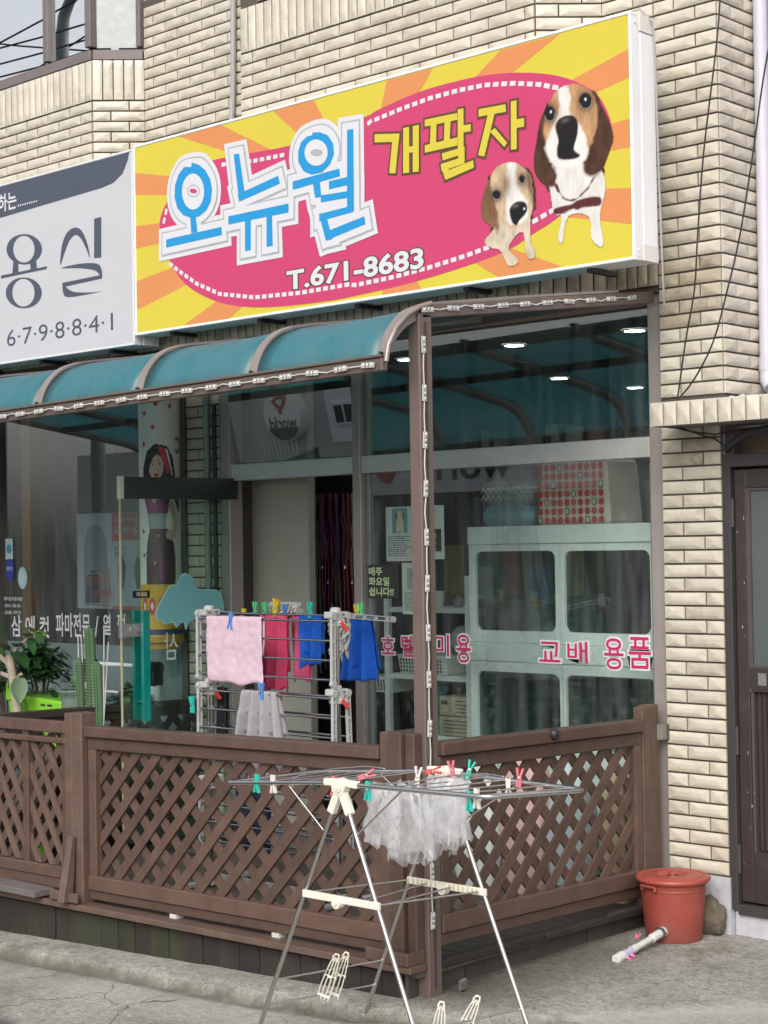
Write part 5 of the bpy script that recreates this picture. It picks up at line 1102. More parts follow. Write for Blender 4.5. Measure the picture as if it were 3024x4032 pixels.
def bag(name, label, c, w, h, d, seed, top=1.05):
    "a crumpled plastic bag hanging over the rods, with a torn lower edge"
    c = Vector(c); mb = MB(); nu, nv = 80, 30
    def pt(u, v):
        a = 2*PI*u; t_ = v
        prof = .50+.5*math.sin(min(1, t_*1.35)*PI/2)
        rx, ry = w/2*prof*(1-.12*t_*t_), d/2*prof
        fold = 1+(.07*math.sin(a*5+seed+1.2*t_)+.035*math.sin(a*11+seed*2-1.5*t_))*(.3+.7*t_)+.10*noise.noise((math.cos(a)*1.2+seed, math.sin(a)*1.2, t_*1.5))
        cr = noise.noise((math.cos(a)*2.5+seed*3, math.sin(a)*2.5, t_*2.5))*.024+abs(noise.noise((math.cos(a)*5, math.sin(a)*5+seed, t_*3+seed)))*.020-abs(noise.noise((math.cos(a)*9, math.sin(a)*9+seed, t_*9)))*.007
        z = -h*t_*(1+.16*noise.noise((math.cos(a)*2+seed, math.sin(a)*2, 4.2)))+.03*(1-t_)*noise.noise((a, seed, 1))
        if v == 1: z += R.uniform(-.007,.005)
        return c+Vector((rx*math.cos(a)*fold+cr, ry*math.sin(a)*fold+cr, z))
    mb.grid(nu, nv, pt)
    for k in range(8):      # torn tufts along the lower edge and creased flaps
        a = R.uniform(0, 1); p = pt(a, R.uniform(.78,.98)); q = p+Vector((R.uniform(-.02,.02), R.uniform(-.02,.02), -R.uniform(.01,.045))); s = p+Vector((R.uniform(-.018,.018), R.uniform(-.015,.015), -R.uniform(-.005,.02)))
        mb.add([p, q, s], [(0,1,2)])
    for k in range(0):      # gathered mouth sticking up through the rods
        a = k/8*2*PI; p = c+Vector((w*.22*math.cos(a), d*.22*math.sin(a), -.01)); q = c+Vector((w*.2*math.cos(a+.5), d*.2*math.sin(a+.5), -.01)); t_ = c+Vector((w*.30*math.cos(a+.3)+R.uniform(-.02,.02), d*.2*math.sin(a+.3), R.uniform(.02,.07)))
        mb.add([p, q, t_], [(0,1,2)])
    o = mb.build(name, bagM, None, tuple(c)); return tag(o, label, 'plastic bag', 'plastic bags drying on the rack')
bag('plastic_bag', 'crumpled clear plastic bag hanging leftmost on the rack rods', (-.105,-2.42,1.045), .15, .225, .11, 1)
bag('plastic_bag', 'large crumpled clear bag hanging lowest in the middle of the rack', (-.045,-2.33,1.045), .20, .285, .13, 5)
bag('plastic_bag', 'whitish bag with frayed lower edge hanging behind the two clear ones', (-.02,-2.18,1.06), .15, .28, .11, 9)
bag('plastic_bag', 'flat whitish plastic bag hanging rightmost, over the right wing rods', (.075,-2.22,1.07), .16, .245, .10, 14)
def shoe_hangers():
    def one(label, p, q):
        "flat ivory ladder-shaped shoe dryer hooked over the low rods, from p (foot) to q (loop)"
        p, q = Vector(p), Vector(q); root = thing('shoe_hanger', label, 'shoe hanger', tuple(p), 'ivory shoe hangers on the low rods')
        d = (q-p); l = d.length; d.normalize(); s = Vector((.84,.54,0)); s = (s-d*s.dot(d)).normalized()
        mb = MB(); f = lambda a, t_: p+d*(l*t_)+s*a
        for a in (-.024,-.010,.005,.019):
            mb.tube([f(a*1.1,0), f(a*1.15,.3), f(a*1.0,.55), f(a*.75,.8), f(a*.4,.92)], .0032, 5)
        mb.tube([f(-.010,.85), f(-.015,.93), f(-.008,1.0), f(.004,1.0), f(.009,.93), f(.006,.85)], .0042, 6)
        mb.build('prongs', ivory, root)
        c = MB()
        for t_ in (.08,.50): c.beam(f(-.028,t_), f(.024,t_), .008, .01)
        c.build('crossbar', ivory, root)
        for t_ in (.5,):
            k = MB()
            for a in (-.018,.012): k.beam(f(a,t_-.02)+Vector((.004,-.004,0)), f(a,t_+.005)+Vector((.004,-.004,0)), .006, .008)
            k.build('clip', black, root)
    on = RACK['onleg']; yN, yF = -2.56, -2.05
    P = lambda left, z, t_: on(yN,left,z).lerp(on(yF,left,z), t_)
    for t_, lab in ((.60,'ivory shoe hanger on the left low rods, nearer the deck corner post leaning right'),(.51,'ivory shoe hanger on the left low rods, beside its leaning twin')):
        b, a = P(True,.135,t_), P(True,.245,t_); dd = (a-b).normalized(); one(lab, b-dd*.02+Vector((.01,-.012,0)), a+dd*.075+Vector((.012,-.012,0)))
    for t_, tip, lab in ((.27,(0,.0),'upright ivory shoe hanger on the right low rod'),(.52,(.03,.02),'tilted ivory shoe hanger on the right low rod')):
        a = P(False,.165,t_); one(lab, a+Vector((-.03-tip[0],-.012,-.11)), a+Vector((.005+tip[0],-.012+tip[1],.095)))
shoe_hangers()

# ------------------------------------------------------------------ tall rack on the deck
def tower():
    xL, xR, y0, top, z0 = -2.63, -1.655, -1.08, 1.665, .165+dz(-2)
    root = thing('drying_rack', 'tall steel towel rack with grey plastic joints standing on the deck', 'drying rack', (-2.14,y0,z0))
    for x in (xL, xR):
        mb = MB(); mb.cyl((x-.013,y0,z0+.02), (x-.013,y0,top), .0105, 10); mb.cyl((x+.013,y0,z0+.02), (x+.013,y0,top), .0105, 10); mb.build('pole', steel, root)
        mb = MB(); mb.beam((x,y0-.36,z0+.02), (x,y0+.36,z0+.02), .035, .025); mb.box(x-.03,x+.03,y0-.03,y0+.03,z0,z0+.07); mb.build('foot', greyPl, root, bev=.004)
    mb = MB(); mb.beam((xL,y0,z0+.05), (xR,y0,z0+.05), .02, .03); mb.build('base_bar', alu, root)
    def arm(p, q, n='arm'):
        p, q = Vector(p), Vector(q); mb = MB(); d = (q-p).normalized(); u = Vector((1,0,0)); v = d.cross(u)
        l = (q-p).length
        for s in (-1, 1): mb.beam(p+v*.011*s, q+v*.011*s, .016, .006, up=tuple(v))
        for k in range(4): c = p+d*(l*(k+.5)/4); mb.beam(c-v*.009, c+v*.009, .014, .016, up=tuple(d))
        mb.cyl(p-u*.012, p+u*.012, .02, 12); mb.cyl(q-u*.012, q+u*.012, .017, 12)
        mb.build(n, greyPl, root)
    tiers = ((top-.035, 'up'), (1.235, 'down'), (.72, 'down'))
    for zt, st in tiers:
        for x in (xL, xR):
            mb = MB(); mb.box(x-.032, x+.032, y0-.055, y0+.055, zt-.012, zt+.022); mb.lathe((x,y0,zt+.02), [(.03,0),(.028,.018),(.018,.024)], 12); mb.box(x-.035,x+.035,y0-.025,y0+.025,zt-.055,zt-.01)
            for yy in (-.035,.015): mb.box(x-.038, x+.038, y0+yy, y0+yy+.02, zt+.002, zt+.010, 1)
            mb.build('joint', [greyPl, mat('slot_dark', (.08,.08,.08))], root, bev=.004)
            kn = MB(); kn.cyl((x+.03,y0,zt-.04), (x+.055,y0,zt-.04), .014, 10, 1); kn.beam((x+.05,y0-.012,zt-.03), (x+.06,y0+.022,zt-.075), .010, .02); kn.build('clamp_knob', [MATS['peg_red'], whitePl], root)
        for sgn in (-1, 1):
            if st == 'up' and sgn == 1: q = lambda s: Vector((0, y0+.055+s, zt-.0-.10*s))
            else:
                spread = .004 if sgn < 0 else .012; q = lambda s, sg=sgn, sp=spread: Vector((0, y0+sg*(.05+sp*s/.36), zt-s))
            for x in (xL-.03, xR+.03): arm(q(0)+Vector((x,0,0)), q(.345)+Vector((x,0,0)))
            for s in (.025, .125, .225, .325):
                mb = MB(); mb.cyl(q(s)+Vector((xL-.03,0,0)), q(s)+Vector((xR+.03,0,0)), .0062, 8); mb.build('rod', steel, root)
    return xL, xR, y0, top
xL, xR, y0T, topT = tower()
def towel(label, xa, xb, y, ztop, drop, m, folds=0, amp=.008, back=.6, rag=.006, cat='towel', seed=0, curl=0., skew=0., r=.010, name='towel', hem=None):
    "cloth folded over a rod along X: front and back leaf, soft folds, uneven hem"
    mb = MB(); nu, nv = 40, 40; L1, L2 = drop, drop*back; tot = L1+L2+PI*r
    def pt(u, v):
        s = v*tot
        x = xa+(xb-xa)*u
        if s < L1: yy, zz, side = -r, ztop-(L1-s), 1; k = (L1-s)/L1
        elif s < L1+PI*r: t_ = (s-L1)/r; yy, zz, side = -r*math.cos(t_), ztop+r*math.sin(t_), 0; k = 0
        else: yy, zz, side = r, ztop-(s-L1-PI*r), -1; k = (s-L1-PI*r)/L2
        wv = math.sin(u*PI*folds+seed)*amp*(.35+.65*k)*3 if folds else 0
        n = noise.noise((x*9+seed, zz*7, side*3))*amp*1.1*k+noise.noise((x*26, zz*24+seed, side))*amp*.45+noise.noise((x*5+seed, zz*40, side))*amp*.25
        x2 = x+(.012*noise.noise((u*2+seed, zz*6, side*2)))*k*(2 if u in (0, 1) else 1)+skew*k+curl*(.5-u)*k
        zz += (noise.noise((u*4+seed, side, 2))*rag*2-rag*.5)*k
        return Vector((x2, y+yy-wv-n if side >= 0 else y+yy-wv+n, zz))
    mb.grid(nu, nv, pt)
    o = mb.build(name, m, None, ((xa+xb)/2, y, ztop)); sd_ = o.modifiers.new('thickness', 'SOLIDIFY'); sd_.thickness = .003
    return tag(o, label, cat, 'cloths drying on the tall rack')
def cloth(name, c, **k): return mat(name, c, .9, nv=.10, ns=30, bump=.35, bs=160, spec=.2, **k)
def towels():
    pk, mg, mgd, bl, gy = cloth('pale_pink_cloth', (.62,.45,.53)), cloth('magenta_cloth', (.60,.07,.16)), cloth('magenta_plush', (.55,.10,.20)), cloth('royal_blue_terry', (.012,.085,.42)), cloth('grey_fleece', (.30,.29,.30))
    z1 = topT-.035
    q = lambda s: (y0T-.05-.004*s/.36, z1-s)
    y, z = q(.025); towel('pale pink towel hanging over the front bars of the tall rack', -2.575, -2.135, y-.008, z+.004, .345, pk, 0, .012, .55, .008, seed=1, r=.012)
    yF = lambda s: (y0T+.055+s, z1-.10*s)
    y, z = yF(.125); towel('folded magenta towel hanging left of the plush one', -2.40, -2.19, y, z, .41, mg, 5, .011, .7, .02, seed=3, curl=.04)
    y, z = yF(.225); towel('dusty pink plush cloth hanging between magenta and blue', -2.27, -2.08, y, z, .34, mgd, 3, .010, .7, .012, seed=5)
    y, z = yF(.125); towel('short blue terry cloth hanging behind the grey plastic arm', -2.09, -1.93, y, z, .25, bl, 3, .013, .8, .02, seed=7, curl=.05)
    y, z = yF(.225); towel('long royal blue towel hanging rightmost on the tall rack', -1.855, -1.69, y+.02, z, .33, bl, 5, .013, .8, .012, seed=9, skew=.0, curl=-.08)
    y, z = yF(.325); towel('small blue cloth folded over the far bar at the left end', -2.72, -2.58, y, z+.012, .10, cloth('dusty_blue_cloth', (.08,.18,.42)), 2, .006, .8, .01, seed=11)
    y, z = (y0T-.052, 1.235-.025); towel('grey fleece towel gathered over the top bar of the lower wing', -2.30, -2.04, y+.0, z+.004, .25, gy, 7, .013, .8, .025, seed=13, curl=-.10, r=.014)
    y, z = (y0T+.055, 1.21); towel('black garment hanging on the rear of the lower wing, left end', -2.62, -2.54, y, z, .30, cloth('black_cloth', (.015,.015,.018)), 2, .006, .8, .01, seed=15)
    y, z = (y0T+.06, .69); towel('dark navy cloth on the lowest wing behind the lattice, left part', -2.50, -2.25, y, z, .36, cloth('navy_cloth', (.02,.025,.05)), 4, .01, .8, .01, seed=17)
    y, z = (y0T+.06, 1.21); towel('lilac grey cloth on the rear of the lower wing, behind the lattice', -2.40, -2.16, y+.03, z, .50, cloth('lilac_cloth', (.30,.28,.33)), 4, .012, .8, .01, seed=19)
    cm = mat('chenille', (.46,.45,.42), .95, nv=.15, ns=20)
    def mop(label, c, w, h, d, n, hang):
        mb = MB(); c = Vector(c)
        for k in range(n):
            p = c+Vector((R.uniform(-w/2,w/2), R.uniform(-d/2,d/2), -R.random()*h)); dr = Vector((R.uniform(-.6,.6), R.uniform(-1,.4), -R.uniform(.2,1.1)*hang)).normalized()
            l = R.uniform(.022,.036); mb.tube([p, p+dr*l*.55, p+dr*l+Vector((0,0,-.006))], [.0070,.0078,.0045], 5)
        mb.box(c.x-w/2+.01, c.x+w/2-.01, c.y-.008, c.y+.008, c.z-h*.95, c.z+.005)
        for k in range(3): x = c.x+R.uniform(-.3,.3)*w; mb.tube([(x,c.y-.01,c.z-h), (x+.008,c.y-.012,c.z-h-.06), (x-.004,c.y-.01,c.z-h-.10)], .003, 4)
        o = mb.build('mop_pad', cm, None, tuple(c)); tag(o, label, 'mop head', 'cloths drying on the tall rack')
    y, z = yF(.325); mop('greyish white noodle mop pad lying over the top bars of the rack', (-2.50,y+.08,z+.075), .25, .07, .06, 260, .5)
    mop('greyish white noodle mop pad hanging behind the right pole of the rack', (-1.90,y-.08,z+.015), .14, .20, .04, 330, 1)
    # pegs
    y, z = yF(.325); y2, z2 = yF(.225); yb, zb = yF(.125)
    P = lambda c, lab, x, yy, zz, t_=0, flip=False: peg(c, lab, (x, yy, zz), 0, t_, flip, 1.3)
    P('green', 'green peg upright over the small blue cloth', -2.665, y, z+.035, .05); P('green', 'green peg upright between blue cloth and mop pad', -2.585, y, z+.035, -.05)
    P('yellow', 'yellow peg upright on top of the lying mop pad', -2.50, y, z+.055, .12); P('yellow', 'lime yellow peg hanging at the left end of the far bar', -2.74, y-.02, z, .05, True)
    P('yellow', 'yellow peg leaning over the magenta towel', -2.285, yb, zb+.035, .25); P('blue', 'light blue peg behind the leaning yellow one', -2.315, y2, z2+.02, .0)
    P('teal', 'teal peg over the short blue cloth', -2.02, yb, zb+.028, .02); P('yellow', 'yellow peg upright beside the grey arm, over the mop pad', -1.865, y, z+.028, .05)
    P('green', 'green peg upright over the long royal blue towel', -1.76, y2+.02, z2+.03, -.05)
    qy, qz = q(.025); P('blue', 'blue peg holding the pale pink towel to the front bar', -2.375, qy-.02, qz-.008, .15, True)
    P('blue', 'blue peg holding the grey fleece towel', -2.135, y0T-.075, 1.225, -.03, False); P('teal', 'teal peg clipped to the left grey arm of the lower wing', -2.665, y0T-.10, 1.13, -.06, False)
towels()
# ------------------------------------------------------------------ bucket, stone, drain pipe
def bucket():
    c = Vector((-.198,-.238,.043)); root = thing('bucket', 'terracotta red plastic bucket with lid and white drain pipe beside the pillar', 'bucket', tuple(c))
    red = mat('bucket_red', (.285,.056,.040), .42, nv=.12, ns=6, dirt=(.24,.11,.085), damt=.75, ds=5, bump=.05, bs=90); redL = mat('lid_red', (.33,.068,.047), .38, nv=.06)
    b = MB(); b.lathe(c, [(.02,.0),(.128,.0),(.136,.008),(.150,.16),(.162,.292),(.163,.30),(.160,.30),(.157,.296)], 48); b.lathe(c+Vector((0,0,.250)), [(.1595,0),(.1615,.002),(.1615,.006),(.1598,.008)], 48); b.build('body', red, root)
    l = MB(); l.lathe(c+Vector((0,0,.298)), [(.165,-.012),(.177,-.010),(.183,.0),(.181,.010),(.170,.016),(.160,.012),(.157,.006),(.146,.008),(.142,.016),(.125,.019),(.085,.020),(.070,.017),(.060,.008),(.022,.006),(.021,.018),(.026,.020),(.026,.026),(.0001,.027)], 48)
    l.build('lid', redL, root)
    for ang in (-1.75, 1.39):
        h = MB(); d = Vector((math.cos(ang), math.sin(ang), 0)); t_ = Vector((-d.y, d.x, 0)); p = c+d*.163+Vector((0,0,.278))
        h.beam(p-t_*.045+d*.012, p+t_*.045+d*.012, .02, .012); h.beam(p+t_*.042+d*.004+Vector((0,0,.0)), p+t_*.042+d*.01+Vector((0,0,-.022)), .012, .014); h.beam(p-t_*.042+d*.004, p-t_*.042+d*.01+Vector((0,0,-.022)), .012, .014)
        h.build('handle', red, root, bev=.003)
    pv = mat('white_pvc', (.60,.60,.58), .35, nv=.05, dirt=(.40,.38,.33), damt=.4, ds=9); pr = mat('valve_purple', (.45,.40,.55), .4); pk = mat('valve_pink', (.62,.08,.20), .4)
    d = Vector((.06,-.998,0)).normalized(); s = Vector((-.172,-.378,.105))
    p = MB(); A = lambda t_: s+d*t_+Vector((0,0,-.045*t_/.4))
    p.cyl(A(-.01), A(.018), .026, 16, 1); p.cyl(A(.012), A(.03), .030, 6, 2); p.cyl(A(.03), A(.10), .021, 16); p.cyl(A(.09), A(.30), .0155, 16); p.cyl(A(.245), A(.285), .019, 14); p.cyl(A(.37), A(.425), .023, 16); p.cyl(A(.425), A(.43), .02, 16); p.cyl(A(.29), A(.38), .018, 14, 3)
    for t_ in (.31,.35):
        q = A(t_); sd_ = Vector((-d.y, d.x, 0))*-1
        p.cyl(q, q+sd_*.02*-1+Vector((0,0,-.016)), .010, 10, 3); p.cyl(q+sd_*-.016+Vector((0,0,-.012)), q+sd_*-.034+Vector((0,0,-.022)), .0095, 10, 4); p.cyl(q+Vector((0,0,.012)), q+Vector((0,0,.024)), .004, 6, 3)
    p.build('drain_pipe', [pv, mat('pvc_collar', (.5,.5,.47), .5, dirt=(.2,.17,.14), damt=.8, ds=20), mat('metal_nut', (.2,.2,.19), .4, metal=.8), pr, pk], root)
    st = MB()
    def pt(u, v):
        a, b = 2*PI*u, PI*v; n = Vector((math.sin(b)*math.cos(a), math.sin(b)*math.sin(a), math.cos(b))); r = 1+.25*noise.noise(n*1.7+Vector((3,1,7)))+.16*noise.noise(n*5)+.07*noise.noise(n*13)
        return Vector((-.115,-.06,.13))+Vector((n.x*.095, n.y*.055, n.z*.105))*r
    st.grid(24, 16, pt); o = st.build('stone', mat('rough_stone', (.11,.09,.065), .9, nv=.45, ns=22, bump=.8, bs=45), None, (-.055,-.075,.04)); tag(o, 'rough brown stone wedged between the red bucket and the wall', 'stone')
    w_ = MB()
    def wp(u, v): return Vector((-.352+u*.03, -.36+v*.012+u*.006, .045+.02*v+.01*math.sin(u*9)+.006*math.sin(v*7)))
    w_.grid(5, 4, wp); o = w_.build('wrapper', mat('pink_wrapper', (.50,.09,.20), .4, nv=.3, ns=40), None, (-.34,-.42,.05)); tag(o, 'small crumpled pink wrapper lying behind the bucket', 'litter')
    o = MB(); o.box(-.375,-.36,-1.66,-1.62,.055,.10); o.box(-.374,-.355,-1.655,-1.64,.05,.058,1)
    o = o.build('metal_tag', [mat('dull_metal_tag', (.22,.22,.21), .5, metal=.4), black], None, (-.37,-1.64,.05)); o.rotation_euler = (.2,.25,0); tag(o, 'small bent grey metal tag lying at the foot of the corner post', 'litter')
bucket()

# ------------------------------------------------------------------ entrance with canopy on the right
def entrance():
    db = mat('dark_brown_steel', (.040,.030,.030), .38, nv=.12, ns=5, spec=.5, dirt=(.10,.09,.085), damt=.22, ds=8); dk = mat('door_frame_steel', (.045,.040,.040), .45, nv=.15)
    ch0 = set(bpy.data.objects)
    y = .12
    f = MB(); f.box(-.075, -.035, y-.03, y+.06, .17, 2.41); f.box(-.035, 1.2, y-.03, y+.06, 2.345, 2.41); f.box(-.035, 1.2, y-.03, y+.06, .15, .20); f.build('door_frame', dk, bld, bev=.003)
    d = MB(); z0, z1 = .21, 2.335
    for b in ((-.03,.035,z0,z1),(.035,1.0,2.24,z1),(.035,1.0,1.24,1.36),(.035,1.0,z0,.46)): d.box(b[0], b[1], y, y+.045, b[2], b[3])
    dr = d.build('entrance_door', db, bld, bev=.004)
    g = MB(); g.box(.055, 1.0, y+.015, y+.022, 1.36, 2.24); g.build('door_pane', mat('hammered_grey_glass', (.085,.10,.10), .22, nv=.08, bump=.15, bs=80), dr)
    b = MB(); b.box(.035, .055, y+.004, y+.03, 1.36, 2.24); b.box(.055, 1.0, y+.006, y+.03, 1.36, 1.372); b.box(.055,1.0,y+.006,y+.03,2.228,2.24); b.box(.04,.055,y+.004,y+.03,.46,1.24); b.build('bead', mat('bead_brown', (.075,.060,.055), .45), dr)
    for k in range(22):
        x = .06+k*.028; q = MB(); q.hexa([(x,y+.028,.47),(x+.014,y+.012,.47),(x+.026,y+.028,.47),(x+.026,y+.032,.47)], [(x,y+.028,1.235),(x+.014,y+.012,1.235),(x+.026,y+.028,1.235),(x+.026,y+.032,1.235)]); q.build('rib', db, dr)
    pn = MB(); pn.box(.055, 1.0, y+.03, y+.04, .46, 1.24); pn.build('panel', db, dr)
    for z in (.42, 1.0, 2.12):
        h = MB(); h.cyl((-.034,y-.012,z-.07), (-.034,y-.012,z+.07), .011, 10); h.build('hinge', dk, bld)
    ch = MB()
    for k in range(14): x, z = R.uniform(-.02,.06), R.uniform(.25,2.2); ch.box(x, x+R.uniform(.0015,.004), y-.0012, y-.0002, z, z+R.uniform(.003,.03)*R.random())
    ch.build('paint_chip', mat('chip_white', (.5,.5,.48), .7), dr)
    pl = MB(); pl.box(.085,.13,y-.003,y-.0005,1.275,1.335); pl.build('plate', mat('worn_plate', (.17,.165,.15), .6, nv=.5, ns=60), dr)
    for o_ in set(bpy.data.objects)-ch0:
        if o_.parent == bld: o_.location = (.055, -.09, 0)
    w_ = MB(); w_.box(-.10, 1.4, .19, .3, .1, 2.55); w_.build('inner_wall', mat('tan_plaster', (.22,.165,.12), .8, nv=.15, dirt=(.05,.045,.04), damt=.8, ds=4), bld)
    s = MB(); s.box(-.014, 1.4, .02, .2, -.15, .17); s.box(-.1,1.4,.13,.2,-.1,.155); s.build('door_step', MATS['grey_white_paint'], bld, bev=.01)
    # canopy: slab with a row of upright tiles on its face
    c = MB(); c.box(-.243, 1.6, -.285, .13, 2.555, 2.655); cn = c.build('door_canopy', mat('canopy_concrete', (.20,.195,.185), .8, nv=.2, bump=.2), bld)
    soldiers((-.243,-.288), 0, 0, 1.83, 2.545, 2.668, 0, w=.0765, par=cn, name='canopy_tile'); soldiers((-.246,.0), -PI/2, 0, .285, 2.545, 2.668, 0, w=.0765, par=cn, name='canopy_tile')
    wp = MB(); wp.box(-.235, 1.6, -.285, .0, 2.655, 2.665)
    for k in range(24): x = R.uniform(-.1,.5); wp.ball((x, R.uniform(-.03,-.0), 2.668), R.uniform(.012,.03), 6, sz=.5)
    for k in range(14): x = R.uniform(-.01,.03); wp.ball((x+.01, R.uniform(.02,.33), 2.67+R.random()*.03), R.uniform(.015,.03), 6, sz=.8)
    wp.build('paint_skim', mat('pale_paint_skim', (.55,.55,.58), .7, nv=.15), cn)
    # duct hoses and cables under it
    hz = MB(); path = [Vector((-.02,.03,2.43)), Vector((.05,.0,2.47)), Vector((.15,-.02,2.51)), Vector((.35,-.03,2.53)), Vector((.9,-.02,2.53))]
    pts = []; rr = []
    for a, b2 in zip(path, path[1:]):
        n = max(2, int((b2-a).length/.006))
        for k in range(n): pts.append(a.lerp(b2, k/n)); rr.append(.020 if len(rr) % 2 else .0165)
    hz.tube(pts, rr, 8); hz.build('flexible_duct', mat('dark_hose', (.05,.05,.055), .5), bld)
    hz = MB(); hz.box(-.078,-.01,.012,.10,2.41,2.555); hz.build('junction_box', mat('grey_box', (.20,.20,.21), .6, nv=.2), bld)
    for pa in ([(-.20,-.10,2.556),(-.16,-.06,2.53),(-.05,-.02,2.51),(.05,-.02,2.52),(.3,-.03,2.535)], [(-.24,-.10,2.556),(-.18,-.06,2.535),(-.05,-.02,2.49),(.0,.0,2.45),(.05,.02,2.44)]):
        q = MB(); q.tube(pa, .004, 5); q.build('cable', black, bld)
entrance()
def neighbour():
    root = thing('neighbour_house', 'pale lavender rendered house wall at the far right edge', 'house', (.5,.45,0))
    mb = MB(); mb.box(.022, 3.2, .40, .7, 2.66, 7); mb.build('wall', mat('lavender_render', (.42,.40,.46), .7, nv=.06, dirt=(.35,.34,.38), damt=.4), root)
    mb = MB(); mb.tube([(.052,.33,7),(.050,.33,2.86),(.055,.32,2.79),(.09,.30,2.75)], .036, 14); mb.lathe((.050,.33,2.84), [(.041,0),(.041,.07)], 14); mb.build('downpipe', mat('lavender_pipe', (.50,.48,.55), .4, nv=.05), root)
neighbour()
def cables():
    for label, pts, r in (('thin black cable hanging nearly straight down in front of the pillar', [(.19,-.25,5.0),(.17,-.25,4.57),(.138,-.25,4.31),(.064,-.25,3.86),(.02,-.25,3.45),(-.003,-.25,3.2),(-.06,-.25,2.95),(-.112,-.25,2.67)], .0042),
                          ('thin black cable slanting from the right edge down to the canopy', [(.60,-.25,4.9),(.422,-.25,4.27),(.34,-.25,3.85),(.258,-.25,3.45),(.18,-.25,3.18),(.094,-.25,2.935),(-.02,-.25,2.76),(-.117,-.25,2.67)], .0042)):
        mb = MB(); sm = []
        P = [Vector(p) for p in pts]
        for i in range(len(P)-1):
            a, b, c, d = P[max(i-1,0)], P[i], P[i+1], P[min(i+2,len(P)-1)]
            for k in range(4):
                t_ = k/4; sm.append(.5*((2*b)+(c-a)*t_+(2*a-5*b+4*c-d)*t_**2+(3*b-a-3*c+d)*t_**3))
        sm.append(P[-1]); mb.tube(sm, r, 6); tag(mb.build('cable', black, None, pts[-1]), label, 'cable', 'loose cables at the pillar')
cables()

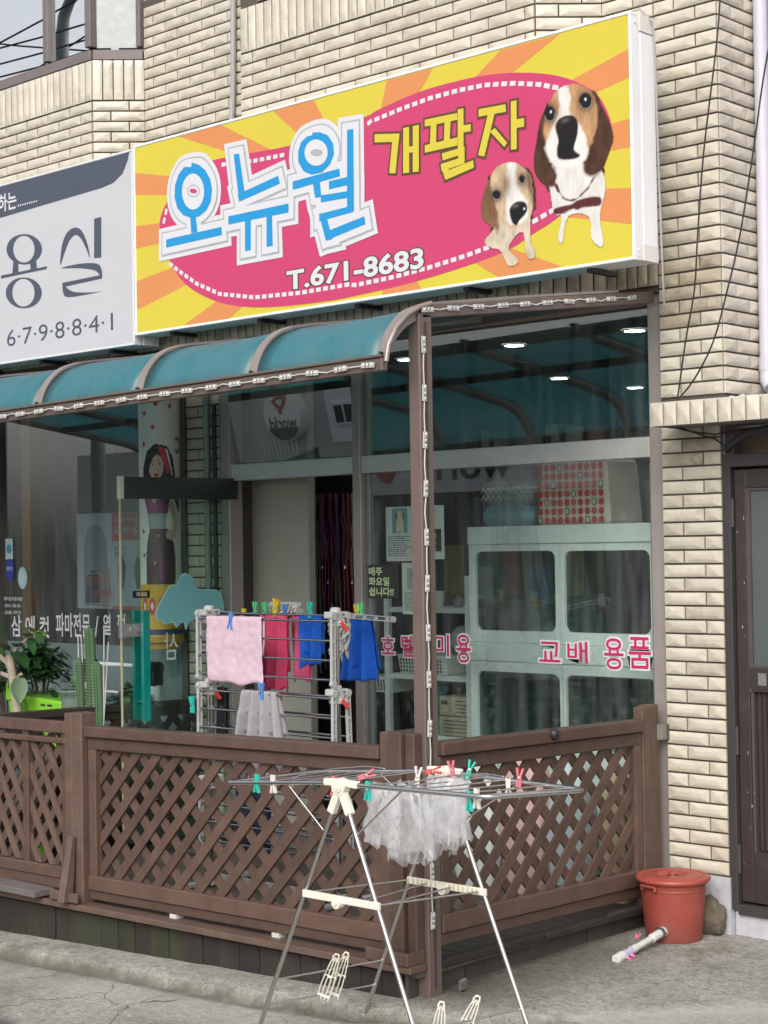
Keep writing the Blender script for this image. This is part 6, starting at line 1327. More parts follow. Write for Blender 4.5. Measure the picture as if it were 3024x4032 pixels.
# ------------------------------------------------------------------ things seen inside the shop
def interior():
    c = thing('kennel_cabinet', 'mint white kennel cabinet with rounded dark windows behind the shop pane', 'cabinet', (-1.2,.6,.18))
    x0, x1, yf = -1.955, -.47, .35
    b = MB(); b.box(x0, x1, yf+.012, .95, .18, .84); b.box(x0, x0+.02, yf+.012, .95, .84, 2.06); b.box(x1-.02, x1, yf+.012, .95, .84, 2.06); b.box(x0, x1, .93, .95, .84, 2.06); b.box(x0, x1, yf+.012, .95, 2.06, 2.085); b.box(x0,x1,yf+.012,.95,1.33,1.40); b.box(-1.30,-1.28,yf+.03,.93,.84,2.06)
    b.build('carcass', mint, c)
    t_ = MB(); t_.box(x0, x1, yf-.012, yf+.012, 1.985, 2.088); t_.build('top_rail', mint, c, bev=.004)
    t_ = MB(); t_.box(x0, x1, yf-.006, yf+.012, 1.308, 1.418); t_.build('middle_rail', mint, c, bev=.004)
    def window(a, b_, z0, z1, oa, ob, oz0, oz1):
        m_ = MB(); r = .045; n = 6; inn = []; out = []
        for cx, cz, s in ((b_-r,z1-r,0),(a+r,z1-r,1),(a+r,z0+r,2),(b_-r,z0+r,3)):
            for k in range(n+1): an = PI/2*s+PI/2*k/n; inn.append((cx+r*math.cos(an), cz+r*math.sin(an)))
        N_ = len(inn)
        cor = [(ob,oz1),(oa,oz1),(oa,oz0),(ob,oz0)]
        for i in range(N_): out.append(cor[i//(n+1)])
        V = [(x, yf, z) for x, z in inn]+[(x, yf, z) for x, z in out]+[(x, yf+.02, z) for x, z in inn]
        F = []
        for i in range(N_):
            j = (i+1) % N_; F.append((i, j, N_+j, N_+i) if out[i] != out[j] else (i, j, N_+i)); F.append((i, j, 2*N_+j, 2*N_+i))
        m_.add(V, F); m_.build('window_surround', mint, c)
        g = MB(); g.box(a-.01, b_+.01, yf+.022, yf+.027, z0-.01, z1+.01); g.build('window_pane', glass('kennel_glass', (.50,.60,.57), .06) if 'kennel_glass' not in MATS else MATS['kennel_glass'], c)
    window(-1.905, -1.325, 1.487, 1.945, -1.953, -1.293, 1.42, 1.983); window(-1.262, -.69, 1.487, 1.942, -1.291, -.472, 1.42, 1.983)
    window(-1.905, -1.305, .60, 1.25, -1.953, -1.285, .55, 1.306); window(-1.262, -.665, .60, 1.25, -1.283, -.472, .55, 1.306)
    q = MB(); q.box(x0+.03, x1-.03, yf+.05, .92, .82, .838); q.build('shelf', mint, c)
    # grey cushion inside the lower right kennel
    k = MB()
    def cu(u, v): a = 2*PI*u; s = PI*v; return Vector((-.95+.24*math.cos(a)*abs(math.sin(s))**.5, .60+.16*math.sin(a)*abs(math.sin(s))**.5, .93-.10*math.cos(s)))
    k.grid(24, 12, cu); tag(k.build('cushion', mat('grey_cushion', (.30,.32,.31), .9, bump=.3), None, (-.95,.6,.84)), 'grey dog cushion inside the lower right kennel window', 'cushion')
    k = MB(); k.box(-1.85,-1.38,.55,.58,.84,1.24); tag(k.build('card', mat('green_grey_card', (.20,.27,.25), .7), None, (-1.6,.56,.84)), 'plain grey green board standing in the lower left kennel', 'board')
    for nm, a, b_, col, lab in (('curtain', -1.50, -1.33, (.24,.20,.10), 'ochre curtain strip seen through the upper left kennel window'), ('curtain', -1.22, -.75, (.28,.12,.11), 'dull red curtain seen through the upper right kennel window')):
        k = MB(); k.grid(30, 2, lambda u, v, a=a, b_=b_: Vector((a+(b_-a)*u, .82+.015*math.sin(u*34), 1.44+.5*v))); tag(k.build(nm, mat(nm+str(col), col, .9, nv=.2), None, (a,.82,1.42)), lab, 'curtain', 'curtains in the kennels')
    # red patterned box on top
    b = thing('patterned_box', 'white box printed with rows of red ovals on top of the kennel cabinet', 'box', (-1.27,.62,2.088))
    m_ = MB(); m_.hexa([(-1.535,.45,2.088),(-1.02,.45,2.088),(-1.02,.8,2.088),(-1.535,.8,2.088)], [(-1.50,.46,2.46),(-1.05,.46,2.46),(-1.05,.79,2.46),(-1.50,.79,2.46)]); m_.build('body', mat('box_cream', (.62,.57,.48), .6), b, bev=.02)
    ov = MB(); ot = MB()
    for j in range(7):
        for i in range(10):
            x, z = -1.495+i*.047+(.0 if j % 2 == 0 else .0), 2.115+j*.05
            e = lambda a, d, yy: [(x+a*math.cos(2*PI*k/12), yy, z+d*math.sin(2*PI*k/12)) for k in range(12)]
            if (i*3+j*2) % 7 == 0: ot.poly(e(.018,.022,.4485)); ot.poly(e(.012,.016,.4480), 1)
            else: ov.poly(e(.0185,.021,.4485))
    ov.build('printed_ovals', mat('oval_red', (.55,.05,.035), .6, nv=.15, ns=30), b, kind='stuff'); ot.build('printed_rings', [mat('ring_black', (.05,.04,.04), .6), MATS['box_cream']], b, kind='stuff')
    # plastic wrapped pale blue bundle
    b = thing('wrapped_bundle', 'pale blue bedding bundle in clear plastic on the kennel cabinet', 'bundle', (-1.77,.62,2.088))
    m_ = MB(); m_.box(-1.96, -1.58, .46, .78, 2.09, 2.21); m_.build('fold', mat('pale_blue_cloth', (.22,.42,.50), .9), b, bev=.04)
    m_ = MB(); m_.box(-1.95, -1.59, .47, .77, 2.212, 2.32); m_.build('fold', mat('zigzag_grey', (.30,.34,.32), .9), b, bev=.04)
    zz = MB()
    for r in range(2):
        for i in range(9):
            x = -1.94+i*.038; z = 2.235+r*.045
            for (xa, za), (xb, zb) in (((x,z),(x+.019,z+.03)),((x+.019,z+.03),(x+.038,z))): zz.poly([(xa,.455,za),(xb,.455,zb),(xb,.455,zb+.014),(xa,.455,za+.014)])
    zz.build('zigzag', mat('zig_cream', (.55,.57,.52), .8), b, kind='stuff')
    def wr(u, v): a = 2*PI*u; s = v; return Vector((-1.77+(.22+.02*math.sin(a*9))*math.cos(a)*(1-.3*s), .60+(.20+.015*math.sin(a*11))*math.sin(a)*(1-.3*s), 2.09+.27*s+.015*noise.noise((a*3, s*4, 1))))
    pw = MB(); pw.grid(50, 8, wr); pw.build('plastic_wrap', film('wrap_film', (.70,.75,.76), .14, .15, .3, .13, 14), b)
    # clear plastic sheet hanging in soft pleats in front of the kennels
    def sh(u, v): 
        x = -1.62+.55*u*(.35+.65*v)-.12*v; return Vector((x, .20+.02*math.sin(u*26)+.02*v, 2.48-1.25*v))
    ps = MB(); ps.grid(60, 10, sh); tag(ps.build('plastic_sheet', film('sheet_film', (.75,.80,.80), .07, .12, .3, .065, 9), None, (-1.5,.2,1.2)), 'clear plastic sheet hanging in pleats in front of the kennels', 'plastic sheet')
    # white shelf unit
    s = thing('shelf_unit', 'white shelf unit behind the window, left of the kennel cabinet', 'shelf unit', (-2.4,.6,.18))
    for x in (-2.735,-2.075):
        for y in (.49,.76):
            p = MB(); p.box(x-.02, x+.02, y-.015, y+.015, .18, 1.80); p.build('post', mint, s)
    for z in (1.575,1.165,.80):
        p = MB(); p.box(-2.74, -2.07, .48, .78, z, z+.03); p.build('shelf', mint, s)
    def basket(label, xa, xb, z, h):
        k = MB(); k.hexa([(xa+.015,.50,z),(xb-.015,.50,z),(xb-.015,.7,z),(xa+.015,.7,z)], [(xa,.485,z+h),(xb,.485,z+h),(xb,.72,z+h),(xa,.72,z+h)]); r = k.build('basket', mat('basket_white', (.62,.64,.60), .5), None, ((xa+xb)/2,.6,z), bev=.004)
        hl = MB(); nx = int((xb-xa-.04)/.024)
        for j in range(4):
            for i in range(nx):
                x, zz_ = xa+.03+i*.024, z+.02+j*(h-.03)/4; yy = .5-(zz_-z)/h*.015-.004
                hl.extr([(x+.007*math.cos(2*PI*q/8), yy, zz_+.009*math.sin(2*PI*q/8)) for q in range(8)], (0,.002,0))
        hl.build('hole_dots', mat('dark_dot', (.06,.07,.065), .8), r, kind='stuff'); tag(r, label, 'basket', 'white perforated baskets')  # dark dots drawn on the basket in place of shaded perforations
    basket('white perforated basket on the middle shelf, wide one under the pink lettering', -2.66, -2.40, 1.196, .12); basket('smaller white perforated basket on the middle shelf, beside the post', -2.385, -2.25, 1.196, .115)
    basket('grey perforated basket low behind the window, under the middle shelf', -2.95, -2.70, 1.07, .10)
    d = thing('reed_diffuser', 'small glass reed diffuser with black sticks on the upper shelf', 'diffuser', (-2.25,.6,1.605))
    k = MB(); k.lathe((-2.25,.6,1.605), [(.03,0),(.035,.02),(.03,.05),(.012,.065),(.012,.075)], 14); k.build('bottle', mat('grey_glass', (.20,.21,.21), .2), d)
    k = MB()
    for a in (-.06,-.035,-.01,.02,.05): k.tube([(-2.25,.6,1.66), (-2.25+a,.6,1.79)], .003, 5)
    k.build('reeds', black, d)
    for x, lab in ((-2.40,'tall white cup on the upper shelf'),(-2.435,'white cup half hidden by the brown post, on the upper shelf')):
        k = MB(); k.lathe((x,.6,1.605), [(.022,0),(.030,.10),(.027,.10),(.02,.01)], 14); tag(k.build('cup', whitePl, None, (x,.6,1.605)), lab, 'cup', 'cups on the upper shelf')
    k = MB(); k.lathe((-2.2,.62,1.40), [(.0001,-.09),(.06,-.08),(.10,-.02),(.10,.04),(.06,.09),(.0001,.10)], 18); tag(k.build('round_cushion', mat('grey_oval', (.30,.33,.33), .8), None, (-2.2,.62,1.2)), 'plain round grey shape standing on the middle shelf', 'ornament')
    cb = mat('kraft_card', (.42,.37,.26), .75, nv=.08); ink = MATS['print_ink']
    for z, lab in ((.835,'lower kraft cardboard carton with upside down print'),(.955,'upper kraft cardboard carton with a barcode')):
        b = thing('carton', lab, 'carton', (-2.2,.6,z), 'cartons on the low shelf')
        k = MB(); k.box(-2.33, -2.08, .50, .72, z, z+.115); k.build('box', cb, b, bev=.003)
        k = MB()
        for r in range(4):
            x = -2.20 if z > .9 else -2.30
            while x < -2.10: w_ = R.uniform(.01,.03); k.box(x, x+w_, .4975, .4985, z+.02+r*.022, z+.027+r*.022); x += w_+.006
        if z > .9:
            for i in range(9): k.box(-2.315+i*.006, -2.312+i*.006, .4975, .4985, z+.065, z+.09)
        k.build('print', ink, b)
        k = MB(); k.box(-2.33+.10, -2.33+.14, .4988, .4995, z+.02, z+.113); k.build('tape', mat('tape', (.52,.47,.36), .3), b)
    b = thing('tote_bag', 'teal tote bag with a lighter patterned lower part beside the cartons', 'bag', (-2.47,.58,.83))
    k = MB()
    def tb(u, v): a = 2*PI*u; return Vector((-2.47+(.10+.03*(1-v))*math.cos(a), .60+.07*math.sin(a), .83+.30*v+.01*math.sin(a*5)))
    k.grid(28, 8, tb); k.build('body', mat('teal_cloth', (.02,.12,.16), .8, nv=.3), b)
    k = MB(); k.grid(28, 4, lambda u, v: Vector((-2.47+.134*math.cos(2*PI*u), .60+.075*math.sin(2*PI*u), .832+.09*v))); k.build('pattern', mat('teal_pattern', (.08,.32,.34), .8, nv=.8, ns=30), b)
    # leashes hanging on the wall rack
    rk = thing('leash_rack', 'black wall grid for leashes just inside the doorway', 'rack', (-3.4,.86,1.1))
    k = MB(); k.box(-3.72,-3.2,.86,.87,.3,3.15); k.build('board', mat('black_board', (.02,.02,.022), .7), rk)
    k = MB()
    for z in (2.35,1.9,1.5,1.1): k.tube([(-3.72,.84,z),(-3.2,.84,z)], .004, 5)
    k.build('bars', steel, rk)
    cols = [((.30,.05,.04),'red'),((.34,.16,.06),'brown'),((.10,.10,.11),'black'),((.30,.24,.16),'tan'),((.09,.07,.13),'violet'),((.32,.04,.20),'magenta'),((.30,.28,.24),'silver')]
    for i in range(16):
        col, cn_ = cols[(i*3+i//5) % 7]; x = -3.70+i*.030; L_ = [1.15,.9,1.0,.6,1.2,.75,.5][(i*2) % 7]; yy = .80+R.uniform(-.02,.02)
        k = MB(); pts = [(x,yy,2.34)]+[(x+R.uniform(-.012,.012), yy+R.uniform(-.01,.01), 2.34-L_*(q+1)/6) for q in range(6)]
        k.tube(pts, R.uniform(.004,.008), 5); k.tube([(x+.012,yy,2.34)]+[(p[0]+.012+.008*q, p[1], p[2]+.03) for q, p in enumerate(pts[1:])], .004, 5)
        k.lathe((pts[-1][0],yy,pts[-1][2]), [(.011,0),(.011,.02)], 8, 1)
        tag(k.build('dog_leash', [mat('leash_'+cn_, col, .6, nv=.2), steel], None, (x,yy,1.2)), '%s %s dog leash hanging in the dark doorway, %s' % ('long' if L_ > .95 else 'short' if L_ < .65 else 'medium long', cn_, 'by the beige partition' if i < 5 else 'in the middle of the row' if i < 11 else 'by the mullion'), 'leash', 'leashes in the doorway')
    # dim shelves of stock at the back
    st = thing('stock_shelf', 'dark shelves of pet goods in the gloom at the back of the shop', 'shelf', (-2.2,1.9,.18))
    k = MB()
    for z in (.5,.9,1.3,1.7,2.1,2.5): k.box(-3.1,-1.0,1.7,2.0,z,z+.02)
    for x in (-3.1,-2.4,-1.7,-1.0): k.box(x,x+.03,1.7,2.0,.18,2.7)
    k.build('frame', mat('shelf_dark', (.05,.05,.052), .6), st)
    for j in range(6):
        x = -3.06
        while x < -1.1:
            w_, h = R.uniform(.06,.16), R.uniform(.12,.30); k = MB(); k.box(x, x+w_, 1.72, 1.9, .52+j*.4, .52+j*.4+h)
            col = R.choice([(.10,.04,.035),(.09,.09,.10),(.05,.06,.11),(.16,.15,.13),(.05,.09,.07),(.13,.07,.04),(.20,.19,.18)]); tag(k.build('packet', mat('packet'+str(col), col, .5, nv=.25), None, (x+w_/2,1.8,.52+j*.4)), 'small dim packet of pet goods standing on the back shelves', 'packet', 'packets on the back shelves'); x += w_+R.uniform(.01,.06)
    # things stacked on the deck under the pane, behind the side lattice
    def sack(label, c, w_, d_, h, col, seed, cat='sack'):
        k = MB(); c = Vector(c)
        def pt(u, v):
            a = 2*PI*u; n = 1+.10*noise.noise((math.cos(a)*2+seed, math.sin(a)*2, v*3)); f = (math.sin(PI*min(1, v*.9+.12)))**.35
            ca, sa = math.cos(a), math.sin(a); sq = max(abs(ca), abs(sa))**-.6
            return c+Vector((w_/2*ca*sq*n*f, d_/2*sa*sq*n*f, h*v+.02*noise.noise((a, v*4, seed))))
        k.grid(36, 18, pt); return tag(k.build('sack', mat('sack'+str(seed), col, .5, nv=.10, ns=8), None, tuple(c)), label, cat, 'bags stacked on the deck under the pane')
    sack('white feed sack low behind the side lattice, next to the corner', (-1.75,-.22,.16), .34, .22, .70, (.62,.66,.62), 1); sack('grey white sack low behind the lattice, second from the corner', (-1.42,-.24,.16), .34, .2, .76, (.56,.62,.59), 2)
    sack('dusty pink sack low behind the lattice', (-1.10,-.22,.16), .30, .2, .76, (.56,.38,.355), 3); sack('pale blue sack behind the lattice beside the pink one', (-.82,-.2,.16), .26, .2, .72, (.40,.48,.50), 4); sack('pale yellow sack behind the lattice nearest the wall', (-.58,-.14,.16), .18, .16, .66, (.50,.43,.24), 5)
interior()

# ------------------------------------------------------------------ plants of the salon
def plants():
    bench = thing('plant_bench', 'low dark bench carrying the potted plants by the salon window', 'bench', (-4.9,-.75,.0))
    for k in range(5): m_ = MB(); m_.box(-6.2, -3.95, -1.2+k*.19, -1.02+k*.19, .70, .73); m_.build('plank', greywood, bench)
    for x in (-6.1,-4.05):
        m_ = MB(); m_.box(x-.03, x+.03, -1.15, -.3, -.1, .70); m_.build('trestle', darkwood, bench)
    leafM = [mat('leaf_%d' % i, c, .45, nv=.25, ns=12, rv=.2) for i, c in enumerate([(.025,.075,.022),(.045,.115,.03),(.085,.17,.04),(.14,.22,.05)])]
    def leaf(mb, p, d, l, w_, m_, droop=.3, up=None):
        p, d = Vector(p), Vector(d).normalized(); s = d.cross(up or Z)
        if s.length < .05: s = Vector((1,0,0))
        s.normalize(); n = s.cross(d); vs = []; K = 5
        for i in range(K+1):
            t_ = i/K; c = p+d*(l*t_)-Z*(droop*l*t_*t_); ww = w_*math.sin(PI*min(.999, (t_*.92+.04)))**.8
            vs += [c-s*ww+n*.12*ww, c-n*.05*ww, c+s*ww+n*.12*ww]
        mb.add(vs, [(i*3+j, i*3+j+1, i*3+j+4, i*3+j+3) for i in range(K) for j in range(2)], m_, True)
    # rubber tree with a pale pruned trunk
    t_ = thing('rubber_tree', 'pruned pot tree with a pale trunk and large glossy leaves at the left edge', 'tree', (-4.55,-1.0,.73))
    m_ = MB(); m_.tube([(-4.50,-1.0,.73),(-4.545,-1.0,.95),(-4.60,-1.0,1.18),(-4.635,-1.0,1.33)], [.034,.032,.028,.026], 12); m_.tube([(-4.62,-1.0,1.26),(-4.72,-1.02,1.33),(-4.80,-1.02,1.40)], [.02,.014,.01], 8); m_.tube([(-4.60,-1.0,1.17),(-4.50,-1.02,1.205),(-4.47,-1.03,1.22)], [.016,.013,.011], 8); m_.tube([(-4.61,-1,1.19),(-4.72,-1.03,1.22),(-4.8,-1.03,1.28)], [.018,.014,.012], 8)
    m_.tube([(-4.635,-1.0,1.32),(-4.52,-1.0,1.40),(-4.42,-.98,1.46),(-4.36,-.97,1.49)], [.012,.009,.007,.005], 8)
    m_.build('trunk', mat('pale_bark', (.33,.28,.22), .8, nv=.2, ns=14, bump=.4), t_)
    for lab, L_ in (('leaf', [((-4.66,-1.0,1.40),(-.3,-.2,.9),.22,.05,1),((-4.70,-1.0,1.33),(-.6,-.2,.5),.25,.06,1),((-4.64,-1.0,1.36),(.15,-.4,.25),.20,.05,0),((-4.60,-1.0,1.36),(.8,-.2,-.15),.24,.05,0),((-4.46,-.98,1.44),(.4,-.3,.3),.14,.032,2),((-4.44,-.98,1.46),(-.3,-.2,.5),.13,.03,3),((-4.38,-.97,1.48),(.9,0,.1),.10,.025,2),((-4.37,-.97,1.49),(.5,-.3,-.3),.11,.028,1),((-4.40,-.97,1.47),(.1,-.5,.5),.10,.028,3),((-4.45,-.98,1.45),(.5,-.2,-.35),.13,.03,0),((-4.50,-1.02,1.21),(.25,-.2,-.55),.15,.055,1),((-4.78,-1.02,1.38),(-.4,-.3,.7),.2,.05,1),((-4.8,-1.02,1.30),(.5,-.4,-.2),.2,.05,0),((-4.50,-1.0,1.40),(-.2,-.3,.6),.12,.03,2),((-4.55,-1.0,1.38),(.55,-.4,.35),.16,.035,1)]),):
        for p, d, l, w_, k in L_:
            q = MB(); leaf(q, p, d, l, w_, 0, .25); q.build('leaf', leafM[k], t_)
    pot = MB(); pot.lathe((-4.50,-1.0,.73), [(.09,0),(.12,.17),(.13,.17),(.13,.20),(.11,.20),(.105,.15)], 20); pot.build('pot', mat('dark_pot', (.05,.05,.052), .6), t_)
    def bushy(name, label, c, rx, rz, n, lw, mats_, stems=6, cat='plant', ry=None, flower=None):
        c = Vector(c); r = thing(name, label, cat, tuple(c)); s = MB()
        for k in range(stems):
            a = 2*PI*k/stems; s.tube([c+Vector((.03*math.cos(a),.03*math.sin(a),0)), c+Vector((rx*.3*math.cos(a), rx*.3*math.sin(a), rz*.6)), c+Vector((rx*.55*math.cos(a+.3), rx*.55*math.sin(a+.3), rz*1.2))], [.008,.006,.003], 6)
        s.build('stem', mat('dark_stem', (.09,.07,.045), .8), r)
        g = MB()
        for k in range(n):
            a, b, q = R.uniform(0,2*PI), R.uniform(-.6,1.5), R.random()**.5; d = Vector((math.cos(a)*math.cos(b), math.sin(a)*math.cos(b), math.sin(b)))
            p = c+Vector((d.x*rx*q, d.y*(ry or rx)*q, rz*.95+d.z*rz*.85*q)); dd = Vector((d.x,d.y,R.uniform(-.35,.5)))+Vector((R.uniform(-.6,.6),R.uniform(-.6,.6),0)); leaf(g, p, dd, lw*R.uniform(.7,1.25), lw*.26, R.choices(range(3), (4,4,2))[0], .3)
        g.build('foliage', mats_, r)
        if flower:
            for p, col in flower:
                f = MB(); f.ball(Vector(p), .014, 6); f.build('flower', mat('flower_'+col[0], col[1], .6), r)
        return r
    bushy('flowering_bush', 'dense dark green bush with a coral flower growing in the lime planter', (-4.66,-.75,1.03), .185, .20, 760, .062, [leafM[0], leafM[1], leafM[1]], flower=[((-4.80,-.9,1.29),('coral',(.65,.10,.08))),((-4.56,-.92,1.27),('cream',(.6,.58,.4))),((-4.64,-.80,1.45),('lime',(.45,.55,.2))),((-4.58,-.78,1.455),('pale',(.5,.55,.25)))])
    pl = thing('planter', 'lime green plastic planter trough under the bush', 'planter', (-4.52,-.75,.84))
    m_ = MB(); m_.hexa([(-4.76,-.90,.73),(-4.24,-.90,.73),(-4.24,-.62,.73),(-4.76,-.62,.73)], [(-4.78,-.92,1.075),(-4.22,-.92,1.05),(-4.22,-.60,1.05),(-4.78,-.60,1.075)]); m_.build('trough', mat('lime_plastic', (.20,.50,.03), .4, nv=.05), pl, bev=.012)
    m_ = MB(); m_.hexa([(-4.79,-.93,1.03),(-4.58,-.93,1.03),(-4.58,-.90,1.03),(-4.79,-.90,1.03)], [(-4.79,-.93,1.155),(-4.68,-.93,1.125),(-4.68,-.90,1.125),(-4.79,-.90,1.155)]); m_.build('back_edge', MATS['lime_plastic'], pl, bev=.01)
    m_ = MB(); m_.box(-4.76,-4.24,-.905,-.615,1.035,1.048); m_.build('soil', mat('soil', (.05,.035,.025), .95), pl)
    for x in (-4.42,-4.35): m_ = MB(); m_.box(x,x+.045,-.9215,-.916,1.015,1.027); m_.build('slot', black, pl)
    f_ = thing('fern', 'small drooping fern beside the bush in the lime planter', 'plant', (-4.42,-.78,1.04)); g = MB()
    for k in range(26):
        a = R.uniform(0,2*PI); leaf(g, (-4.42+.02*math.cos(a),-.78+.02*math.sin(a),1.04), (math.cos(a)*.7,math.sin(a)*.7,1.2), R.uniform(.14,.22), .012, R.choice((0,1)), .55)
    g.build('frond', leafM[:2], f_)
    su = thing('succulent', 'pale succulent rosette in a grey green footed pot', 'plant', (-4.16,-.85,.96)); g = MB()
    for k in range(30): a = k*2.4; leaf(g, (-4.16,-.85,1.13+.002*k), (math.cos(a),math.sin(a),.25+.05*k), .055-.0011*k, .014, 0, .05)
    for k in range(10): a = k*.63; leaf(g, (-4.16+.06*math.cos(a),-.85+.05*math.sin(a),1.12), (math.cos(a),math.sin(a),.1), .06, .02, 1, .4)
    g.build('rosette', [mat('pale_green', (.22,.38,.20), .5), leafM[0]], su)
    p_ = thing('flower_pot', 'grey green footed flower pot under the succulent', 'pot', (-4.16,-.85,.73)); g = MB()
    g.lathe((-4.16,-.85,.73), [(.10,.0),(.075,.03),(.055,.06),(.05,.20),(.075,.26),(.085,.33),(.09,.365),(.115,.385),(.115,.395),(.09,.39),(.085,.36)], 24); g.build('body', mat('sage_ceramic', (.15,.20,.17), .5, nv=.15), p_)
    ca = thing('cactus', 'tall ribbed cactus of three columns staked with white sticks', 'cactus', (-3.97,-.9,.73))
    cm = mat('cactus_green', (.05,.115,.045), .6, nv=.2, ns=10); sm_ = mat('spine_white', (.40,.42,.34), .7)
    for x, y, zt, r in ((-3.93,-.9,1.525,.033),(-4.02,-.92,1.33,.024),(-3.865,-.9,1.315,.028),(-4.0,-.86,1.06,.02)):
        g = MB(); n = 20; K = 14
        def cp(u, v, x=x, y=y, zt=zt, r=r): a = 2*PI*u; q = r*(.72+.28*abs(math.cos(a*2.5)))*(1 if v < .93 else max(.08, math.sqrt(max(0, 1-((v-.93)/.07)**2)))); return Vector((x+q*math.cos(a)+.01*math.sin(v*4), y+q*math.sin(a), .75+(zt-.75)*v))
        g.grid(30, 30, cp); g.build('column', cm, ca)
        s = MB(); z = .8
        while z < zt-.02:
            for k in range(5):
                a = 2*PI*k/5; o = cp(k/5, (z-.75)/(zt-.75)); d = Vector((math.cos(a),math.sin(a),.2)); s.add([o, o+d*.012+Vector((0,0,.003)), o+Vector((0,0,.006))], [(0,1,2)])
            z += .018
        s.build('spines', sm_, ca, kind='stuff')
    for xa, xb, zt in ((-4.07,-4.08,1.47),(-4.0,-4.05,1.47),(-3.84,-3.82,1.53),(-3.85,-3.78,1.43)):
        g = MB(); g.tube([(xa,-.88,.8),(xb,-.88,zt)], .004, 6); g.build('stake', mat('stake_white', (.55,.56,.52), .6), ca)
    g = MB(); g.lathe((-3.95,-.9,.73), [(.1,0),(.13,.16),(.12,.16),(.11,.12)], 20); g.build('pot', MATS['lime_plastic'], ca)
    bushy('leafy_plant', 'low dark leafy plant behind the open glass door, right of the cactus', (-3.99,-.55,.90), .15, .12, 160, .075, leafM[:2]+[leafM[0]], 4)
    bushy('leafy_plant', 'dark foliage plant behind the rubber tree at the left edge', (-5.1,-.7,.9), .18, .2, 200, .07, leafM[:3], 5)
    # white pipe rail with black corner joints
    r = thing('pipe_stand', 'white pipe stand with black corner joints behind the cactus', 'stand', (-4.5,-.35,.73)); g = MB()
    g.cyl((-4.66,-.35,1.24),(-3.97,-.35,1.24),.014,10); g.cyl((-4.64,-.35,1.06),(-3.97,-.35,1.06),.009,10); g.cyl((-4.665,-.35,.4),(-4.665,-.35,1.22),.036,12); g.cyl((-3.99,-.35,.4),(-3.99,-.35,1.22),.036,12); g.build('pipes', white, r)
    for x in (-4.665,-3.99): g = MB(); g.box(x-.045,x+.04,-.395,-.305,1.12,1.235); g.cyl((x,-.395,1.23),(x,-.305,1.23),.043,16); g.build('joint', mat('joint_black', (.025,.025,.03), .4), r, bev=.008)
    # pale things on the ground behind the gate lattice
    for x, y, w_, h, col, lab in ((-4.3,-1.0,.22,.25,(.20,.50,.03),'lime green pot standing low behind the gate lattice'),(-4.75,-1.1,.25,.3,(.55,.56,.55),'white tub standing low behind the gate lattice'),(-5.2,-1.0,.22,.35,(.50,.52,.52),'pale grey tub standing low at the left, behind the gate')):
        g = MB(); g.lathe((x,y,.16+dz(x)), [(w_*.4,0),(w_*.5,h),(w_*.54,h),(w_*.54,h+.02),(w_*.46,h+.02),(w_*.44,h-.05)], 20); tag(g.build('tub', mat('tub'+str(col), col, .5, nv=.08), None, (x,y,.16+dz(x))), lab, 'tub', 'tubs under the plant bench')
plants()

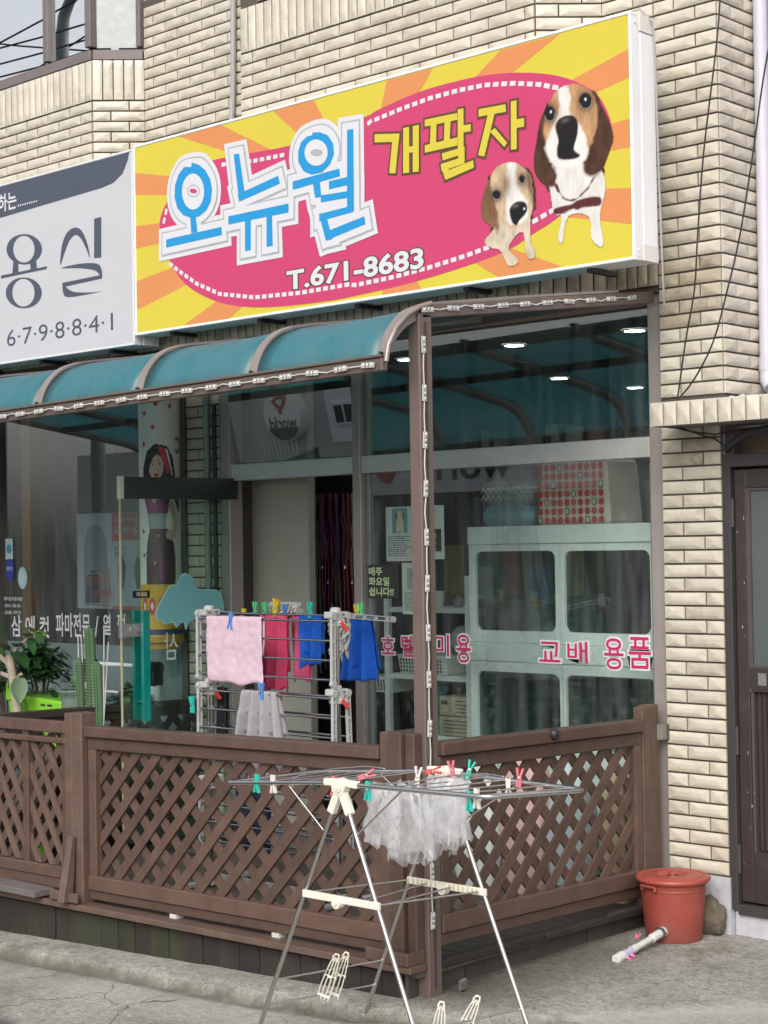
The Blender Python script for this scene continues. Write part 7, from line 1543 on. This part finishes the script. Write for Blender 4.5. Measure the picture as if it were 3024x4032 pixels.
# ------------------------------------------------------------------ across the street (seen in the glass)
def opposite():
    "the phone shop facing this one; the windows reflect it"
    h = thing('phone_shop', 'phone shop building across the street, reflected in the windows', 'building', (-10,-11,0)); y = -11.0
    wl = mat('opp_wall', (.50,.49,.48), .8, nv=.1); wh = mat('opp_white', (.78,.78,.79), .6); dk = mat('opp_dark', (.06,.065,.07), .4)
    m_ = MB(); m_.box(-20, -13.8, y-4, y, -.5, 3.7); m_.box(-13.8, -6, y-4, y, -.5, 4.5); m_.build('wall', wl, h)
    m_ = MB(); m_.box(-13.72, -12.7, y-.001, y+.02, .55, 2.2); m_.build('white_wall', wh, h)
    m_ = MB(); m_.box(-13.56, -13.10, y+.02, y+.06, .82, 1.17); m_.box(-13.52, -13.35, y+.06, y+.065, .86, 1.13, 1); m_.box(-13.31, -13.14, y+.06, y+.065, .86, 1.13, 1); m_.build('window', [wh, dk], h)
    s = MB(); s.box(-13.0, -8.6, y+.02, y+.25, 2.75, 3.55); text(s, 'world', (-9.95, y+.26, 2.92), -X, Z, 1.75, .42, 1, .02); s.build('fascia', [mat('fascia_white', (.80,.80,.82), .5), mat('fascia_ink', (.06,.055,.06), .5)], h)
    lo = MB(); lo.extr([(-12.3+.22*math.cos(2*PI*k/20), y+.26, 3.2+.28*math.sin(2*PI*k/20)) for k in range(20)], (0,.01,0)); lo.extr([(-12.3+.10*math.cos(2*PI*k/20), y+.272, 3.22+.14*math.sin(2*PI*k/20)) for k in range(20)], (0,.004,0), 1); lo.build('emblem', [mat('emblem_red', (.50,.06,.05), .5), MATS['fascia_white']], h)
    g = MB(); g.box(-12.6, -8.6, y+.02, y+.08, .3, 2.7); g.build('shop_window', dk, h)
    for k in range(8): p = MB(); p.box(-12.9+k*.52, -12.55+k*.52, y+.08, y+.09, 1.0+.3*(k % 2), 1.7+.3*(k % 2)); p.build('window_poster', mat('opp_poster%d' % (k % 4), [(.45,.45,.47),(.40,.12,.10),(.12,.20,.35),(.5,.42,.2)][k % 4], .6), h)
    for k in range(10): p = MB(); p.box(-15.25+k*.09, -15.235+k*.09, y+.1, y+.12, .28, .75); p.build('window_bar', wh, h)
    # round projecting sign
    r = thing('round_sign', 'round white sign of the phone shop reflected in the pane over the doorway', 'sign', (-14.53,-10.9,1.06)); c = Vector((-14.53,-10.8,1.06)); rr = .40
    m_ = MB(); m_.extr([c+Vector((rr*math.cos(2*PI*k/32), 0, rr*math.sin(2*PI*k/32))) for k in range(32)], (0,-.2,0)); m_.build('case', MATS['fascia_white'], r)
    m_ = MB(); m_.extr([c+Vector((rr*.97*math.cos(PI+PI*.16+(PI*.68)*k/16), .006, rr*.97*math.sin(PI+PI*.16+(PI*.68)*k/16))) for k in range(17)], (0,-.002,0)); text(m_, 'world', c+Vector((.31,.012,-.20)), -X, Z, .60, .20, 0, .01)
    m_.tube([c+Vector((.16,.012,.30)), c+Vector((.0,.012,.31)), c+Vector((-.13,.012,.25)), c+Vector((-.02,.012,.14)), c+Vector((0,.012,.04))], .03, 6, 1); m_.tube([c+Vector((.16,.012,.30)), c+Vector((.10,.012,.20)), c+Vector((.02,.012,.12))], .03, 6, 1)
    m_.build('face_print', [MATS['fascia_ink'], MATS['emblem_red']], r)
    b = MB(); b.beam(c+Vector((0,-.1,0)), (-14.53,-11.0,1.06), .06, .06); b.build('bracket', dk, r)
    # street lamp and wires against the sky, reflected in the upper window
    lp = thing('street_lamp', 'grey street lamp with a curved neck across the street, reflected upstairs', 'street lamp', (-16.1,-8.45,0)); lm = mat('lamp_grey', (.13,.15,.16), .5)
    m_ = MB(); m_.tube([(-16.1,-8.45,-.3),(-16.1,-8.45,9.7),(-16.05,-8.45,10.0),(-15.9,-8.45,10.2),(-15.7,-8.45,10.3),(-15.3,-8.45,10.35)], [.12,.10,.09,.08,.07,.06], 12); m_.build('pole', lm, lp)
    m_ = MB(); m_.ball((-15.15,-8.45,10.33), .2, 8, sz=.4); m_.build('lamp_head', lm, lp)
    for k, (za, zb, ya) in enumerate(((10.6,9.5,-8.2),(10.3,9.3,-8.2),(10.1,9.1,-8.2),(12.5,8.2,-9),(8.4,11.2,-9),(8.9,11.0,-9.6),(9.2,10.6,-8.0))):
        m_ = MB(); m_.tube([(-26+8*t_, ya, za+(zb-za)*t_/2-.25*math.sin(PI*t_/2)) for t_ in [i/8*2 for i in range(9)]], .015, 5); tag(m_.build('overhead_wire', black, None, (-18,ya,9.5)), 'thin overhead wire crossing the sky, reflected in the upstairs window', 'wire', 'overhead wires')
opposite()
